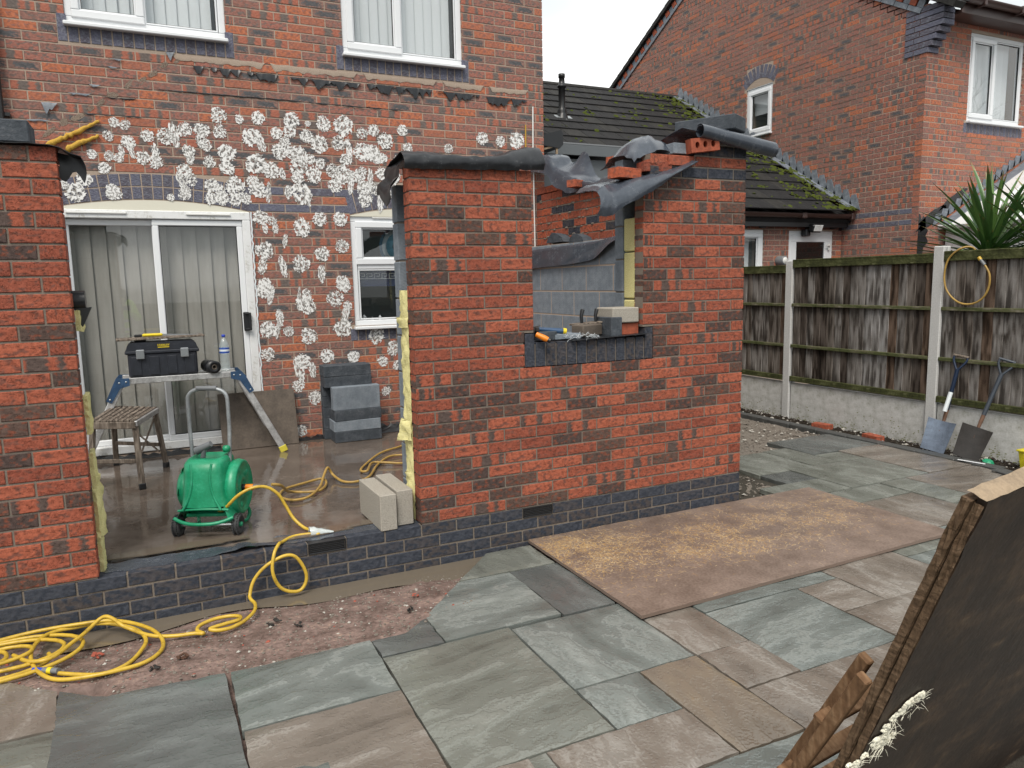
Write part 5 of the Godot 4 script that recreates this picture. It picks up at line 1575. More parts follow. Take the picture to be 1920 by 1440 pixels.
func wool_strip(y0: float, y1: float, x: float, z0: float, z1: float, bulge: float, sd: int) -> MB:
	# ragged edge of mineral wool sticking out of a cavity, facing -x or +x with bulge's sign
	var n := noise(2.2, sd, 4)
	var g := []
	var rows := int((y1 - y0) / 0.02)
	for i in rows + 1:
		var y := lerpf(y0, y1, float(i) / rows)
		var row := []
		for j in 9:
			var t := j / 8.0
			var prof := sin(PI * t)
			var b := bulge * prof * (0.55 + 1.1 * n.get_noise_2d(y * 3.0, t * 2.0)) + n.get_noise_2d(y * 14.0, t * 9.0) * 0.008
			row.append(Vector3(x + b, y, lerpf(z0, z1, t) + n.get_noise_2d(y * 9.0, t * 4.0 + 30.0) * 0.006))
		g.append(row)
	var mb := MB.new(); mb.sheet(g, 0.02 * sign(bulge) * (1.0), true)
	return mb

func make_extension():
	var o := Transform3D()
	# floor slab
	var mb := MB.new()
	var nz := noise(0.5, 91, 3)
	var g := []
	for i in 101:
		var row := []
		for j in 51:
			var x := -4.2 + i * 0.064; var z := -0.1 - j * 0.058
			row.append(Vector3(x, -0.012 + nz.get_noise_2d(x * 2.0, z * 2.0) * 0.003 + nz.get_noise_2d(x * 14.0, z * 14.0) * 0.0006, z))
		g.append(row)
	mb.sheet(g, 0.0)
	mb.box(Vector3(-1.0, -0.17, -1.55), Vector3(6.4, 0.3, 2.89))
	part("floor", mb, mt.floor).set_meta("kind", "structure")
	# blue brick plinth
	var p := thing("brick_plinth", "low plinth of blue engineering bricks under the new brickwork", "plinth", Vector3.ZERO)
	mb = MB.new(); mb.box(Vector3(-0.92, -0.16, -0.0515), Vector3(6.78, 0.312, 0.091)); part("mortar", mb, mt.mortar_new, p)
	var air := [[-0.675, -0.45, -0.075, 0.0], [0.675, 0.9, -0.075, 0.0]]
	place(lay(o, -4, 0, func(k: int) -> Array: return runs(-4.3, 2.475, k * 0.075 + 0.0375, air), pick_blue, 0.1125), p, bmesh)
	for a in air:
		var x: float = (a[0] + a[1]) * 0.5
		var f := boxpart("air_brick", Vector3(x, -0.0325, -0.04), Vector3(0.213, 0.065, 0.06), 0.003, mt.black_plastic, p)
		for i in 6: boxpart("louvre", Vector3(x, -0.057 + i * 0.01, -0.006), Vector3(0.196, 0.0045, 0.014), 0.001, mt.black_plastic, f, Basis(Vector3.RIGHT, 0.5))
		mb = MB.new(); ring(mb, Transform3D(), a[0] + 0.006, a[1] - 0.006, -0.065, 0.0, 0.006, 0.003, -0.01, 0.001); part("rim", mb, mt.black_plastic, f)
	# left pier
	var lp := thing("brick_pier", "red brick pier with yellow wool at its edge, left of the doorway gap", "brick pier", Vector3.ZERO)
	mb = MB.new(); mb.box(Vector3(-2.5, 1.05, -0.0525), Vector3(1.588, 2.1, 0.091)); part("mortar", mb, mt.mortar_new, lp)
	place(lay(o, 0, 28, func(_k: int) -> Array: return [[-3.3, -1.7]], pick_front, 0.1), lp, bmesh)
	var blk := [block_mesh(0.43), block_mesh(0.215)]
	for r in 9:
		for i in 3:
			var x := -1.72 - 0.22 - i * 0.44 + (0.0 if r % 2 == 0 else -0.0)
			inst("inner_block", blk[0], mt.block, lp).position = Vector3(x - (0.11 if r % 2 else 0.0), 0.1125 + r * 0.225, -0.2935)
			if r % 2 and i == 0: inst("inner_block", blk[1], mt.block, lp).position = Vector3(-1.83 + 0.004, 0.1125 + r * 0.225, -0.2935)
	for a in [[0.0, 0.18, 0.01], [0.18, 0.5, 0.024], [0.5, 0.62, 0.008], [0.72, 0.92, 0.008], [1.24, 1.34, 0.014]]:
		part("insulation", wool_strip(a[0], a[1], -1.7, -0.105, -0.242, a[2], 200 + int(a[0] * 50)), mt.wool, lp)
	# wall with the window opening
	var w := thing("brick_wall", "red brick wall with window opening beside the doorway gap", "brick wall", Vector3.ZERO)
	var open := [[0.7775, 1.605, 1.12, 9.0], [0.7125, 1.6875, 0.9, 1.12], [-1.0, 0.7775, 2.1, 9.0], [0.5, 1.66, 2.1, 9.0], [1.0, 2.02, 2.25, 9.0]]
	mb = MB.new(); slab_holes(mb, 0.006, 2.469, 0.0, 2.33, open.slice(0, 1) + [[0.706, 1.694, 0.9, 1.12]] + open.slice(2), -0.006, -0.0965); part("mortar", mb, mt.mortar_new, w)
	place(lay(o, 0, 31, func(k: int) -> Array: return runs(0.0, 2.475, k * 0.075 + 0.0375, open), func(k: int, x: float) -> int:
		return pick_blue(k, x) if k == 28 or k == 30 else pick_front(k, x), 0.1125), w, bmesh)
	mb = MB.new(); mb.box(Vector3(1.2, 0.975, -0.056), Vector3(0.97, 0.14, 0.095)); part("sill_mortar", mb, mt.mortar_new, w)
	sill_bricks(w, o, 0.7875, 1.6125, 0.9, 1.06, 11, 48, "sill_brick", 8)
	sill_bricks(w, o, 0.7125, 0.7875, 0.9, 1.118, 1, 48); sill_bricks(w, o, 1.6125, 1.6875, 0.9, 1.118, 1, 50)
	for r in 10:
		var y := 0.1125 + r * 0.225
		for s in [[0.0, 0.7775], [1.605, 2.17]]:
			if s[0] < 1.0 and r > 8: continue
			if r < 4 and s[0] > 1.0:
				inst("inner_block", blk[0], mt.block, w).position = Vector3(1.95, y, -0.2935); continue
			var x: float = s[0]; var first := r % 2 == 1
			while x < s[1] - 0.06:
				var l: float = min(0.215 if first else 0.43, s[1] - x)
				var b := inst("inner_block", blk[0], mt.block, w)
				b.transform = Transform3D(Basis.from_scale(Vector3(l / 0.43, 1, 1)), Vector3(x + l * 0.5, y, -0.2935))
				x += l + 0.008; first = false
	mb = MB.new(); mb.box(Vector3(0.385, 1.01, -0.2935), Vector3(0.755, 2.02, 0.09)); mb.box(Vector3(1.88, 1.1, -0.2935), Vector3(0.535, 2.2, 0.09)); part("block_mortar", mb, mt.mortar_new, w)
	for r in 4:
		for i in 2: inst("inner_block", blk[0], mt.block, w).position = Vector3(1.0 + i * 0.44, 0.1125 + r * 0.225, -0.2935)
	part("insulation", wool_strip(0.0, 1.4, 0.0, -0.105, -0.242, -0.028, 231), mt.wool, w)
	part("insulation", wool_strip(0.5, 0.62, -0.01, -0.1, -0.25, -0.06, 235), mt.wool, w)
	part("insulation", wool_strip(0.12, 0.3, 0.0, -0.1, -0.24, -0.045, 236), mt.wool, w)
	part("insulation", wool_strip(1.18, 1.24, -0.005, -0.1, -0.24, -0.05, 237), mt.wool, w)
	for a in [[1.1, 1.3], [1.305, 1.62], [1.625, 1.85]]:
		mb = MB.new(); mb.box(Vector3(1.66, (a[0] + a[1]) * 0.5, -0.1725), Vector3(0.1, a[1] - a[0] - 0.004, 0.136), 0.008)
		part("insulation", mb, mt.wool, w)
	# mortar squeezed out of the wall ties and joints at the jamb
	# flank wall seen through the opening: brick outside, blocks inside
	var f := thing("flank_wall", "part built side wall, grey blocks below bare red brick, inside the extension", "block wall", Vector3.ZERO)
	var of := Transform3D(Basis(Vector3(0, 0, 1), Vector3(0, 1, 0), Vector3(-1, 0, 0)), Vector3(2.3725, 0, 0))
	mb = MB.new()
	mb.box(Vector3(2.4215, 1.13, -1.55), Vector3(0.088, 2.27, 2.88)); part("mortar", mb, mt.mortar_new, f)
	place(lay(of, 19, 32, func(k: int) -> Array:
		return [[-2.99, -0.11]] if k < 30 else ([[-2.99, -1.9]] if k == 30 else [[-2.99, -2.55]]), pick_red, 0.03), f, bmesh)
	# mortar snots on the inside of the brickwork
	mb = MB.new(); mb.sg(1)
	for i in 260:
		var y := 1.5 + (rng.randi() % 11) * 0.075 + rng.randf_range(-0.006, 0.012); var z := rng.randf_range(-2.9, -0.3)
		var c := Vector3(2.371, y, z); var r := rng.randf_range(0.008, 0.02)
		for k in 5:
			var t := TAU * k / 5; var t2 := TAU * (k + 1) / 5
			mb.tri(c + Vector3(-r * 0.8, 0, 0), c + Vector3(0, sin(t2) * r * 0.7, cos(t2) * r * 2.0), c + Vector3(0, sin(t) * r * 0.7, cos(t) * r * 2.0))
	mb.sg(-1)
	var sn := part("mortar_squeeze", mb, mt.mortar_new, f); sn.set_meta("kind", "stuff")
	for r in 8:
		for i in 7:
			var z := -2.99 + 0.215 + i * 0.44 + (0.22 if r % 2 else 0.0)
			if z > -0.45: continue
			var b := inst("block", blk[0], mt.block, f)
			b.transform = Transform3D(Basis(Vector3.UP, PI / 2), Vector3(2.225, 0.1125 + r * 0.225 - 0.012, z))
		if r % 2:
			inst("block", blk[1], mt.block, f).transform = Transform3D(Basis(Vector3.UP, PI / 2), Vector3(2.225, 0.1125 + r * 0.225 - 0.012, -2.885))
	mb = MB.new(); mb.box(Vector3(2.225, 0.89, -1.66), Vector3(0.095, 1.79, 2.66)); part("block_mortar", mb, mt.mortar_old, f)

# ---------- damp proof membranes and loose things on top of the walls ----------
func make_membranes():
	var n := noise(0.9, 301, 3)
	# black sheet over the pier between gap and window
	var g := []
	for i in 33:
		var t := i / 32.0
		var x := lerpf(-0.035, 0.85, t)
		var lift: float = 0.05 * smoothstep(0.55, 1.0, t) + 0.012 * sin(t * 9.0) + 0.012 * (1.0 - smoothstep(0.0, 0.3, t))
		var row := []
		for j in 13:
			var a := j / 12.0
			var q: Vector2
			if a < 0.35: q = Vector2(0.03 + 0.018 * sin(a / 0.35 * PI), 2.072 + 0.03 * t + a / 0.35 * 0.08)
			elif a < 0.6:
				var b := (a - 0.35) / 0.25
				q = Vector2(0.03 - 0.08 * b, 2.152 + 0.03 * t + lift * sin(b * PI * 0.6) + 0.01 * b)
			else:
				var b := (a - 0.6) / 0.4
				q = Vector2(-0.05 - 0.28 * b, 2.162 + 0.03 * t + lift * 0.8 - 0.045 * b * (1.0 + t))
			row.append(Vector3(x + n.get_noise_2d(t * 6.0, a * 3.0) * 0.006, q.y + n.get_noise_2d(t * 9.0, a * 5.0 + 7.0) * 0.008, q.x + n.get_noise_2d(t * 7.0 + 20.0, a * 5.0) * 0.008))
		g.append(row)
	var mb := MB.new(); mb.sheet(g, 0.004)
	tag(part("membrane_sheet", mb, mt.dpc_black), "black membrane folded over the top of the narrow brick pier", "membrane", "damp proof membranes")
	# its end hanging down the jamb
	g = []
	for i in 9:
		var t := i / 8.0
		var row := []
		for j in 11:
			var s := j / 10.0
			row.append(Vector3(0.01 - 0.05 * smoothstep(0.0, 0.3, s) - 0.05 * smoothstep(0.5, 0.7, s) + 0.012 * n.get_noise_2d(t * 3.0, s * 4.0), 2.17 - 0.29 * s * (0.85 + 0.15 * sin(t * 5.0)), lerpf(-0.06, -0.33, t) + 0.01 * n.get_noise_2d(s * 4.0, t * 3.0)))
		g.append(row)
	mb = MB.new(); mb.sheet(g, 0.003)
	tag(part("membrane_flap", mb, mt.poly_black), "black membrane flap hanging down the block jamb beside the gap", "membrane", "damp proof membranes")
	# left pier: ragged black sheet and a dark block on it
	g = []
	for i in 25:
		var t := i / 24.0
		var x := lerpf(-2.6, -1.6, t)
		var row := []
		for j in 8:
			var s := j / 7.0
			var y := 2.108 + 0.006 * n.get_noise_2d(t * 20.0, s * 3.0) - 0.05 * smoothstep(0.88, 1.0, t)
			row.append(Vector3(x, y, 0.025 - 0.33 * s + 0.008 * n.get_noise_1d(t * 30.0)))
		g.append(row)
	mb = MB.new(); mb.sheet(g, 0.003)
	var ms := part("membrane_sheet", mb, mt.poly_black)
	tag(ms, "black membrane sheet laid on the brick pier under a dark block", "membrane", "damp proof membranes")
	mb = MB.new()
	g = []
	for i in 8:
		var t := i / 7.0
		var row := []
		for j in 6:
			var s := j / 5.0
			row.append(Vector3(-1.71 + 0.11 * t + 0.015 * sin(s * 3.0), 2.085 - 0.02 * t - (0.1 + 0.03 * sin(t * 7.0)) * s, -0.05 - 0.02 * sin(t * 3.0)))
		g.append(row)
	mb.sheet(g, 0.003); part("torn_end", mb, mt.poly_black, ms)
	mb = MB.new(); mb.box(Vector3(-2.02, 2.164, -0.11), Vector3(0.44, 0.1, 0.215), 0.005)
	tag(part("concrete_block", mb, mt.block_dark), "dark grey block lying on membrane on the brick pier", "block", "loose concrete blocks")
	# roll of membrane poking out of the left jamb
	var c := thing("membrane_stub", "short black membrane roll poking out of the pier's jamb", "membrane", Vector3(-1.7, 1.39, -0.16))
	mb = MB.new(); mb.tube([Vector3(-0.1, 0.0, 0), Vector3(0.05, 0.0, 0)], [0.05, 0.048], 14); part("roll", mb, mt.dpc_black, c)
	mb = MB.new(); mb.prism([Vector3(0.0, -0.04, 0.03), Vector3(0.075, -0.035, 0.03), Vector3(0.03, -0.13, 0.03), Vector3(0.0, -0.13, 0.03)], Vector3(0, 0, -0.03)); part("flap", mb, mt.poly_black, c)
	# grey membrane along the top of the flank wall
	g = []
	var lower := [[-2.98, 2.57], [-2.75, 2.53], [-2.57, 2.47], [-2.46, 2.36], [-2.2, 2.27], [-1.86, 2.25], [-1.45, 2.265], [-1.06, 2.295], [-0.8, 2.33]]
	var pts := []
	for e in lower: pts.append(Vector3(0, e[1], e[0]))
	pts = smooth_path(pts, 5)
	for p in pts:
		var t: float = (p.z + 2.98) / 2.18
		var row := []
		var width := 0.12 + 0.05 * sin(t * 8.0)
		for j in 10:
			var s := j / 9.0
			var y: float = p.y + width * smoothstep(0.0, 0.45, s) + 0.02 * n.get_noise_2d(t * 9.0, s * 3.0)
			var peak := exp(-pow((p.z + 2.25) / 0.16, 2.0)) * 0.22 * smoothstep(0.5, 1.0, s)
			row.append(Vector3(2.3 + 0.06 * sin(s * 3.0) * 0.3 + 0.22 * smoothstep(0.3, 1.0, s) - 0.03 * sin(t * 11.0) * (1.0 - s), y + peak + 0.04 * s * (1.0 - t), p.z + 0.02 * n.get_noise_2d(s * 5.0, t * 7.0)))
		g.append(row)
	mb = MB.new(); mb.sheet(g, 0.003)
	tag(part("membrane_sheet", mb, mt.dpc), "grey membrane rippling along the top of the bare side wall", "membrane", "damp proof membranes")
	# hump of grey membrane
	g = []
	for i in 17:
		var t := i / 16.0
		var row := []
		for j in 11:
			var s := j / 10.0
			var hgt := 0.02 + 0.17 * pow(sin(PI * clampf(t * 0.9 + 0.1, 0, 1)), 0.6) * sin(PI * clampf(0.12 + s * 0.8, 0, 1))
			row.append(Vector3(1.57 + 0.42 * t + 0.02 * n.get_noise_2d(t * 5.0, s * 5.0), 2.15 + 0.08 * t + hgt * 1.15 + 0.02 * n.get_noise_2d(t * 8.0 + 3.0, s * 8.0), -0.06 - 0.42 * s))
		g.append(row)
	mb = MB.new(); mb.sheet(g, 0.003)
	tag(part("membrane_hump", mb, mt.dpc), "grey membrane humped up behind the loose bricks on the wall top", "membrane", "damp proof membranes")
	# sheet sweeping down across the opening
	g = []
	var up := smooth_path([Vector3(1.235, 1.99, 0.02), Vector3(1.29, 2.03, 0.0), Vector3(1.38, 2.05, -0.03), Vector3(1.657, 2.115, 0.01), Vector3(1.8, 2.15, 0.02), Vector3(1.99, 2.215, 0.02)], 5)
	var dn := smooth_path([Vector3(1.205, 1.835, 0.06), Vector3(1.3, 1.838, 0.08), Vector3(1.4, 1.9, 0.09), Vector3(1.657, 2.02, 0.08), Vector3(1.8, 2.1, 0.06), Vector3(2.0, 2.2, 0.03)], 5)
	for i in up.size():
		var row := []
		for j in 9:
			var s := j / 8.0
			row.append(dn[i].lerp(up[i], s) + Vector3(0, 0.008 * n.get_noise_2d(i * 0.7, s * 4.0), 0.045 * sin(PI * s) + 0.01 * n.get_noise_2d(i * 0.5, s * 3.0 + 9.0)))
		g.append(row)
	mb = MB.new(); mb.sheet(g, 0.003)
	var sw := part("membrane_drape", mb, mt.dpc)
	tag(sw, "dark grey membrane sweeping down over the window opening", "membrane", "damp proof membranes")
	g = []
	for i in up.size():
		var row := []
		for j in 6:
			var s := j / 5.0
			row.append(up[i] + Vector3(0.02 * s, 0.025 * sin(s * 2.0) + 0.01 * n.get_noise_2d(i * 0.8, s * 3.0), -0.3 * s))
		g.append(row)
	mb = MB.new(); mb.sheet(g, 0.003); part("back_fold", mb, mt.dpc, sw)
	# sheet over the inner blocks
	g = []
	for i in 33:
		var t := i / 32.0
		var z := lerpf(-2.85, -1.05, t)
		var curl: float = smoothstep(0.72, 1.0, t)
		var row := []
		for j in 11:
			var s := j / 10.0
			var y: float = lerpf(lerpf(1.55, 1.63, t) + 0.13 * curl, 1.79 + 0.02 * t, s)
			row.append(Vector3(2.158 - 0.02 * (1.0 - s) + 0.13 * smoothstep(0.8, 1.0, s) + 0.006 * n.get_noise_2d(t * 5.0, s * 2.0) - 0.04 * curl * (1.0 - s), y + 0.005 * sin(t * 9.0) * (1.0 - s), z))
		g.append(row)
	mb = MB.new(); mb.sheet(g, 0.003)
	tag(part("membrane_sheet", mb, mt.dpc), "slate grey membrane hanging over the inner grey blocks", "membrane", "damp proof membranes")
	# rubble and broken block on the inner leaf
	for a in [[Vector3(2.225, 1.84, -2.25), Vector3(0.1, 0.1, 0.34), 0.12], [Vector3(2.225, 1.82, -1.85), Vector3(0.1, 0.075, 0.26), -0.1]]:
		mb = MB.new(); mb.prism([a[0] + Vector3(0.05, -0.04, -a[1].z * 0.5), a[0] + Vector3(0.05, -0.04, a[1].z * 0.5), a[0] + Vector3(0.05, 0.0, a[1].z * 0.42), a[0] + Vector3(0.05, a[1].y * 0.4, a[1].z * 0.1), a[0] + Vector3(0.05, a[1].y * 0.55, -a[1].z * 0.15), a[0] + Vector3(0.05, a[1].y * 0.1, -a[1].z * 0.4)], Vector3(-0.1, 0.004, 0))
		tag(part("broken_block", mb, mt.block_dark), "longer broken grey block on the inner leaf above the hanging membrane" if a[2] > 0 else "short broken grey block on the inner leaf beside a longer one", "block", "broken blocks on the inner leaf")
	# rolled membrane on the corner
	c = thing("membrane_roll", "open roll of grey membrane under the block on the wall corner", "membrane roll", Vector3(1.99, 2.405, 0.0))
	g = []
	for i in 13:
		var t := i / 12.0
		var row := []
		for j in 25:
			var a := j / 24.0 * TAU * 1.2 + 1.0
			var r := 0.036 + 0.012 * j / 24.0 + 0.008 * t
			row.append(Vector3(0.02 + 0.63 * t, -0.095 * t + r * sin(a), 0.06 + 0.02 * t + r * cos(a)))
		g.append(row)
	mb = MB.new(); mb.sheet(g, 0.003); part("sheet", mb, mt.dpc, c)
	g = []
	for i in 9:
		var t := i / 8.0
		g.append([Vector3(-0.1 + 0.7 * t, 0.02 - 0.08 * t, 0.03), Vector3(-0.1 + 0.7 * t, 0.0 - 0.05 * t + 0.02 * sin(t * 6.0), -0.1), Vector3(-0.1 + 0.7 * t, -0.03 - 0.03 * t, -0.24)])
	mb = MB.new(); mb.sheet(g, 0.003); part("tail", mb, mt.dpc, c)
	mb = MB.new(); mb.box(Vector3.ZERO, Vector3(0.215, 0.1, 0.44), 0.006)
	var b := part("concrete_block", mb, mt.block_dark)
	b.transform = Transform3D(Basis(Vector3.UP, 0.5), Vector3(2.28, 2.485, -0.16))
	tag(b, "dark grey block weighing down membrane on the wall corner", "block", "loose concrete blocks")
	# loose bricks on the wall tops
	var lb := [[Vector3(1.11, 2.09, -1.0), 0.4, "loose red brick on the membrane above the bare side wall", 61],
		[Vector3(2.42, 2.46, -1.5), 0.25, "loose red brick standing proud on the side wall by the clad box", 60],
		[Vector3(1.5, 2.12, -0.05), 0.2, "loose red brick at the foot of the humped membrane", 60],
		[Vector3(1.72, 2.17, -0.05), -0.1, "cracked loose red brick on the membrane, second from the holed brick", 4],
		[Vector3(1.9, 2.215, -0.04), 0.05, "loose red brick under the holed brick", 62],
		[Vector3(2.43, 2.62, -2.85), 0.3, "loose red brick at the house corner beside the black box end", 61]]
	for a in lb:
		var k := inst("loose_brick", bmesh[a[3]], mt.brick)
		var at: Vector3 = a[0]
		if a[1] > 0.35: at = Vector3(2.34, 2.33, -2.05)
		k.transform = Transform3D(Basis(Vector3.UP, a[1]) * Basis.from_scale(Vector3(0.21, 1, 1)), at + Vector3(0, 0.0, 0.05))
		tag(k, a[2], "brick", "loose bricks on the wall top")
	# brick with three holes showing
	var hb := CSGBox3D.new(); hb.size = Vector3(0.215, 0.065, 0.1025); hb.material = mt.red_face
	for i in 3:
		var cy := CSGCylinder3D.new(); cy.radius = 0.016; cy.height = 0.2; cy.sides = 14; cy.operation = CSGShape3D.OPERATION_SUBTRACTION; cy.material = mt.red_face
		cy.rotation.x = PI / 2; cy.position = Vector3(-0.06 + i * 0.06, 0, 0); hb.add_child(cy)
	hb.name = numbered("holed_brick"); add_child(hb)
	hb.transform = Transform3D(Basis(Vector3.UP, -0.15) * Basis(Vector3(0, 0, 1), 0.12) * Basis.from_scale(Vector3(1, 1.4, 0.7)), Vector3(2.06, 2.32, 0.03))
	tag(hb, "red brick on edge showing three holes on the wall top", "brick", "loose bricks on the wall top")
	mb = MB.new(); mb.box(Vector3(2.06, 2.3, -0.12), Vector3(0.4, 0.07, 0.2), 0.003); 
	var db := part("concrete_block", mb, mt.block); tag(db, "grey block behind the holed brick, under the membrane roll", "block", "loose concrete blocks")
	mb = MB.new(); mb.box(Vector3(2.43, 2.68, -2.86), Vector3(0.1, 0.08, 0.24), 0.003)
	tag(part("engineering_brick", mb, mt.block_dark), "dark blue brick on the side wall at the house corner", "brick")

const HOSE_A := [[-1.845, -0.222, 0.499], [-1.759, -0.222, 0.557], [-1.681, -0.222, 0.594], [-1.614, -0.222, 0.582], [-1.558, -0.222, 0.527], [-1.516, -0.222, 0.424], [-1.502, -0.222, 0.336], [-1.524, -0.222, 0.24], [-1.566, -0.222, 0.162], [-1.621, -0.218, 0.104], [-1.682, -0.215, 0.06], [-1.754, -0.215, 0.034], [-1.825, -0.218, 0.03], [-1.886, -0.212, 0.043], [-1.936, -0.206, 0.084], [-1.97, -0.205, 0.17], [-1.975, -0.205, 0.28], [-1.954, -0.208, 0.385], [-1.918, -0.214, 0.473], [-1.871, -0.218, 0.541], [-1.817, -0.216, 0.584], [-1.755, -0.212, 0.608], [-1.674, -0.21, 0.62], [-1.602, -0.212, 0.614], [-1.524, -0.214, 0.597], [-1.465, -0.216, 0.548], [-1.431, -0.218, 0.469], [-1.433, -0.218, 0.365], [-1.471, -0.216, 0.253], [-1.531, -0.212, 0.165], [-1.603, -0.205, 0.102], [-1.683, -0.2, 0.06], [-1.8, -0.2, 0.04], [-1.93, -0.2, 0.03], [-2.06, -0.205, 0.03], [-2.2, -0.21, 0.06], [-2.28, -0.215, 0.15], [-2.26, -0.218, 0.28], [-2.16, -0.218, 0.36]]
const HOSE_B := [[-2.044, -0.2, 0.263], [-1.98, -0.195, 0.364], [-1.924, -0.19, 0.404], [-1.884, -0.188, 0.401], [-1.851, -0.188, 0.364], [-1.811, -0.188, 0.28], [-1.773, -0.185, 0.22], [-1.737, -0.175, 0.161], [-1.703, -0.158, 0.13], [-1.673, -0.148, 0.137], [-1.638, -0.16, 0.165], [-1.603, -0.18, 0.209], [-1.559, -0.205, 0.226], [-1.5, -0.214, 0.292], [-1.442, -0.219, 0.332], [-1.366, -0.221, 0.36], [-1.289, -0.222, 0.372], [-1.249, -0.222, 0.394], [-1.276, -0.222, 0.348], [-1.261, -0.222, 0.292], [-1.197, -0.222, 0.251], [-1.121, -0.222, 0.249], [-1.073, -0.22, 0.284], [-1.084, -0.214, 0.336], [-1.143, -0.208, 0.363], [-1.22, -0.206, 0.392], [-1.183, -0.212, 0.415], [-1.121, -0.218, 0.398], [-1.055, -0.222, 0.34], [-1.0, -0.222, 0.25], [-0.985, -0.222, 0.16], [-1.0, -0.215, 0.1], [-1.0, -0.2, 0.07], [-0.972, -0.132, 0.05], [-0.906, -0.065, 0.05], [-0.809, -0.026, 0.05], [-0.746, -0.044, 0.05], [-0.702, -0.127, 0.052], [-0.7, -0.19, 0.055], [-0.736, -0.235, 0.06], [-0.8, -0.225, 0.065], [-0.85, -0.179, 0.07], [-0.876, -0.094, 0.07], [-0.86, -0.006, 0.05], [-0.826, 0.028, 0.0], [-0.8, 0.012, -0.07], [-0.728, 0.008, -0.15], [-0.63, 0.008, -0.15], [-0.585, 0.01, -0.12], [-0.6, 0.012, -0.19], [-0.64, 0.012, -0.26], [-0.69, 0.06, -0.32], [-0.727, 0.136, -0.35], [-0.768, 0.216, -0.35], [-0.833, 0.268, -0.35], [-0.911, 0.273, -0.35], [-0.991, 0.236, -0.36], [-1.06, 0.155, -0.42], [-1.09, 0.12, -0.5]]
const HOSE_C := [[-0.78, 0.235, -0.52], [-0.72, 0.21, -0.56], [-0.66, 0.12, -0.75], [-0.597, 0.03, -1.05], [-0.501, 0.008, -1.07], [-0.392, 0.008, -1.06], [-0.319, 0.012, -1.204], [-0.325, 0.018, -1.336], [-0.459, 0.008, -1.311], [-0.597, 0.008, -1.228], [-0.658, 0.008, -1.109], [-0.658, 0.008, -0.987], [-0.59, 0.008, -0.901], [-0.489, 0.008, -0.939], [-0.383, 0.022, -1.106], [-0.31, 0.06, -1.3], [-0.27, 0.09, -1.36], [-0.235, 0.03, -1.36], [-0.194, 0.008, -1.215], [-0.101, 0.008, -1.162], [0.019, 0.008, -1.266], [0.156, 0.008, -1.564], [0.33, 0.008, -1.812], [0.467, 0.008, -1.805], [0.549, 0.008, -1.72], [0.382, 0.008, -1.533], [0.222, 0.018, -1.592], [0.13, 0.02, -1.62], [0.03, 0.022, -1.38], [0.0, 0.008, -1.46], [0.068, 0.008, -1.615], [0.301, 0.008, -1.979], [0.544, 0.008, -2.155], [0.716, 0.008, -2.35], [0.82, 0.01, -2.7], [0.85, 0.1, -2.87], [0.84, 0.28, -2.9], [0.8, 0.42, -2.91], [0.8, 0.5, -2.91]]

func text_mesh(t: String, size: float, depth := 0.002) -> TextMesh:
	var tm := TextMesh.new()
	var f := SystemFont.new(); f.font_names = PackedStringArray(["Droid Sans"]); f.font_weight = 700
	tm.font = f; tm.text = t; tm.font_size = 32; tm.pixel_size = size / 32.0; tm.depth = depth
	return tm

func pebbles(called: String, n: int, r0: float, r1: float, m: Material, spot: Callable, sd: int) -> MeshInstance3D:
	var r := RandomNumberGenerator.new(); r.seed = sd
	var mb := MB.new()
	for i in n:
		var c: Vector3 = spot.call(r)
		if c.y < -90.0: continue
		var s := lerpf(r0, r1, pow(r.randf(), 2.5))
		var b := Basis(Vector3.UP, r.randf() * TAU) * Basis(Vector3.RIGHT, r.randf_range(-0.5, 0.5))
		var p := []
		for k in 6:
			var v: Vector3 = [Vector3.RIGHT, Vector3.LEFT, Vector3.UP * 0.55, Vector3.DOWN * 0.5, Vector3.BACK * 0.8, Vector3.FORWARD * 0.8][k]
			p.append(c + b * (v * s * r.randf_range(0.7, 1.3)))
		for t in [[0, 2, 5], [0, 4, 2], [1, 2, 4], [1, 5, 2], [0, 5, 3], [0, 3, 4], [1, 4, 3], [1, 3, 5]]: mb.tri(p[t[0]], p[t[2]], p[t[1]])
	return part(called, mb, m)

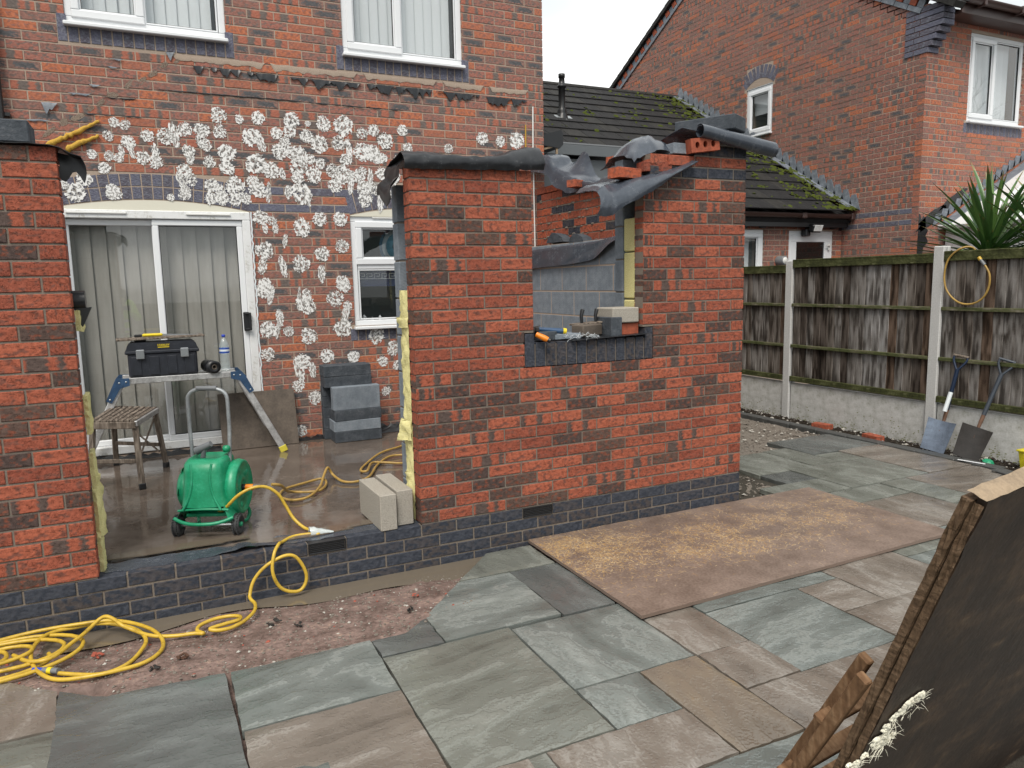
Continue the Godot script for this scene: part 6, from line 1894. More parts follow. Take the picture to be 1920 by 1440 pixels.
func make_things():
	var n := noise(1.3, 411, 3)
	# --- chipboard sheet flat on the patio
	var g := []
	var q := [Vector3(0.7, 0, 1.262), Vector3(3.155, 0, 1.2), Vector3(3.17, 0, 0.016), Vector3(0.7, 0, 0.022)]
	for i in 61:
		var row := []
		for j in 31:
			var a: Vector3 = q[0].lerp(q[1], i / 60.0); var b: Vector3 = q[3].lerp(q[2], i / 60.0)
			var p := a.lerp(b, j / 30.0)
			if j == 30 or j == 0: p.z += n.get_noise_1d(p.x * 12.0) * 0.004
			if i == 0 or i == 60: p.x += n.get_noise_1d(p.z * 12.0) * 0.004
			p.y = G + 0.022 + n.get_noise_2d(p.x, p.z) * 0.004
			row.append(p)
		g.append(row)
	var mb := MB.new(); mb.sheet(g, 0.018, false, 1.0 / 60.0)
	tag(part("chipboard_sheet", mb, mt.osb), "large muddy strand board sheet lying flat on the patio slabs", "board")
	# --- dark sheets leaning near the viewer, pallet behind
	var A := Vector3(-0.045, 1.035, 3.335); var B := Vector3(0.05, -0.215, 2.83)
	var T := Vector3(0.99, 0.13, -0.025).normalized(); var S := (A - B).normalized()
	T = (T - S * T.dot(S)).normalized()
	var N := S.cross(T); if N.z < 0: N = -N
	var hgt := A.distance_to(B)
	var ln := thing("leaning_sheets", "dark stained plywood sheets leaning over the patio with white fibre stuck on", "board", B)
	for k in 2:
		g = []
		for i in 41:
			var row := []
			for j in 41:
				var u := 1.5 * i / 40.0; var v := lerpf(-u * T.y / S.y, hgt, j / 40.0) - (0.012 if k and j > 0 else 0.0)
				var ed := 0.0
				if i == 0: ed = n.get_noise_1d(v * 30.0) * 0.006 + (0.01 * n.get_noise_1d(v * 90.0) if v > hgt - 0.22 else 0.0)
				if j == 40: v += n.get_noise_1d(u * 30.0) * 0.006
				row.append(T * (u + ed + (0.006 if k == 0 else 0.0)) + S * v + N * ((0.0 if k == 0 else -0.021) + n.get_noise_2d(u * 2.0, v * 2.0) * 0.002))
			g.append(row)
		mb = MB.new(); mb.sheet(g, 0.018, false)
		part("sheet", mb, mt.ply_dark if k == 0 else mt.ply_edge, ln)
	for k in 2:
		var rows := []
		for i in 60:
			var v := 0.02 + (hgt - 0.03) * i / 59.0
			var row := []
			for j in 5:
				var d := -0.0005 - 0.0175 * j / 4.0 - 0.021 * k
				row.append(S * v + N * d + T * (-0.003 - 0.004 * (0.5 + n.get_noise_2d(v * 50.0, j * 3.0 + k * 9.0)) + (0.006 if k == 0 else 0.0) - (0.012 * max(0.0, n.get_noise_2d(v * 60.0, j * 9.0)) if v > hgt - 0.2 else 0.0)))
			rows.append(row)
		mb = MB.new(); mb.sheet(rows, 0.0, false); part("sheet_edge", mb, mt.ply_edge, ln)
	var tr := []
	for i in 70:
		var u := 1.5 * i / 69.0
		var row := []
		for j in 4: row.append(T * u + S * (hgt + 0.003 + 0.006 * n.get_noise_2d(u * 40.0, j * 4.0)) + N * (-0.0 - 0.0125 * j))
		tr.append(row)
	mb = MB.new(); mb.sheet(tr, 0.0, false); part("torn_top", mb, mt.ply_torn, ln)
	# tuft of white fibre caught on the face
	var base := T * 0.035 + S * (hgt - 0.69) + N * 0.004
	var r := RandomNumberGenerator.new(); r.seed = 5
	var clumps := [[0.085, 0.115, 0.022], [0.055, 0.1, 0.026], [0.025, 0.085, 0.022], [0.005, 0.055, 0.016], [0.0, 0.02, 0.03], [0.022, -0.005, 0.03], [0.05, 0.0, 0.014], [-0.03, -0.02, 0.013], [-0.055, -0.03, 0.012], [-0.085, -0.022, 0.01], [-0.05, -0.05, 0.012]]
	mb = MB.new()
	for c in clumps:
		for i in int(c[2] * 900):
			var a := r.randf() * TAU; var q2: float = c[2] * sqrt(r.randf())
			var p: Vector3 = base + T * (c[0] + cos(a) * q2) + S * (c[1] + sin(a) * q2) + N * r.randf_range(0.0, 0.012)
			var d := (T * (cos(a) + r.randf_range(-0.8, 0.8)) + S * (sin(a) * 0.7 + r.randf_range(-0.9, 0.6)) + N * r.randf_range(-0.1, 0.5)).normalized()
			var l := 0.01 + 0.03 * pow(r.randf(), 3.0)
			mb.tube([p, p + d * l * 0.5 + S * 0.002, p + d * l], [0.0007, 0.0006, 0.0002], 3, false)
	var fl := part("fibre_tuft", mb, mt.fluff, ln); fl.set_meta("kind", "stuff")
	mb = MB.new()
	for c in clumps:
		for k in 16:
			var a := r.randf() * TAU; var q2: float = c[2] * 0.85 * sqrt(r.randf()); var w: float = c[2] * r.randf_range(0.18, 0.4)
			var tf := Transform3D(Basis(T * w, N * 0.005 * r.randf_range(0.6, 1.6), S * w * r.randf_range(0.5, 1.0)), base + T * (c[0] + cos(a) * q2) + S * (c[1] + sin(a) * q2 * 0.8))
			var pf := []
			for i in 5: pf.append([cos(PI / 2 * i / 4.0) if i < 4 else 0.0, sin(PI / 2 * i / 4.0)])
			mb.lathe(pf, tf, 7)
	part("fibre_wad", mb, mt.fluff, ln)
	# prop that carries the sheets, out of the picture
	var pr := thing("timber_prop", "rough timber prop holding up the leaning sheets", "prop", Vector3(1.25, G, 3.6))
	mb = MB.new(); mb.bar(Vector3(0.0, 0.03, 0.15), Vector3(-0.1, 0.85, -0.58), 0.06, 0.04, 0.004); part("stud", mb, mt.pallet, pr)
	# pallet on the far side of the sheets
	var pa := thing("timber_trestle", "narrow brown timber trestle frame leaning behind the dark plywood sheets", "trestle", B)
	var f0 := -N * 0.16 + Vector3(0, 0.012, 0); var f1 := S * (hgt * 0.62) - N * 0.056
	for i in 2:
		for k in 2:
			var off := T * (-0.01 + i * 1.0 + k * 0.05) - N * (0.0 if k == 0 else 0.035)
			mb = MB.new(); mb.bar(off + f0, off + f1, 0.022, 0.03, 0.003, N); part("rail", mb, mt.pallet, pa)
	for i in 3:
		var q3: Vector3 = f0.lerp(f1, 0.16 + i * 0.3)
		mb = MB.new(); mb.bar(q3 - T * 0.02 - N * 0.018, q3 + T * 1.06 - N * 0.018, 0.04, 0.014, 0.002, S); part("slat", mb, mt.pallet, pa)
	# --- hoses
	var hs := thing("garden_hose", "yellow hose coiled on the soil and climbing to the green reel", "hose", Vector3.ZERO)
	mb = MB.new(); mb.tube(smooth_path(v3s(HOSE_A), 4), 0.0095, 8); part("coil", mb, mt.hose, hs)
	mb = MB.new(); mb.tube(smooth_path(v3s(HOSE_B), 5), 0.0095, 8); part("lead", mb, mt.hose, hs)
	var coil := []
	for i in 150:
		var a := i / 150.0 * TAU * 4.6
		var rr := 0.17 + 0.1 * sin(i * 0.043) + 0.02 * sin(i * 0.31)
		coil.append(Vector3(-2.12 + 0.03 * sin(i * 0.05) + cos(a) * rr * 1.25, -0.222 + 0.016 * (i / 60.0), 0.27 + sin(a) * rr * 0.8))
	mb = MB.new(); mb.tube(coil, 0.0095, 8); part("coil", mb, mt.hose, hs)
	var cx := Vector3(-1.845, -0.21, 0.499); var cd := (Vector3(-1.93, -0.215, 0.44) - cx).normalized()
	for a in [[0.0, 0.03, 0.0135, "grey_plastic"], [0.03, 0.05, 0.0155, "yellow_plastic"], [0.05, 0.075, 0.014, "grey_plastic"], [0.075, 0.125, 0.013, "cap_blue"]]:
		mb = MB.new(); mb.tube([cx + cd * a[0], cx + cd * a[1]], a[2], 12); part("connector", mb, mt[a[3]], hs)
	var hc := thing("supply_hose", "yellow hose looping over the wet floor from green reel to wall tap", "hose", Vector3.ZERO)
	mb = MB.new(); mb.tube(smooth_path(v3s(HOSE_C), 5), 0.0095, 8); part("tube", mb, mt.hose_old, hc)
	mb = MB.new(); mb.tube([Vector3(0.8, 0.47, -2.91), Vector3(0.8, 0.53, -2.91)], 0.017, 10); part("connector", mb, mt.orange_plastic, hc)
	make_reel(); make_platform(); make_stool(); make_blocks(); make_sill_things(); make_debris()
	# --- sheet of chipboard standing against the house wall
	mb = MB.new()
	mb.prism([Vector3(0, 0, 0), Vector3(0.66, 0, 0), Vector3(0.655, 0.5, -0.1), Vector3(-0.01, 0.5, -0.1)], Vector3(0, 0.004, 0.018))
	var cs := part("standing_board", mb, mt.chip); cs.position = Vector3(-0.89, -0.012, -2.87)
	tag(cs, "brown stained board standing against the house wall by the patio door", "board")
	# --- black polythene at the foot of the house wall and on the threshold
	for a in [[-0.3, 0.12, -2.97, 0.03, "strip of black polythene at the foot of the dabbed wall"], [0.55, 1.6, -2.93, 0.08, "crumpled black polythene by the foot of the house wall under the tap"], [-2.0, -0.9, -2.94, 0.05, "strip of black polythene below the patio door"]]:
		g = []
		for i in 25:
			var t := i / 24.0
			var x: float = lerpf(a[0], a[1], t)
			var row := []
			for j in 5:
				var s := j / 4.0
				row.append(Vector3(x, -0.008 + a[3] * s * (0.8 + n.get_noise_2d(x * 9.0, s)) + 0.02 * max(0.0, n.get_noise_2d(x * 6.0, s * 2.0)) * a[3] * 10.0, a[2] + 0.05 - 0.06 * s))
			g.append(row)
		mb = MB.new(); mb.sheet(g, 0.002); tag(part("black_polythene", mb, mt.poly_black), a[4], "polythene")
	g = []
	for i in 49:
		var t := i / 48.0
		var x := lerpf(-1.68, 0.0, t)
		var row := []
		for j in 6:
			var s := j / 5.0
			row.append(Vector3(x, 0.0025 + 0.003 * n.get_noise_2d(x * 9.0, s * 3.0) + 0.028 * exp(-pow((x + 0.98) / 0.12, 2.0)) * (1.0 - s), lerpf(-0.055 + 0.03 * n.get_noise_1d(x * 7.0), -0.2 - 0.05 * n.get_noise_1d(x * 6.0 + 5.0), s)))
		g.append(row)
	mb = MB.new(); mb.sheet(g, 0.002); tag(part("threshold_membrane", mb, mt.dpc), "wet dark membrane strip along the threshold on the blue plinth", "membrane")
	# mud film on the membrane
	for a in [[-1.4, -0.28, 0.42, 0.05], [-0.7, -0.14, 0.3, 0.035], [-0.35, -0.2, 0.22, 0.04]]:
		var pl := []
		for i in 28:
			var t := TAU * i / 28.0
			var k: float = 1.0 + 0.35 * n.get_noise_2d(cos(t) * 2.0 + a[0] * 5.0, sin(t) * 2.0)
			pl.append(Vector3(a[0] + cos(t) * a[2] * k, 0.0, a[1] + sin(t) * a[3] * k))
		mb = MB.new(); mb.prism(pl, Vector3(0, 0.006, 0))
		var pd := part("puddle", mb, mt.puddle); pd.position.y = 0.004 if a[0] > -1.0 else 0.0065
		pd.set_meta("kind", "structure")
	# crumpled clear plastic
	g = []
	for i in 11:
		var row := []
		for j in 9:
			var a := j / 8.0 * PI
			var rr := 0.005 + 0.035 * i / 10.0 * (1.0 + 0.4 * n.get_noise_2d(i * 0.6, j * 1.9))
			row.append(Vector3(-0.5 - 0.013 * i, 0.008 + rr * sin(a), -0.12 + rr * cos(a) - 0.004 * i))
		g.append(row)
	mb = MB.new(); mb.sheet(g, 0.0015); tag(part("plastic_wrap", mb, mt.film), "crumpled clear plastic cone lying on the threshold", "plastic")

func make_reel():
	var o := thing("hose_reel", "green plastic hose reel cart with grey tube handle and wheels", "hose reel", Vector3(-1.12, -0.012, -0.58), "", -0.42)
	var secs := [[0.08, 0.155, 0.14, 0.01], [0.095, 0.172, 0.165, 0.015], [0.12, 0.166, 0.168, 0.015], [0.185, 0.136, 0.155, 0.01], [0.28, 0.124, 0.148, 0.005], [0.39, 0.118, 0.142, 0.0], [0.43, 0.116, 0.134, -0.004], [0.452, 0.104, 0.108, -0.012], [0.458, 0.084, 0.08, -0.016]]
	var rings := []
	for s in secs:
		var ring2 := []
		for k in 32:
			var a := TAU * k / 32
			var cx := cos(a); var cz := sin(a)
			var p := 0.42
			ring2.append(Vector3(sign(cx) * pow(abs(cx), p) * s[1], s[0], s[3] + sign(cz) * pow(abs(cz), p) * s[2]))
		rings.append(ring2)
	var mb := MB.new(); mb.sg(1)
	for i in rings.size() - 1:
		for k in 32:
			var k2 := (k + 1) % 32
			# leave the slot in the front low down
			var mid: Vector3 = rings[i][k]
			if i >= 1 and i <= 2 and mid.z > 0.12 and abs(mid.x) < 0.15: continue
			mb.quad(rings[i][k2], rings[i][k], rings[i + 1][k], rings[i + 1][k2])
	# inner wall of the open top
	for k in 32:
		var k2 := (k + 1) % 32
		var a: Vector3 = rings[8][k]; var b: Vector3 = rings[8][k2]
		mb.quad(b, a, a * Vector3(0.9, 0, 0.9) + Vector3(0, 0.31, 0), b * Vector3(0.9, 0, 0.9) + Vector3(0, 0.31, 0))
	mb.sg(-1)
	var body := part("body", mb, mt.green_plastic, o)
	boxpart("inner_floor", Vector3(0, 0.12, 0), Vector3(0.24, 0.02, 0.2), 0.004, mt.green_plastic, body)
	boxpart("inner_back", Vector3(0, 0.24, -0.06), Vector3(0.22, 0.3, 0.02), 0.004, mt.green_plastic, body)
	# lip of the tray, ribs on the front
	var lip := []
	for i in 15:
		var t := i / 14.0 * 2.0 - 1.0
		lip.append(Vector3(t * 0.17, 0.09 + 0.03 * abs(t * t * t), 0.182 - 0.035 * t * t))
	mb = MB.new(); mb.tube(lip, 0.011, 8); part("tray_lip", mb, mt.green_plastic, body)
	lip = []
	for i in 15:
		var t := i / 14.0 * 2.0 - 1.0
		lip.append(Vector3(t * 0.145, 0.176 - 0.012 * t * t, 0.165 - 0.02 * t * t))
	mb = MB.new(); mb.tube(lip, 0.007, 8); part("brow", mb, mt.green_plastic, body)
	for s in [-1, 1]:
		mb = MB.new(); mb.tube(smooth_path([Vector3(s * 0.06, 0.435, 0.125), Vector3(s * 0.052, 0.34, 0.147), Vector3(s * 0.07, 0.25, 0.154), Vector3(s * 0.11, 0.17, 0.166)], 4), 0.008, 6); part("rib", mb, mt.green_plastic, body)
		# side drum cheeks
		mb = MB.new()
		var tf := Transform3D(Basis(Vector3(0, 0, 1), -s * PI / 2), Vector3(s * 0.115, 0.25, -0.05))
		var cs := 1.0 if s > 0 else 0.72
		mb.lathe([[0.1 * cs, -0.02], [0.162 * cs, 0.0], [0.17 * cs, 0.03], [0.162 * cs, 0.06], [0.148 * cs, 0.068], [0.138 * cs, 0.06], [0.075, 0.05], [0.065, 0.06], [0.045, 0.062], [0.04, 0.052], [0.0, 0.052]], tf, 36)
		var d := part("drum_cheek", mb, mt.green_plastic, o)
		for i in 5:
			var a := TAU * i / 5.0 + 0.3
			mb = MB.new(); mb.lathe([[0.0, 0.062], [0.012, 0.062], [0.022, 0.056], [0.027, 0.05]], tf * Transform3D(Basis(), Vector3(cos(a) * 0.112, 0.0, sin(a) * 0.112)), 14); part("boss", mb, mt.green_plastic, d)
		# wheel
		var wt := Transform3D(Basis(Vector3(0, 0, 1), -s * PI / 2), Vector3(s * 0.152, 0.058, 0.09))
		mb = MB.new(); mb.lathe([[0.02, 0.0], [0.05, 0.0], [0.057, 0.006], [0.058, 0.022], [0.057, 0.04], [0.05, 0.046], [0.045, 0.04], [0.02, 0.036], [0.02, 0.0]], wt, 28)
		var wh := part("wheel", mb, mt.tyre, o)
		mb = MB.new()
		for i in 24:
			var a := TAU * i / 24.0
			for z in [0.012, 0.034]:
				mb.box(wt * Vector3(cos(a + z * 4.0) * 0.0575, z, sin(a + z * 4.0) * 0.0575), Vector3(0.018, 0.007, 0.008), 0.0, wt.basis * Basis(Vector3.UP, -a))
		part("tread", mb, mt.tyre, wh)
		mb = MB.new(); mb.lathe([[0.0, 0.05], [0.012, 0.05], [0.015, 0.04], [0.015, 0.0]], wt, 14); part("hub", mb, mt.green_plastic, wh)
		# handle pole
		mb = MB.new(); mb.tube([Vector3(s * 0.105, 0.3, -0.03), Vector3(s * 0.118, 0.62, -0.045)], 0.0115, 12); part("pole", mb, mt.galv, o)
	var hp := []
	for i in 17:
		var a := PI * i / 16.0
		hp.append(Vector3(-sign(cos(a)) * pow(abs(cos(a)), 0.7) * 0.118, 0.77 + pow(sin(a), 0.7) * 0.085, -0.045))
	hp.push_front(Vector3(-0.118, 0.6, -0.045)); hp.append(Vector3(0.118, 0.6, -0.045))
	mb = MB.new(); mb.tube(hp, 0.0115, 12); part("handle", mb, mt.galv, o)
	mb = MB.new(); mb.tube([Vector3(-0.06, 0.857, -0.045), Vector3(0.06, 0.857, -0.045)], 0.0145, 12); part("grip", mb, mt.grey_plastic, o)
	mb = MB.new(); mb.lathe([[0.0, 0.0], [0.02, 0.0], [0.024, 0.02], [0.018, 0.035], [0.0, 0.038]], Transform3D(Basis(), Vector3(0.1, 0.475, -0.02)), 14); part("knob", mb, mt.green_plastic, o)
	# spray gun stored in the top
	mb = MB.new(); mb.tube(smooth_path([Vector3(-0.045, 0.33, -0.02), Vector3(-0.04, 0.44, -0.01), Vector3(-0.02, 0.51, 0.0)], 3), 0.015, 8); mb.tube([Vector3(-0.075, 0.485, -0.01), Vector3(0.02, 0.53, 0.005)], [0.026, 0.018], 10)
	part("spray_gun", mb, mt.grey_plastic, o)
	# hose connector at the drum centre
	for a in [[0.165, 0.19, 0.02, "black_plastic"], [0.19, 0.235, 0.019, "orange_plastic"], [0.235, 0.275, 0.014, "grey_plastic"]]:
		mb = MB.new(); mb.tube([Vector3(a[0], 0.245, -0.045), Vector3(a[1], 0.244, -0.045)], a[2], 14); part("connector", mb, mt[a[3]], o)
	# foot and axle
	mb = MB.new(); mb.tube(smooth_path([Vector3(0.14, 0.12, -0.14), Vector3(0.16, 0.06, -0.17), Vector3(0.15, 0.012, -0.15), Vector3(0.13, 0.012, -0.1)], 4), 0.011, 8); mb.tube(smooth_path([Vector3(-0.14, 0.12, -0.14), Vector3(-0.16, 0.06, -0.17), Vector3(-0.15, 0.012, -0.15), Vector3(-0.13, 0.012, -0.1)], 4), 0.011, 8)
	part("foot", mb, mt.green_plastic, o)
	mb = MB.new(); mb.tube([Vector3(-0.16, 0.058, 0.09), Vector3(0.16, 0.058, 0.09)], 0.009, 8); part("axle", mb, mt.steel, o)

func make_platform():
	var o := thing("work_platform", "aluminium folding work platform with blue hinges in front of the patio door", "work platform", Vector3(-1.19, -0.012, -2.74))
	var H := 0.735
	boxpart("deck", Vector3(0, H - 0.012, 0), Vector3(0.87, 0.02, 0.26), 0.003, mt.alu, o)
	for s in [-1, 1]:
		var mb := MB.new(); mb.box(Vector3(0, H - 0.022, s * 0.138), Vector3(0.89, 0.05, 0.024), 0.004); part("deck_rail", mb, mt.alu, o)
		for e in [-1, 1]:
			mb = MB.new(); mb.bar(Vector3(e * 0.46, H - 0.06, s * 0.138), Vector3(e * 0.775, 0.03, s * 0.17), 0.028, 0.055, 0.004, Vector3(e, 0.4, 0)); part("leg", mb, mt.alu, o)
			mb = MB.new(); mb.bar(Vector3(e * 0.765, 0.055, s * 0.169), Vector3(e * 0.785, 0.002, s * 0.171), 0.036, 0.065, 0.005, Vector3(e, 0.4, 0)); part("foot", mb, mt.yellow_foot, o)
			var z: float = s * 0.138 + s * 0.016
			mb = MB.new(); mb.prism([Vector3(e * 0.385, H + 0.004, z), Vector3(e * 0.47, H + 0.006, z), Vector3(e * 0.5, H - 0.03, z), Vector3(e * 0.565, H - 0.17, z), Vector3(e * 0.525, H - 0.19, z), Vector3(e * 0.455, H - 0.075, z), Vector3(e * 0.385, H - 0.055, z)], Vector3(0, 0, s * 0.012))
			var hg := part("hinge", mb, mt.blue_plastic, o)
			for b in [Vector3(e * 0.41, H - 0.025, z), Vector3(e * 0.46, H - 0.03, z), Vector3(e * 0.535, H - 0.16, z)]:
				mb = MB.new(); mb.lathe([[0.0, 0.004], [0.007, 0.003], [0.008, 0.0]], Transform3D(Basis(Vector3.RIGHT, s * PI / 2), b + Vector3(0, 0, s * 0.012)), 8); part("rivet", mb, mt.steel, hg)
	for e in [-1, 1]:
		for k in 2:
			var t := 0.4 + 0.38 * k
			var p := Vector3(e * lerpf(0.46, 0.775, t), lerpf(H - 0.06, 0.03, t), 0)
			boxpart("cross_bar", p, Vector3(0.045, 0.022, 0.3), 0.003, mt.alu, o, Basis(Vector3(0, 0, 1), -e * 0.4))
	# things standing on it
	var y0 := -0.012 + H + 0.001
	var b := thing("tool_box", "scuffed black tool box with two metal latches on the platform", "tool box", Vector3(-1.315, y0, -2.72))
	boxpart("tub", Vector3(0, 0.1, 0), Vector3(0.52, 0.2, 0.24), 0.015, mt.toolbox, b)
	var mb := MB.new()
	for i in 4: mb.box(Vector3(-0.2 + i * 0.133, 0.095, 0.122), Vector3(0.075, 0.15, 0.008), 0.003)
	part("ribbing", mb, mt.toolbox, b)
	boxpart("rim", Vector3(0, 0.205, 0), Vector3(0.555, 0.03, 0.26), 0.008, mt.toolbox, b)
	mb = MB.new()
	mb.prism([Vector3(-0.27, 0.22, 0.125), Vector3(-0.255, 0.265, 0.125), Vector3(-0.23, 0.285, 0.125), Vector3(0.23, 0.285, 0.125), Vector3(0.255, 0.265, 0.125), Vector3(0.27, 0.22, 0.125)], Vector3(0, 0, -0.245))
	part("lid", mb, mt.toolbox, b)
	boxpart("handle", Vector3(-0.16, 0.295, 0.04), Vector3(0.09, 0.02, 0.05), 0.008, mt.black_plastic, b)
	for x in [-0.165, 0.165]:
		var lt := boxpart("latch", Vector3(x, 0.19, 0.137), Vector3(0.062, 0.075, 0.016), 0.004, mt.steel, b)
		for i in 6: boxpart("ridge", Vector3(x - 0.0225 + i * 0.009, 0.19, 0.1465), Vector3(0.004, 0.066, 0.004), 0.0, mt.steel, lt)
	var tx := inst("lettering", text_mesh("STANLEY", 0.022), mt.yellow_plastic, b); tx.position = Vector3(0.01, 0.258, 0.1265)
	boxpart("lettering_line", Vector3(0.01, 0.241, 0.126), Vector3(0.085, 0.006, 0.003), 0.0, mt.yellow_plastic, b)
	mb = MB.new(); mb.box(Vector3.ZERO, Vector3(0.66, 0.016, 0.2), 0.003)
	var pk := part("plank_offcut", mb, mt.old_wood); pk.transform = Transform3D(Basis(Vector3.UP, 0.06) * Basis(Vector3(0, 0, 1), 0.012), Vector3(-1.32, y0 + 0.315, -2.7))
	tag(pk, "flat brown plank offcut resting on the black tool box", "plank")
	var kn := thing("hand_saw", "small yellow handled saw on the plank offcut", "saw", Vector3(-1.36, y0 + 0.336, -2.65), "", 0.05)
	boxpart("handle", Vector3(-0.02, 0.004, 0), Vector3(0.155, 0.026, 0.026), 0.01, mt.yellow_plastic, kn)
	boxpart("collar", Vector3(-0.125, 0.002, 0), Vector3(0.06, 0.022, 0.022), 0.006, mt.black_plastic, kn)
	mb = MB.new(); mb.prism([Vector3(0.055, -0.006, 0.001), Vector3(0.055, 0.01, 0.001), Vector3(0.33, -0.004, 0.001), Vector3(0.33, -0.008, 0.001)], Vector3(0, 0, -0.002)); part("blade", mb, mt.steel, kn)
	var ro := thing("membrane_spool", "small black membrane roll lying on the platform by the bottle", "roll", Vector3(-0.955, y0 + 0.052, -2.66), "", 0.25)
	mb = MB.new(); mb.lathe([[0.02, -0.1], [0.052, -0.1], [0.053, 0.1], [0.02, 0.1], [0.02, -0.1]], Transform3D(Basis(Vector3.RIGHT, PI / 2), Vector3.ZERO), 28); part("wound_sheet", mb, mt.poly_black, ro)
	mb = MB.new(); mb.lathe([[0.016, -0.101], [0.021, -0.101], [0.021, 0.102], [0.016, 0.102], [0.016, -0.101]], Transform3D(Basis(Vector3.RIGHT, PI / 2), Vector3.ZERO), 20); part("core", mb, mt.chip, ro)
	var bo := thing("water_bottle", "clear plastic water bottle with blue cap and label on the platform", "bottle", Vector3(-0.83, y0, -2.74))
	mb = MB.new(); mb.lathe([[0.0, 0.004], [0.03, 0.0], [0.04, 0.008], [0.041, 0.03], [0.038, 0.04], [0.041, 0.05], [0.038, 0.06], [0.041, 0.07], [0.038, 0.08], [0.041, 0.09], [0.041, 0.1], [0.036, 0.125], [0.041, 0.15], [0.041, 0.2], [0.036, 0.235], [0.02, 0.27], [0.013, 0.28], [0.013, 0.3]], Transform3D(), 24); part("shell", mb, mt.bottle, bo)
	mb = MB.new(); mb.lathe([[0.0, 0.29], [0.0155, 0.29], [0.0155, 0.312], [0.0, 0.313]], Transform3D(), 18); part("cap", mb, mt.cap_blue, bo)
	mb = MB.new(); mb.lathe([[0.0418, 0.153], [0.0418, 0.198]], Transform3D(), 24); part("label", mb, mt.label_blue, bo)
	mb = MB.new(); mb.lathe([[0.0421, 0.168], [0.0421, 0.185]], Transform3D(), 24); part("label_band", mb, mt.label_white, bo)
	mb = MB.new(); mb.lathe([[0.0, 0.006], [0.037, 0.01], [0.037, 0.03], [0.0, 0.03]], Transform3D(), 20)

func make_stool():
	var o := thing("step_stool", "old weathered wooden slatted step stool beside the platform", "stool", Vector3(-1.62, -0.012, -2.26))
	var c := [Vector3(-0.22, 0.5, 0.25), Vector3(0.085, 0.5, 0.4), Vector3(0.233, 0.5, -0.19), Vector3(-0.104, 0.5, -0.46)]
	var mb: MB
	for i in 8:
		var a: Vector3 = c[0].lerp(c[1], (i + 0.5) / 8.0); var b: Vector3 = c[3].lerp(c[2], (i + 0.5) / 8.0)
		mb = MB.new(); mb.bar(a, b, 0.034, 0.018, 0.003); part("slat", mb, mt.old_wood, o)
	mb = MB.new()
	mb.bar(c[0] + Vector3(0, -0.03, 0), c[1] + Vector3(0, -0.03, 0), 0.02, 0.05, 0.004); part("front_rail", mb, mt.old_wood, o)
	mb = MB.new(); mb.bar(c[3] + Vector3(0, -0.03, 0), c[2] + Vector3(0, -0.03, 0), 0.02, 0.05, 0.004); part("back_rail", mb, mt.old_wood, o)
	mb = MB.new(); mb.bar(c[1] + Vector3(0, -0.02, 0), c[2] + Vector3(0, -0.02, 0), 0.02, 0.04, 0.004); part("side_rail", mb, mt.alu, o)
	mb = MB.new(); mb.bar(c[0] + Vector3(0, -0.02, 0), c[3] + Vector3(0, -0.02, 0), 0.02, 0.04, 0.004); part("side_rail", mb, mt.old_wood, o)
	for i in 4:
		var p: Vector3 = c[i]; var d := Vector3(p.x, 0, p.z).normalized()
		var f := Vector3(p.x * 1.05, 0.0, p.z * 1.05) + d * 0.02
		mb = MB.new(); mb.bar(p + Vector3(0, -0.02, 0) - d * 0.03, f + Vector3(0, 0.03, 0), 0.04, 0.03, 0.004, d); part("leg", mb, mt.old_wood, o)
		mb = MB.new(); mb.bar(f + Vector3(0, 0.045, 0), f, 0.046, 0.036, 0.004, d); part("foot", mb, mt.black_plastic, o)
	for k in [[0, 1], [3, 2]]:
		for y in [0.2]:
			mb = MB.new(); mb.bar(c[k[0]] * Vector3(0.95, 0, 0.95) + Vector3(0, y, 0), c[k[1]] * Vector3(0.95, 0, 0.95) + Vector3(0, y, 0), 0.016, 0.03, 0.003); part("stretcher", mb, mt.old_wood, o)
	mb = MB.new(); mb.bar(c[1] * Vector3(0.95, 0, 0.95) + Vector3(0, 0.2, 0), c[2] * Vector3(0.9, 0, 0.9) + Vector3(0, 0.44, 0), 0.012, 0.012, 0.002); mb.bar(c[2] * Vector3(0.95, 0, 0.95) + Vector3(0, 0.14, 0), c[2].lerp(c[3], 0.5) * Vector3(0.9, 0, 0.9) + Vector3(0, 0.3, 0), 0.012, 0.012, 0.002)
	part("strut", mb, mt.old_wood, o)

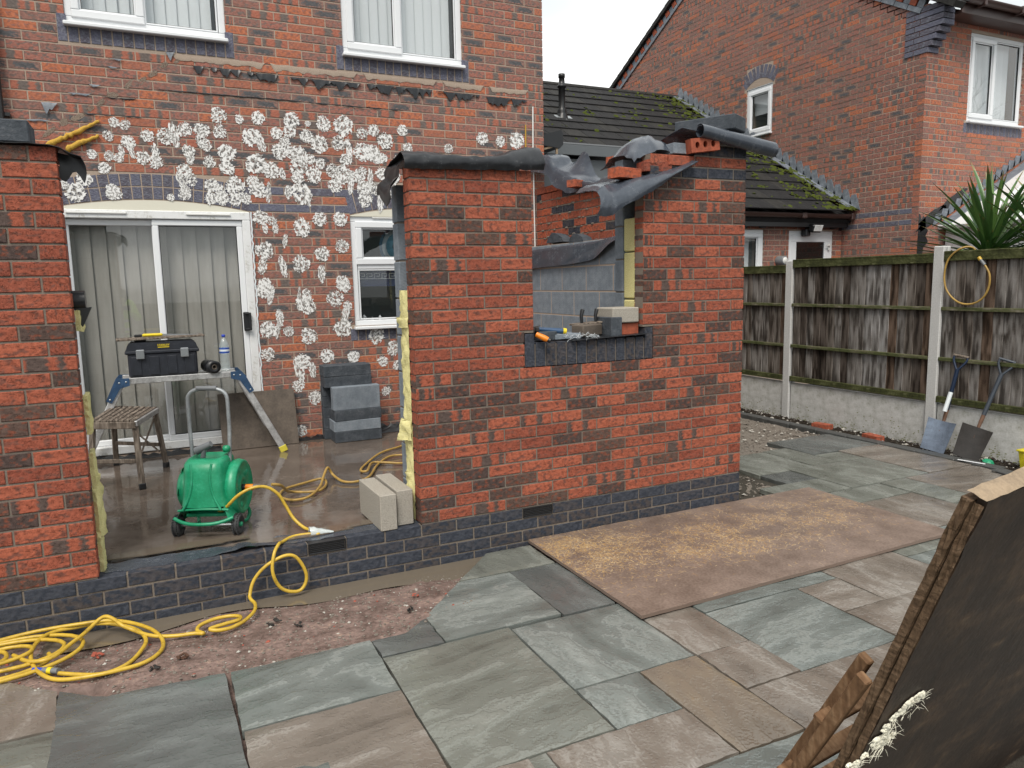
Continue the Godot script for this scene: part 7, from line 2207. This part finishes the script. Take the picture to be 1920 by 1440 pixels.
func make_blocks():
	var m := block_mesh(0.44, 0.1, 0.215)
	var up := block_mesh(0.44, 0.215, 0.1)
	var where := ["at the foot of the stack", "second in the stack", "third in the stack", "fourth in the stack", "fifth in the stack", "second from the top of the stack", "topmost of the stack"]
	for i in 3:
		var o := inst("stacked_block", m, mt.block_dark if i != 1 else mt.block)
		o.position = Vector3(0.285 + [0.0, -0.005, 0.004][i], 0.04 + i * 0.101, -2.76); o.rotation.y = [0.01, -0.01, 0.02][i]
		tag(o, "%s concrete block in the front pile, %s" % ["dark grey" if i != 1 else "paler grey", ["bottom of the pile on the wet floor", "between two darker blocks", "under the upright block"][i]], "block", "grey blocks stacked by the house wall")
	var u := inst("stacked_block", up, mt.block); u.position = Vector3(0.285, 0.04 + 0.05 + 2 * 0.101 + 0.108, -2.71); u.rotation.y = 0.015
	tag(u, "grey block on edge with wavy combed face in the front pile", "block", "grey blocks stacked by the house wall")
	# the combed wave pattern on its face
	var st := SurfaceTool.new()
	for k in 14:
		var pts := []
		for i in 12:
			var x := -0.19 + i * 0.0345
			pts.append(Vector3(x, 0.085 - k * 0.0125 + (0.016 * (1.0 if i % 2 else -1.0)) + 0.004 * sin(k * 1.7), 0.0505))
		var mb := MB.new(); mb.tube(pts, 0.0016, 4, false)
		st.append_from(mb.mesh(), 0, Transform3D())
	inst("comb_line", st.commit(), mt.block, u)
	for i in 7:
		var o := inst("stacked_block", m, mt.block_dark)
		o.position = Vector3(0.235 + [0, 0.006, -0.004, 0.0, 0.005, 0.0, -0.004][i], 0.04 + i * 0.1015, -2.885 - 0.0); o.rotation.y = [0.0, 0.01, -0.01, 0.0, 0.012, -0.015, 0.005][i]
		if i < 5: o.transform = Transform3D(Basis.from_scale(Vector3(1, 1, 0.09 / 0.215)) , Vector3(0.235, 0.04 + i * 0.1015, -2.93))
		else: o.position.z = -2.85
		tag(o, "dark grey concrete block in the taller rear pile, %s" % where[i], "block", "grey blocks stacked by the house wall")
	var lm := block_mesh(0.1, 0.215, 0.44)
	for a in [[Vector3(-0.205, 0.11, -0.215), 0.03, "pale aggregate block on edge at the threshold, next to open floor"], [Vector3(-0.085, 0.11, -0.27), 0.02, "pale aggregate block on edge next to the yellow wool"]]:
		var o := inst("aggregate_block", lm, mt.block_light); o.position = a[0]; o.rotation.y = a[1]
		tag(o, a[2], "block", "pale aggregate blocks on the threshold")

func make_sill_things():
	var y := 1.062
	var mb := MB.new(); mb.box(Vector3(1.33, y + 0.004, -0.05), Vector3(0.58, 0.006, 0.16), 0.001, Basis(Vector3(0, 0, 1), 0.03))
	tag(part("membrane_strip", mb, mt.dpc_black), "black membrane strip lying along the brick window sill", "membrane")
	mb = MB.new(); mb.box(Vector3(1.2, 0.96, -0.2), Vector3(0.97, 0.18, 0.19)); tag(part("sill_bedding", mb, mt.block), "grey block bedding behind the blue brick sill", "block")
	var t := thing("trowel", "trowel with an orange handle on the window sill", "trowel", Vector3(0.8, y + 0.035, 0.0))
	mb = MB.new(); mb.tube([Vector3(-0.01, 0.012, 0.01), Vector3(0.03, -0.012, 0.045), Vector3(0.05, -0.022, 0.06)], [0.016, 0.019, 0.015], 10); part("handle", mb, mt.orange_plastic, t)
	mb = MB.new(); mb.tube([Vector3(0.045, -0.02, 0.055), Vector3(0.06, -0.028, 0.07)], 0.016, 10); part("ferrule", mb, mt.black_plastic, t)
	mb = MB.new(); mb.prism([Vector3(-0.02, 0.02, 0), Vector3(0.02, 0.045, -0.06), Vector3(0.13, 0.05, -0.2), Vector3(0.0, 0.045, -0.12)], Vector3(0, 0.003, 0)); part("blade", mb, mt.shovel_dark, t)
	mb = MB.new(); mb.box(Vector3(0.885, y + 0.03, -0.12), Vector3(0.13, 0.055, 0.2), 0.004, Basis(Vector3.UP, 0.1)); tag(part("block_offcut", mb, mt.block_dark), "dark block offcut under the orange handled trowel", "block", "block offcuts on the window sill")
	t = thing("hammer", "blue handled hammer with a yellow end on the window sill", "hammer", Vector3(0.98, y + 0.055, -0.06))
	mb = MB.new(); mb.tube([Vector3(-0.12, 0.015, -0.03), Vector3(0.03, 0.0, 0.02)], [0.015, 0.018], 10); part("handle", mb, mt.blue_plastic, t)
	mb = MB.new(); mb.tube([Vector3(0.03, 0.0, 0.02), Vector3(0.05, -0.002, 0.027)], [0.02, 0.019], 12); part("end_cap", mb, mt.yellow_plastic, t)
	mb = MB.new(); mb.box(Vector3(-0.15, 0.018, -0.04), Vector3(0.03, 0.03, 0.11), 0.006); part("head", mb, mt.shovel_dark, t)
	mb = MB.new(); mb.box(Vector3(1.04, y + 0.02, -0.1), Vector3(0.2, 0.035, 0.15), 0.004); tag(part("block_offcut", mb, mt.block), "flat grey block offcut under the blue handled hammer", "block", "block offcuts on the window sill")
	mb = MB.new(); mb.box(Vector3(1.225, y + 0.05, -0.1), Vector3(0.215, 0.075, 0.1), 0.007, Basis(Vector3.UP, 0.4)); tag(part("reclaimed_brick", mb, mt.chip), "worn buff brick on the window sill under the two line pins", "brick")
	t = thing("line_pins", "pair of dark bolster handles standing on the worn buff brick", "tool", Vector3(1.27, y + 0.09, -0.14))
	for x in [-0.06, 0.05]:
		mb = MB.new(); mb.tube([Vector3(x, 0.0, 0), Vector3(x - 0.004, 0.05, 0), Vector3(x + 0.012, 0.09, -0.01)], [0.01, 0.012, 0.015], 10); part("grip", mb, mt.black_plastic, t)
	mb = MB.new(); mb.box(Vector3(0.0, 0.0, -0.02), Vector3(0.24, 0.012, 0.1), 0.003, Basis(Vector3(0, 0, 1), 0.06)); part("plate", mb, mt.old_wood, t)
	mb = MB.new(); mb.box(Vector3(1.395, y + 0.065, -0.1), Vector3(0.085, 0.13, 0.2), 0.005); tag(part("block_offcut", mb, mt.block_dark), "upright dark block offcut between buff brick and red brick", "block", "block offcuts on the window sill")
	mb = MB.new(); mb.box(Vector3(1.52, y + 0.046, -0.09), Vector3(0.15, 0.075, 0.1), 0.004); tag(part("sill_brick_end", mb, mt.red_face), "smooth orange red brick at the end of the window sill", "brick")
	mb = MB.new(); mb.box(Vector3(1.48, y + 0.14, -0.12), Vector3(0.21, 0.1, 0.2), 0.006); tag(part("aggregate_offcut", mb, mt.block_light), "pale aggregate offcut on the orange red brick", "block", "block offcuts on the window sill")
	# white string bits
	var r := RandomNumberGenerator.new(); r.seed = 9
	mb = MB.new()
	for i in 60:
		var p := Vector3(r.randf_range(1.0, 1.24), y + r.randf_range(0.005, 0.03), r.randf_range(-0.05, 0.02))
		var d := Vector3(r.randf_range(-1, 1), r.randf_range(-0.2, 0.7), r.randf_range(-0.6, 0.6)).normalized()
		mb.tube([p, p + d * 0.02, p + d * 0.035 + Vector3(0, -0.01, 0)], 0.0013, 3, false)
	var s := part("string_scraps", mb, mt.label_white); s.set_meta("kind", "stuff"); tag(s, "white string scraps on the window sill", "string")

func make_debris():
	var nz := noise(0.8, 61, 3)
	var ground := func(r: RandomNumberGenerator) -> Vector3:
		var x := r.randf_range(-2.4, 0.2); var z := r.randf_range(0.03, 0.95)
		return Vector3(x, soil_h(x, z, nz) + 0.002, z)
	var o := pebbles("soil_grit", 2600, 0.003, 0.012, mt.hardcore, ground, 31); o.set_meta("kind", "stuff"); tag(o, "fine grit and crumbs over the trampled soil", "grit")
	o = pebbles("pale_chips", 230, 0.003, 0.013, mt.pale_stone, ground, 32); o.set_meta("kind", "stuff"); tag(o, "pale mortar chips scattered over the trampled soil", "chips")
	o = pebbles("brick_crumbs", 110, 0.003, 0.014, mt.red_bit, ground, 33); o.set_meta("kind", "stuff"); tag(o, "red brick crumbs scattered over the trampled soil", "crumbs")
	o = pebbles("hardcore_stones", 5200, 0.006, 0.024, mt.hardcore, func(r: RandomNumberGenerator) -> Vector3:
		var x := r.randf_range(2.5, 5.0); var z := r.randf_range(-3.9, 0.0)
		if x > 3.1 and z > -1.1: return Vector3(0, -99, 0)
		return Vector3(x, G - 0.035, z), 34); o.set_meta("kind", "stuff"); tag(o, "loose hardcore stones between the new wall and the fence", "stones")
	o = pebbles("path_chips", 700, 0.006, 0.026, mt.pale_stone, func(r: RandomNumberGenerator) -> Vector3:
		var x := r.randf_range(2.5, 5.0); var z := r.randf_range(-3.6, 0.0)
		if x > 3.1 and z > -1.1: return Vector3(0, -99, 0)
		return Vector3(x, G - 0.03, z), 35); o.set_meta("kind", "stuff"); tag(o, "pale mortar lumps on the hardcore path", "chips")
	o = pebbles("bed_mulch", 2400, 0.006, 0.024, mt.bed, func(r: RandomNumberGenerator) -> Vector3:
		return Vector3(r.randf_range(5.14, 5.42), G - 0.02, r.randf_range(-4.0, 1.2)), 36); o.set_meta("kind", "stuff"); tag(o, "dark mulch in the planting bed along the fence", "mulch")
	o = pebbles("bed_stones", 130, 0.008, 0.03, mt.pale_stone, func(r: RandomNumberGenerator) -> Vector3:
		return Vector3(r.randf_range(5.14, 5.42), G - 0.012, r.randf_range(-3.4, 1.0)), 37); o.set_meta("kind", "stuff"); tag(o, "pale stones in the planting bed along the fence", "stones")
	# single pieces one can point at
	var bits := [[-0.93, 0.42, 0.03, "dark_bit", "black lump of rubber on the soil beside the hose loop"], [-0.83, 0.52, 0.022, "dark_bit", "dark bark chip on the soil near the cut slabs"], [-1.35, 0.62, 0.03, "brown_bit", "clump of brown twigs on the soil"], [-1.45, 0.66, 0.03, "dark_bit", "crumpled black scrap on the soil by the dark slab"], [-1.69, 0.36, 0.03, "red_bit", "red brick shard on the soil inside the hose loop"], [-0.2, 0.45, 0.02, "red_bit", "red brick shard near the puddle and cut slab"], [-0.28, 0.62, 0.025, "dark_bit", "dark slate flake on the soil by the cut slab"]]
	for b in bits:
		var r := RandomNumberGenerator.new(); r.seed = int(b[0] * 1000)
		var mb := MB.new()
		for k in 5:
			mb.box(Vector3(r.randf_range(-1, 1) * b[2], 0.006 + 0.004 * k, r.randf_range(-1, 1) * b[2] * 0.6), Vector3(b[2] * r.randf_range(0.5, 1.4), b[2] * 0.22, b[2] * r.randf_range(0.3, 0.7)), 0.002, Basis(Vector3.UP, r.randf() * 3.0) * Basis(Vector3.RIGHT, r.randf_range(-0.5, 0.5)))
		var d := part("debris_scrap", mb, mt[b[3]]); d.position = Vector3(b[0], soil_h(b[0], b[1], nz), b[1])
		tag(d, b[4], "debris", "scraps on the soil")

func leaf_mesh(len: float, bend: float, w: float, sd: int) -> ArrayMesh:
	# sword leaf: folded along its middle, tip at the end; grows along +y and bends to +z
	var mb := MB.new(); mb.sg(1)
	var r := RandomNumberGenerator.new(); r.seed = sd
	var c1 := Color(0.06, 0.13, 0.04).lerp(Color(0.12, 0.22, 0.06), r.randf())
	var pr := []
	for i in 9:
		var t := i / 8.0
		var ww := w * (0.55 + 0.9 * t) * (1.0 - pow(t, 3.0)) if t < 1.0 else 0.0
		var p := Vector3(0, len * t * cos(bend * t * 0.6), len * t * sin(bend * t))
		pr.append([p + Vector3(-ww, 0, 0), p + Vector3(0, -ww * 0.15, ww * 0.45), p + Vector3(ww, 0, 0)])
	for i in 8:
		mb.col(c1 if i < 7 else Color(0.2, 0.17, 0.06))
		mb.quad(pr[i][0], pr[i][1], pr[i + 1][1], pr[i + 1][0]); mb.quad(pr[i][1], pr[i][2], pr[i + 1][2], pr[i + 1][1])
	mb.sg(-1)
	return mb.mesh()

func shovel(o: Node3D, pole: Material, blade: Material, foot: Vector3, top: Vector3, face: Vector3, lean: float):
	# foot: middle of the blade's cutting edge; top: middle of the grip; face: way the blade faces
	var ax := (top - foot).normalized()
	var sx := ax.cross(face).normalized(); var fz := sx.cross(ax).normalized()
	var bax := (ax + fz * lean).normalized(); var bz := sx.cross(bax).normalized()
	var g := []
	for i in 9:
		var u := (i - 4) / 4.0
		var row := []
		for j in 9:
			var v := j / 8.0
			row.append(foot + sx * u * (0.105 + 0.018 * v) + bax * (0.3 * v) + bz * (0.03 * u * u * v + 0.012 * v * v))
		g.append(row)
	var mb := MB.new(); mb.sheet(g, 0.003); part("blade", mb, blade, o)
	var neck := foot + bax * 0.3
	mb = MB.new(); mb.tube(smooth_path([foot + bax * 0.2 - bz * 0.005, neck - bz * 0.004, neck + ax * 0.06, neck + ax * 0.14], 3), [0.011, 0.012, 0.013, 0.014, 0.015, 0.016, 0.017, 0.017, 0.017, 0.017], 10); part("socket", mb, mt.rust, o)
	var yoke := top - ax * 0.12
	mb = MB.new(); mb.tube([neck + ax * 0.12, neck.lerp(yoke, 0.5), yoke], [0.019, 0.018, 0.019], 12); part("shaft", mb, pole, o)
	for s in [-1, 1]:
		mb = MB.new(); mb.tube(smooth_path([yoke - ax * 0.02, yoke + ax * 0.03 + sx * s * 0.03, yoke + ax * 0.08 + sx * s * 0.055, top + sx * s * 0.056], 3), 0.0105, 8); part("yoke", mb, pole, o)
	mb = MB.new(); mb.tube([top - sx * 0.065, top + sx * 0.065], 0.0125, 10); part("grip", mb, mt.old_wood if pole == mt.navy else pole, o)

func make_garden():
	# two shovels against the fence
	var s1 := thing("shovel", "shovel with navy shaft and blue steel blade against the fence post", "shovel", Vector3.ZERO, "shovels against the fence")
	shovel(s1, mt.navy, mt.shovel_blue, Vector3(5.16, -0.222, -0.36), Vector3(5.39, 0.665, -0.28), Vector3(-1, 0, 0.25), -0.22)
	var s2 := thing("shovel", "shovel with charcoal shaft and dark square blade against the fence", "shovel", Vector3.ZERO, "shovels against the fence")
	shovel(s2, mt.charcoal, mt.shovel_dark, Vector3(5.13, -0.222, -0.02), Vector3(5.4, 0.66, 0.13), Vector3(-1, 0.1, 0.45), 0.0)
	var pale := MB.new()
	pale.tube([Vector3(5.262, 0.15, -0.324), Vector3(5.312, 0.33, -0.308)], 0.0196, 12, false); part("sticker", pale, mt.label_white, s1)
	# hose looped over the fence
	var h := thing("fence_hose", "tan hose looped over the top of the fence panel", "hose", Vector3.ZERO)
	var pts := v3s([[5.52, 1.55, -0.25], [5.46, 1.66, -0.28], [5.4, 1.655, -0.36], [5.385, 1.56, -0.46], [5.385, 1.4, -0.49], [5.385, 1.26, -0.45], [5.385, 1.165, -0.34], [5.385, 1.15, -0.22], [5.385, 1.2, -0.12], [5.385, 1.3, -0.068], [5.385, 1.42, -0.07], [5.385, 1.52, -0.13]])
	var mb := MB.new(); mb.tube(smooth_path(pts, 5), 0.009, 8); part("tube", mb, mt.hose_old, h)
	mb = MB.new(); mb.tube([Vector3(5.385, 1.5, -0.115), Vector3(5.385, 1.545, -0.155)], 0.014, 10); part("connector", mb, mt.grey_plastic, h)
	mb = MB.new(); mb.tube([Vector3(5.385, 1.545, -0.155), Vector3(5.385, 1.57, -0.175)], 0.016, 10); part("connector_end", mb, mt.hose, h)
	# yucca behind the fence
	var y := thing("yucca_plant", "spiky green yucca behind the fence panel with the hose", "plant", Vector3(6.35, G - 0.05, -0.62))
	mb = MB.new(); mb.tube([Vector3(0, 0, 0), Vector3(0.03, 0.8, 0), Vector3(-0.1, 1.85, 0)], [0.09, 0.08, 0.07], 10); part("trunk", mb, mt.bark, y)
	mb = MB.new(); mb.tube([Vector3(0, 0.7, 0), Vector3(0.35, 1.2, 0.3), Vector3(0.42, 1.88, 0.45)], [0.07, 0.06, 0.06], 8); part("limb", mb, mt.bark, y)
	mb = MB.new(); mb.tube([Vector3(0, 0.6, 0), Vector3(-0.02, 1.2, 0.3), Vector3(-0.05, 1.85, 0.5)], [0.07, 0.06, 0.06], 8); part("limb", mb, mt.bark, y)
	var lm := []
	for i in 6: lm.append(leaf_mesh(0.74 + 0.06 * (i % 3), 0.08 + 0.12 * (i % 4), 0.026, 60 + i))
	var r := RandomNumberGenerator.new(); r.seed = 71
	for c in [[Vector3(-0.12, 1.86, 0.0), 170], [Vector3(0.42, 1.9, 0.45), 120], [Vector3(-0.05, 1.84, 0.5), 90]]:
		for i in c[1]:
			var t: float = i / float(c[1])
			var az: float = i * 2.39996
			var tilt := lerpf(0.05, 1.62, pow(t, 0.75)) + r.randf_range(-0.22, 0.22)
			var lf := inst("leaf", lm[r.randi() % 6], mt.leaf, y)
			lf.transform = Transform3D(Basis(Vector3.UP, az) * Basis(Vector3.RIGHT, tilt) * Basis.from_scale(Vector3.ONE * r.randf_range(0.62, 1.15)), c[0] + Vector3(0, 0.1 * (1.0 - t) - 0.12 * t, 0))
	# odds and ends in the bed
	var ys := thing("yellow_stand", "bright yellow plastic stand in the bed by the fence", "stand", Vector3(5.28, G - 0.02, 0.42))
	mb = MB.new(); mb.prism([Vector3(-0.03, 0, 0.01), Vector3(0.02, 0, 0.0), Vector3(0.05, 0.16, 0.0), Vector3(-0.06, 0.16, 0.0)], Vector3(0, 0, -0.04)); part("post", mb, mt.yellow_bright, ys)
	mb = MB.new(); mb.box(Vector3(0.03, 0.165, -0.02), Vector3(0.2, 0.016, 0.07), 0.004); part("top", mb, mt.yellow_bright, ys)
	mb = MB.new(); mb.box(Vector3(0.09, 0.08, -0.02), Vector3(0.02, 0.16, 0.05), 0.004, Basis(Vector3(0, 0, 1), -0.2)); part("leg", mb, mt.yellow_bright, ys)
	mb = MB.new(); mb.lathe([[0.0, 0.0], [0.04, 0.0], [0.05, 0.012], [0.035, 0.03], [0.0, 0.034]], Transform3D(), 9, false)
	var gp := part("green_cap", mb, mt.green_plastic); gp.transform = Transform3D(Basis(Vector3.RIGHT, 0.3), Vector3(5.22, G - 0.02, 0.13)); tag(gp, "crushed green plastic cap in the bed beside the dark shovel", "cap")
	mb = MB.new(); mb.bar(Vector3(-0.02, 0, -0.1), Vector3(0.02, 0, 0.12), 0.02, 0.006, 0.002)
	var ws := part("white_strip", mb, mt.upvc); ws.position = Vector3(5.02, G + 0.014, 0.1); tag(ws, "thin white plastic strip on the kerb by the dark shovel", "strip")
	for a in [[Vector3(5.24, G - 0.0, -1.72), 0.2, "half buried red brick in the bed beside the mossy gravel board"], [Vector3(5.2, G - 0.0, -1.02), -0.15, "half buried red brick in the bed near the concrete post by the shovels"]]:
		var b := inst("bed_brick", bmesh[61], mt.brick); b.transform = Transform3D(Basis(Vector3.UP, PI / 2 + a[1]) * Basis.from_scale(Vector3(0.2, 1, 1)), a[0] + Vector3(0.05, 0, 0)); tag(b, a[2], "brick", "half buried bricks in the bed")
	# bare tree outside the picture, mirrored in the neighbour's window
	var tr := thing("bare_tree", "bare winter tree beyond the patio, mirrored in the neighbour's window", "tree", Vector3(22.5, G - 0.1, 5.4))
	mb = MB.new(); mb.tube([Vector3(0, 0, 0), Vector3(0.1, 1.5, 0), Vector3(0.0, 3.2, 0.1)], [0.22, 0.17, 0.14], 10); part("trunk", mb, mt.bark, tr)
	mb = MB.new(); twigs(mb, Vector3(0, 3.1, 0.1), Vector3(0.05, 1, 0), 1.7, 0.12, 5, r)
	var cr := part("crown", mb, mt.bark, tr); cr.set_meta("kind", "stuff")

func twigs(mb: MB, p: Vector3, d: Vector3, len: float, rad: float, depth: int, r: RandomNumberGenerator):
	var e := p + d.normalized() * len
	var m := p.lerp(e, 0.5) + Vector3(r.randf_range(-1, 1), 0, r.randf_range(-1, 1)) * len * 0.08
	mb.tube([p, m, e], [rad, rad * 0.8, rad * 0.6], 4 if depth < 3 else 6, false)
	if depth == 0: return
	for k in 3 if depth > 1 else 4:
		var nd := (d.normalized() + Vector3(r.randf_range(-1, 1), r.randf_range(-0.35, 0.6), r.randf_range(-1, 1)) * 0.8).normalized()
		twigs(mb, m.lerp(e, r.randf_range(0.2, 1.0)), nd, len * r.randf_range(0.6, 0.8), rad * 0.58, depth - 1, r)

# ---------- the person who stands beside the viewer, mirrored in the patio door ----------
func body_field(bones: Array, p: Vector3) -> float:
	var d := 1e9
	for b in bones:
		var ab: Vector3 = b[1] - b[0]
		var t: float = clamp((p - b[0]).dot(ab) / ab.length_squared(), 0.0, 1.0)
		var q: float = p.distance_to(b[0] + ab * t) - lerpf(b[2], b[3], t)
		var k := 0.035
		var h: float = max(k - abs(d - q), 0.0) / k
		d = min(d, q) - h * h * k * 0.25
	return d

func net_mesh(bones: Array, cell: float) -> ArrayMesh:
	var lo := Vector3.ONE * 1e9; var hi := -lo
	for b in bones:
		for e in 2:
			var rr: float = b[2 + e] + 0.05
			lo = lo.min(b[e] - Vector3.ONE * rr); hi = hi.max(b[e] + Vector3.ONE * rr)
	var n := Vector3i(((hi - lo) / cell).ceil()) + Vector3i.ONE
	var f := PackedFloat32Array(); f.resize(n.x * n.y * n.z)
	for x in n.x:
		for y in n.y:
			for z in n.z: f[(x * n.y + y) * n.z + z] = body_field(bones, lo + Vector3(x, y, z) * cell)
	var vid := {}
	for x in n.x - 1:
		for y in n.y - 1:
			for z in n.z - 1:
				var sum := Vector3(); var c := 0
				var v := []
				for k in 8: v.append(f[((x + (k & 1)) * n.y + y + ((k >> 1) & 1)) * n.z + z + (k >> 2)])
				for e in [[0, 1], [2, 3], [4, 5], [6, 7], [0, 2], [1, 3], [4, 6], [5, 7], [0, 4], [1, 5], [2, 6], [3, 7]]:
					var a: float = v[e[0]]; var b: float = v[e[1]]
					if (a < 0.0) != (b < 0.0):
						var pa := Vector3(e[0] & 1, (e[0] >> 1) & 1, e[0] >> 2); var pb := Vector3(e[1] & 1, (e[1] >> 1) & 1, e[1] >> 2)
						sum += pa.lerp(pb, a / (a - b)); c += 1
				if c > 0: vid[Vector3i(x, y, z)] = lo + (Vector3(x, y, z) + sum / c) * cell
	var mb := MB.new(); mb.sg(1)
	for x in range(1, n.x - 1):
		for y in range(1, n.y - 1):
			for z in range(1, n.z - 1):
				var a: float = f[(x * n.y + y) * n.z + z]
				for ax in 3:
					var q: Array = [Vector3i(1, 0, 0), Vector3i(0, 1, 0), Vector3i(0, 0, 1)]
					var e: Vector3i = Vector3i(x, y, z) + q[ax]
					var b: float = f[(e.x * n.y + e.y) * n.z + e.z]
					if (a < 0.0) == (b < 0.0): continue
					var u: Vector3i = q[(ax + 1) % 3]; var w: Vector3i = q[(ax + 2) % 3]
					var o := Vector3i(x, y, z)
					var l: Array = [vid[o - u - w], vid[o - w], vid[o], vid[o - u]]
					if a > 0.0: l.reverse()
					mb.quad(l[0], l[1], l[2], l[3])
	mb.sg(-1)
	return mb.mesh()

func make_person():
	var o := thing("person", "person in a yellow hi-vis jacket mirrored in the patio door", "person", Vector3(-1.95, G, 4.85))
	var V := func(x: float, y: float, z: float) -> Vector3: return Vector3(x, y, z)
	# faces the house (-z), holding a phone at chest height towards the right
	var legs := []
	for s in [-1, 1]:
		legs.append([Vector3(s * 0.1, 0.92, 0.0), Vector3(s * 0.12, 0.5, -0.02), 0.088, 0.062]); legs.append([Vector3(s * 0.12, 0.5, -0.02), Vector3(s * 0.13, 0.1, 0.02), 0.06, 0.045])
		legs.append([Vector3(s * 0.13, 0.055, 0.04), Vector3(s * 0.15, 0.045, -0.14), 0.05, 0.042])
	legs.append([Vector3(-0.08, 0.93, 0), Vector3(0.08, 0.93, 0), 0.11, 0.11])
	legs.append([Vector3(0, 0.95, 0), Vector3(0, 1.25, 0), 0.12, 0.13])
	legs.append([Vector3(0, 1.4, 0), Vector3(0, 1.56, -0.01), 0.055, 0.055])
	legs.append([Vector3(0, 1.62, -0.015), Vector3(0, 1.7, -0.01), 0.082, 0.09]); legs.append([Vector3(0, 1.57, -0.05), Vector3(0, 1.62, -0.05), 0.055, 0.07])
	legs.append([Vector3(0, 1.635, -0.11), Vector3(0, 1.605, -0.118), 0.012, 0.016])
	for s in [-1, 1]: legs.append([Vector3(s * 0.093, 1.65, 0.0), Vector3(s * 0.093, 1.62, 0.0), 0.016, 0.012])
	var hand := [[Vector3(0.16, 1.3, -0.37), Vector3(0.19, 1.33, -0.42)], [Vector3(0.08, 1.3, -0.37), Vector3(0.07, 1.33, -0.42)]]
	for hnd in hand:
		legs.append([hnd[0], hnd[1], 0.03, 0.034])
	var body := inst("body", net_mesh(legs, 0.016), mt.skin, o)
	var jk := [[Vector3(0, 0.86, 0), Vector3(0, 1.1, 0), 0.17, 0.165], [Vector3(0, 1.1, 0), Vector3(0, 1.34, 0), 0.165, 0.16], [Vector3(-0.15, 1.4, 0), Vector3(0.15, 1.4, 0), 0.085, 0.085], [Vector3(0, 1.46, 0), Vector3(0, 1.5, 0), 0.075, 0.07]]
	for s in [-1, 1]:
		var el := Vector3(s * 0.3, 1.16, -0.06)
		jk.append([Vector3(s * 0.2, 1.4, 0), el, 0.075, 0.062]); jk.append([el, hand[0 if s > 0 else 1][0], 0.06, 0.045])
	inst("jacket", net_mesh(jk, 0.02), mt.hivis, o)
	var tr := []
	for s in [-1, 1]:
		tr.append([Vector3(s * 0.1, 0.9, 0.0), Vector3(s * 0.12, 0.5, -0.02), 0.1, 0.075]); tr.append([Vector3(s * 0.12, 0.5, -0.02), Vector3(s * 0.13, 0.09, 0.02), 0.075, 0.062]); tr.append([Vector3(s * 0.13, 0.06, 0.04), Vector3(s * 0.15, 0.05, -0.15), 0.058, 0.05])
	inst("trousers", net_mesh(tr, 0.02), mt.trousers, o)
	var hr := [[Vector3(0, 1.68, 0.02), Vector3(0, 1.715, 0.01), 0.09, 0.088]]
	inst("hair", net_mesh(hr, 0.016), mt.brown_bit, o)
	var mb := MB.new()
	for s in [-1, 1]: mb.lathe([[0.0, 0.008], [0.012, 0.004], [0.014, 0.0]], Transform3D(Basis(Vector3.RIGHT, -PI / 2), Vector3(s * 0.035, 1.645, -0.1)), 8)
	mb.box(Vector3(0, 1.575, -0.112), Vector3(0.045, 0.008, 0.01), 0.003); part("face_features", mb, mt.brown_bit, o)
	mb = MB.new()
	for s in [-1, 1]:
		var h: Array = hand[0 if s > 0 else 1]
		for k in 4:
			var b: Vector3 = h[1] + Vector3(s * 0.012, 0.022 - k * 0.017, -0.012)
			mb.tube([b, b + Vector3(-s * 0.03, 0.004, -0.024 + 0.002 * k), b + Vector3(-s * (0.055 - 0.004 * k), 0.004, -0.02)], [0.0085, 0.008, 0.006], 6)
		mb.tube([h[1] + Vector3(0, 0.02, 0.01), h[1] + Vector3(-s * 0.02, 0.045, 0.012), h[1] + Vector3(-s * 0.04, 0.055, 0.0)], [0.01, 0.009, 0.007], 6)
	part("fingers", mb, mt.skin, o)
	mb = MB.new()
	for y in [0.93, 1.08]: mb.lathe([[0.178, y], [0.178, y + 0.05]], Transform3D(), 24)
	part("reflective_band", mb, mt.reflect_tape, o)
	var ph := thing("phone", "dark phone held by the person in hi-vis", "phone", Vector3(-1.95 + 0.13, G + 1.345, 4.85 - 0.455))
	boxpart("case", Vector3.ZERO, Vector3(0.15, 0.075, 0.009), 0.003, mt.black_plastic, ph)
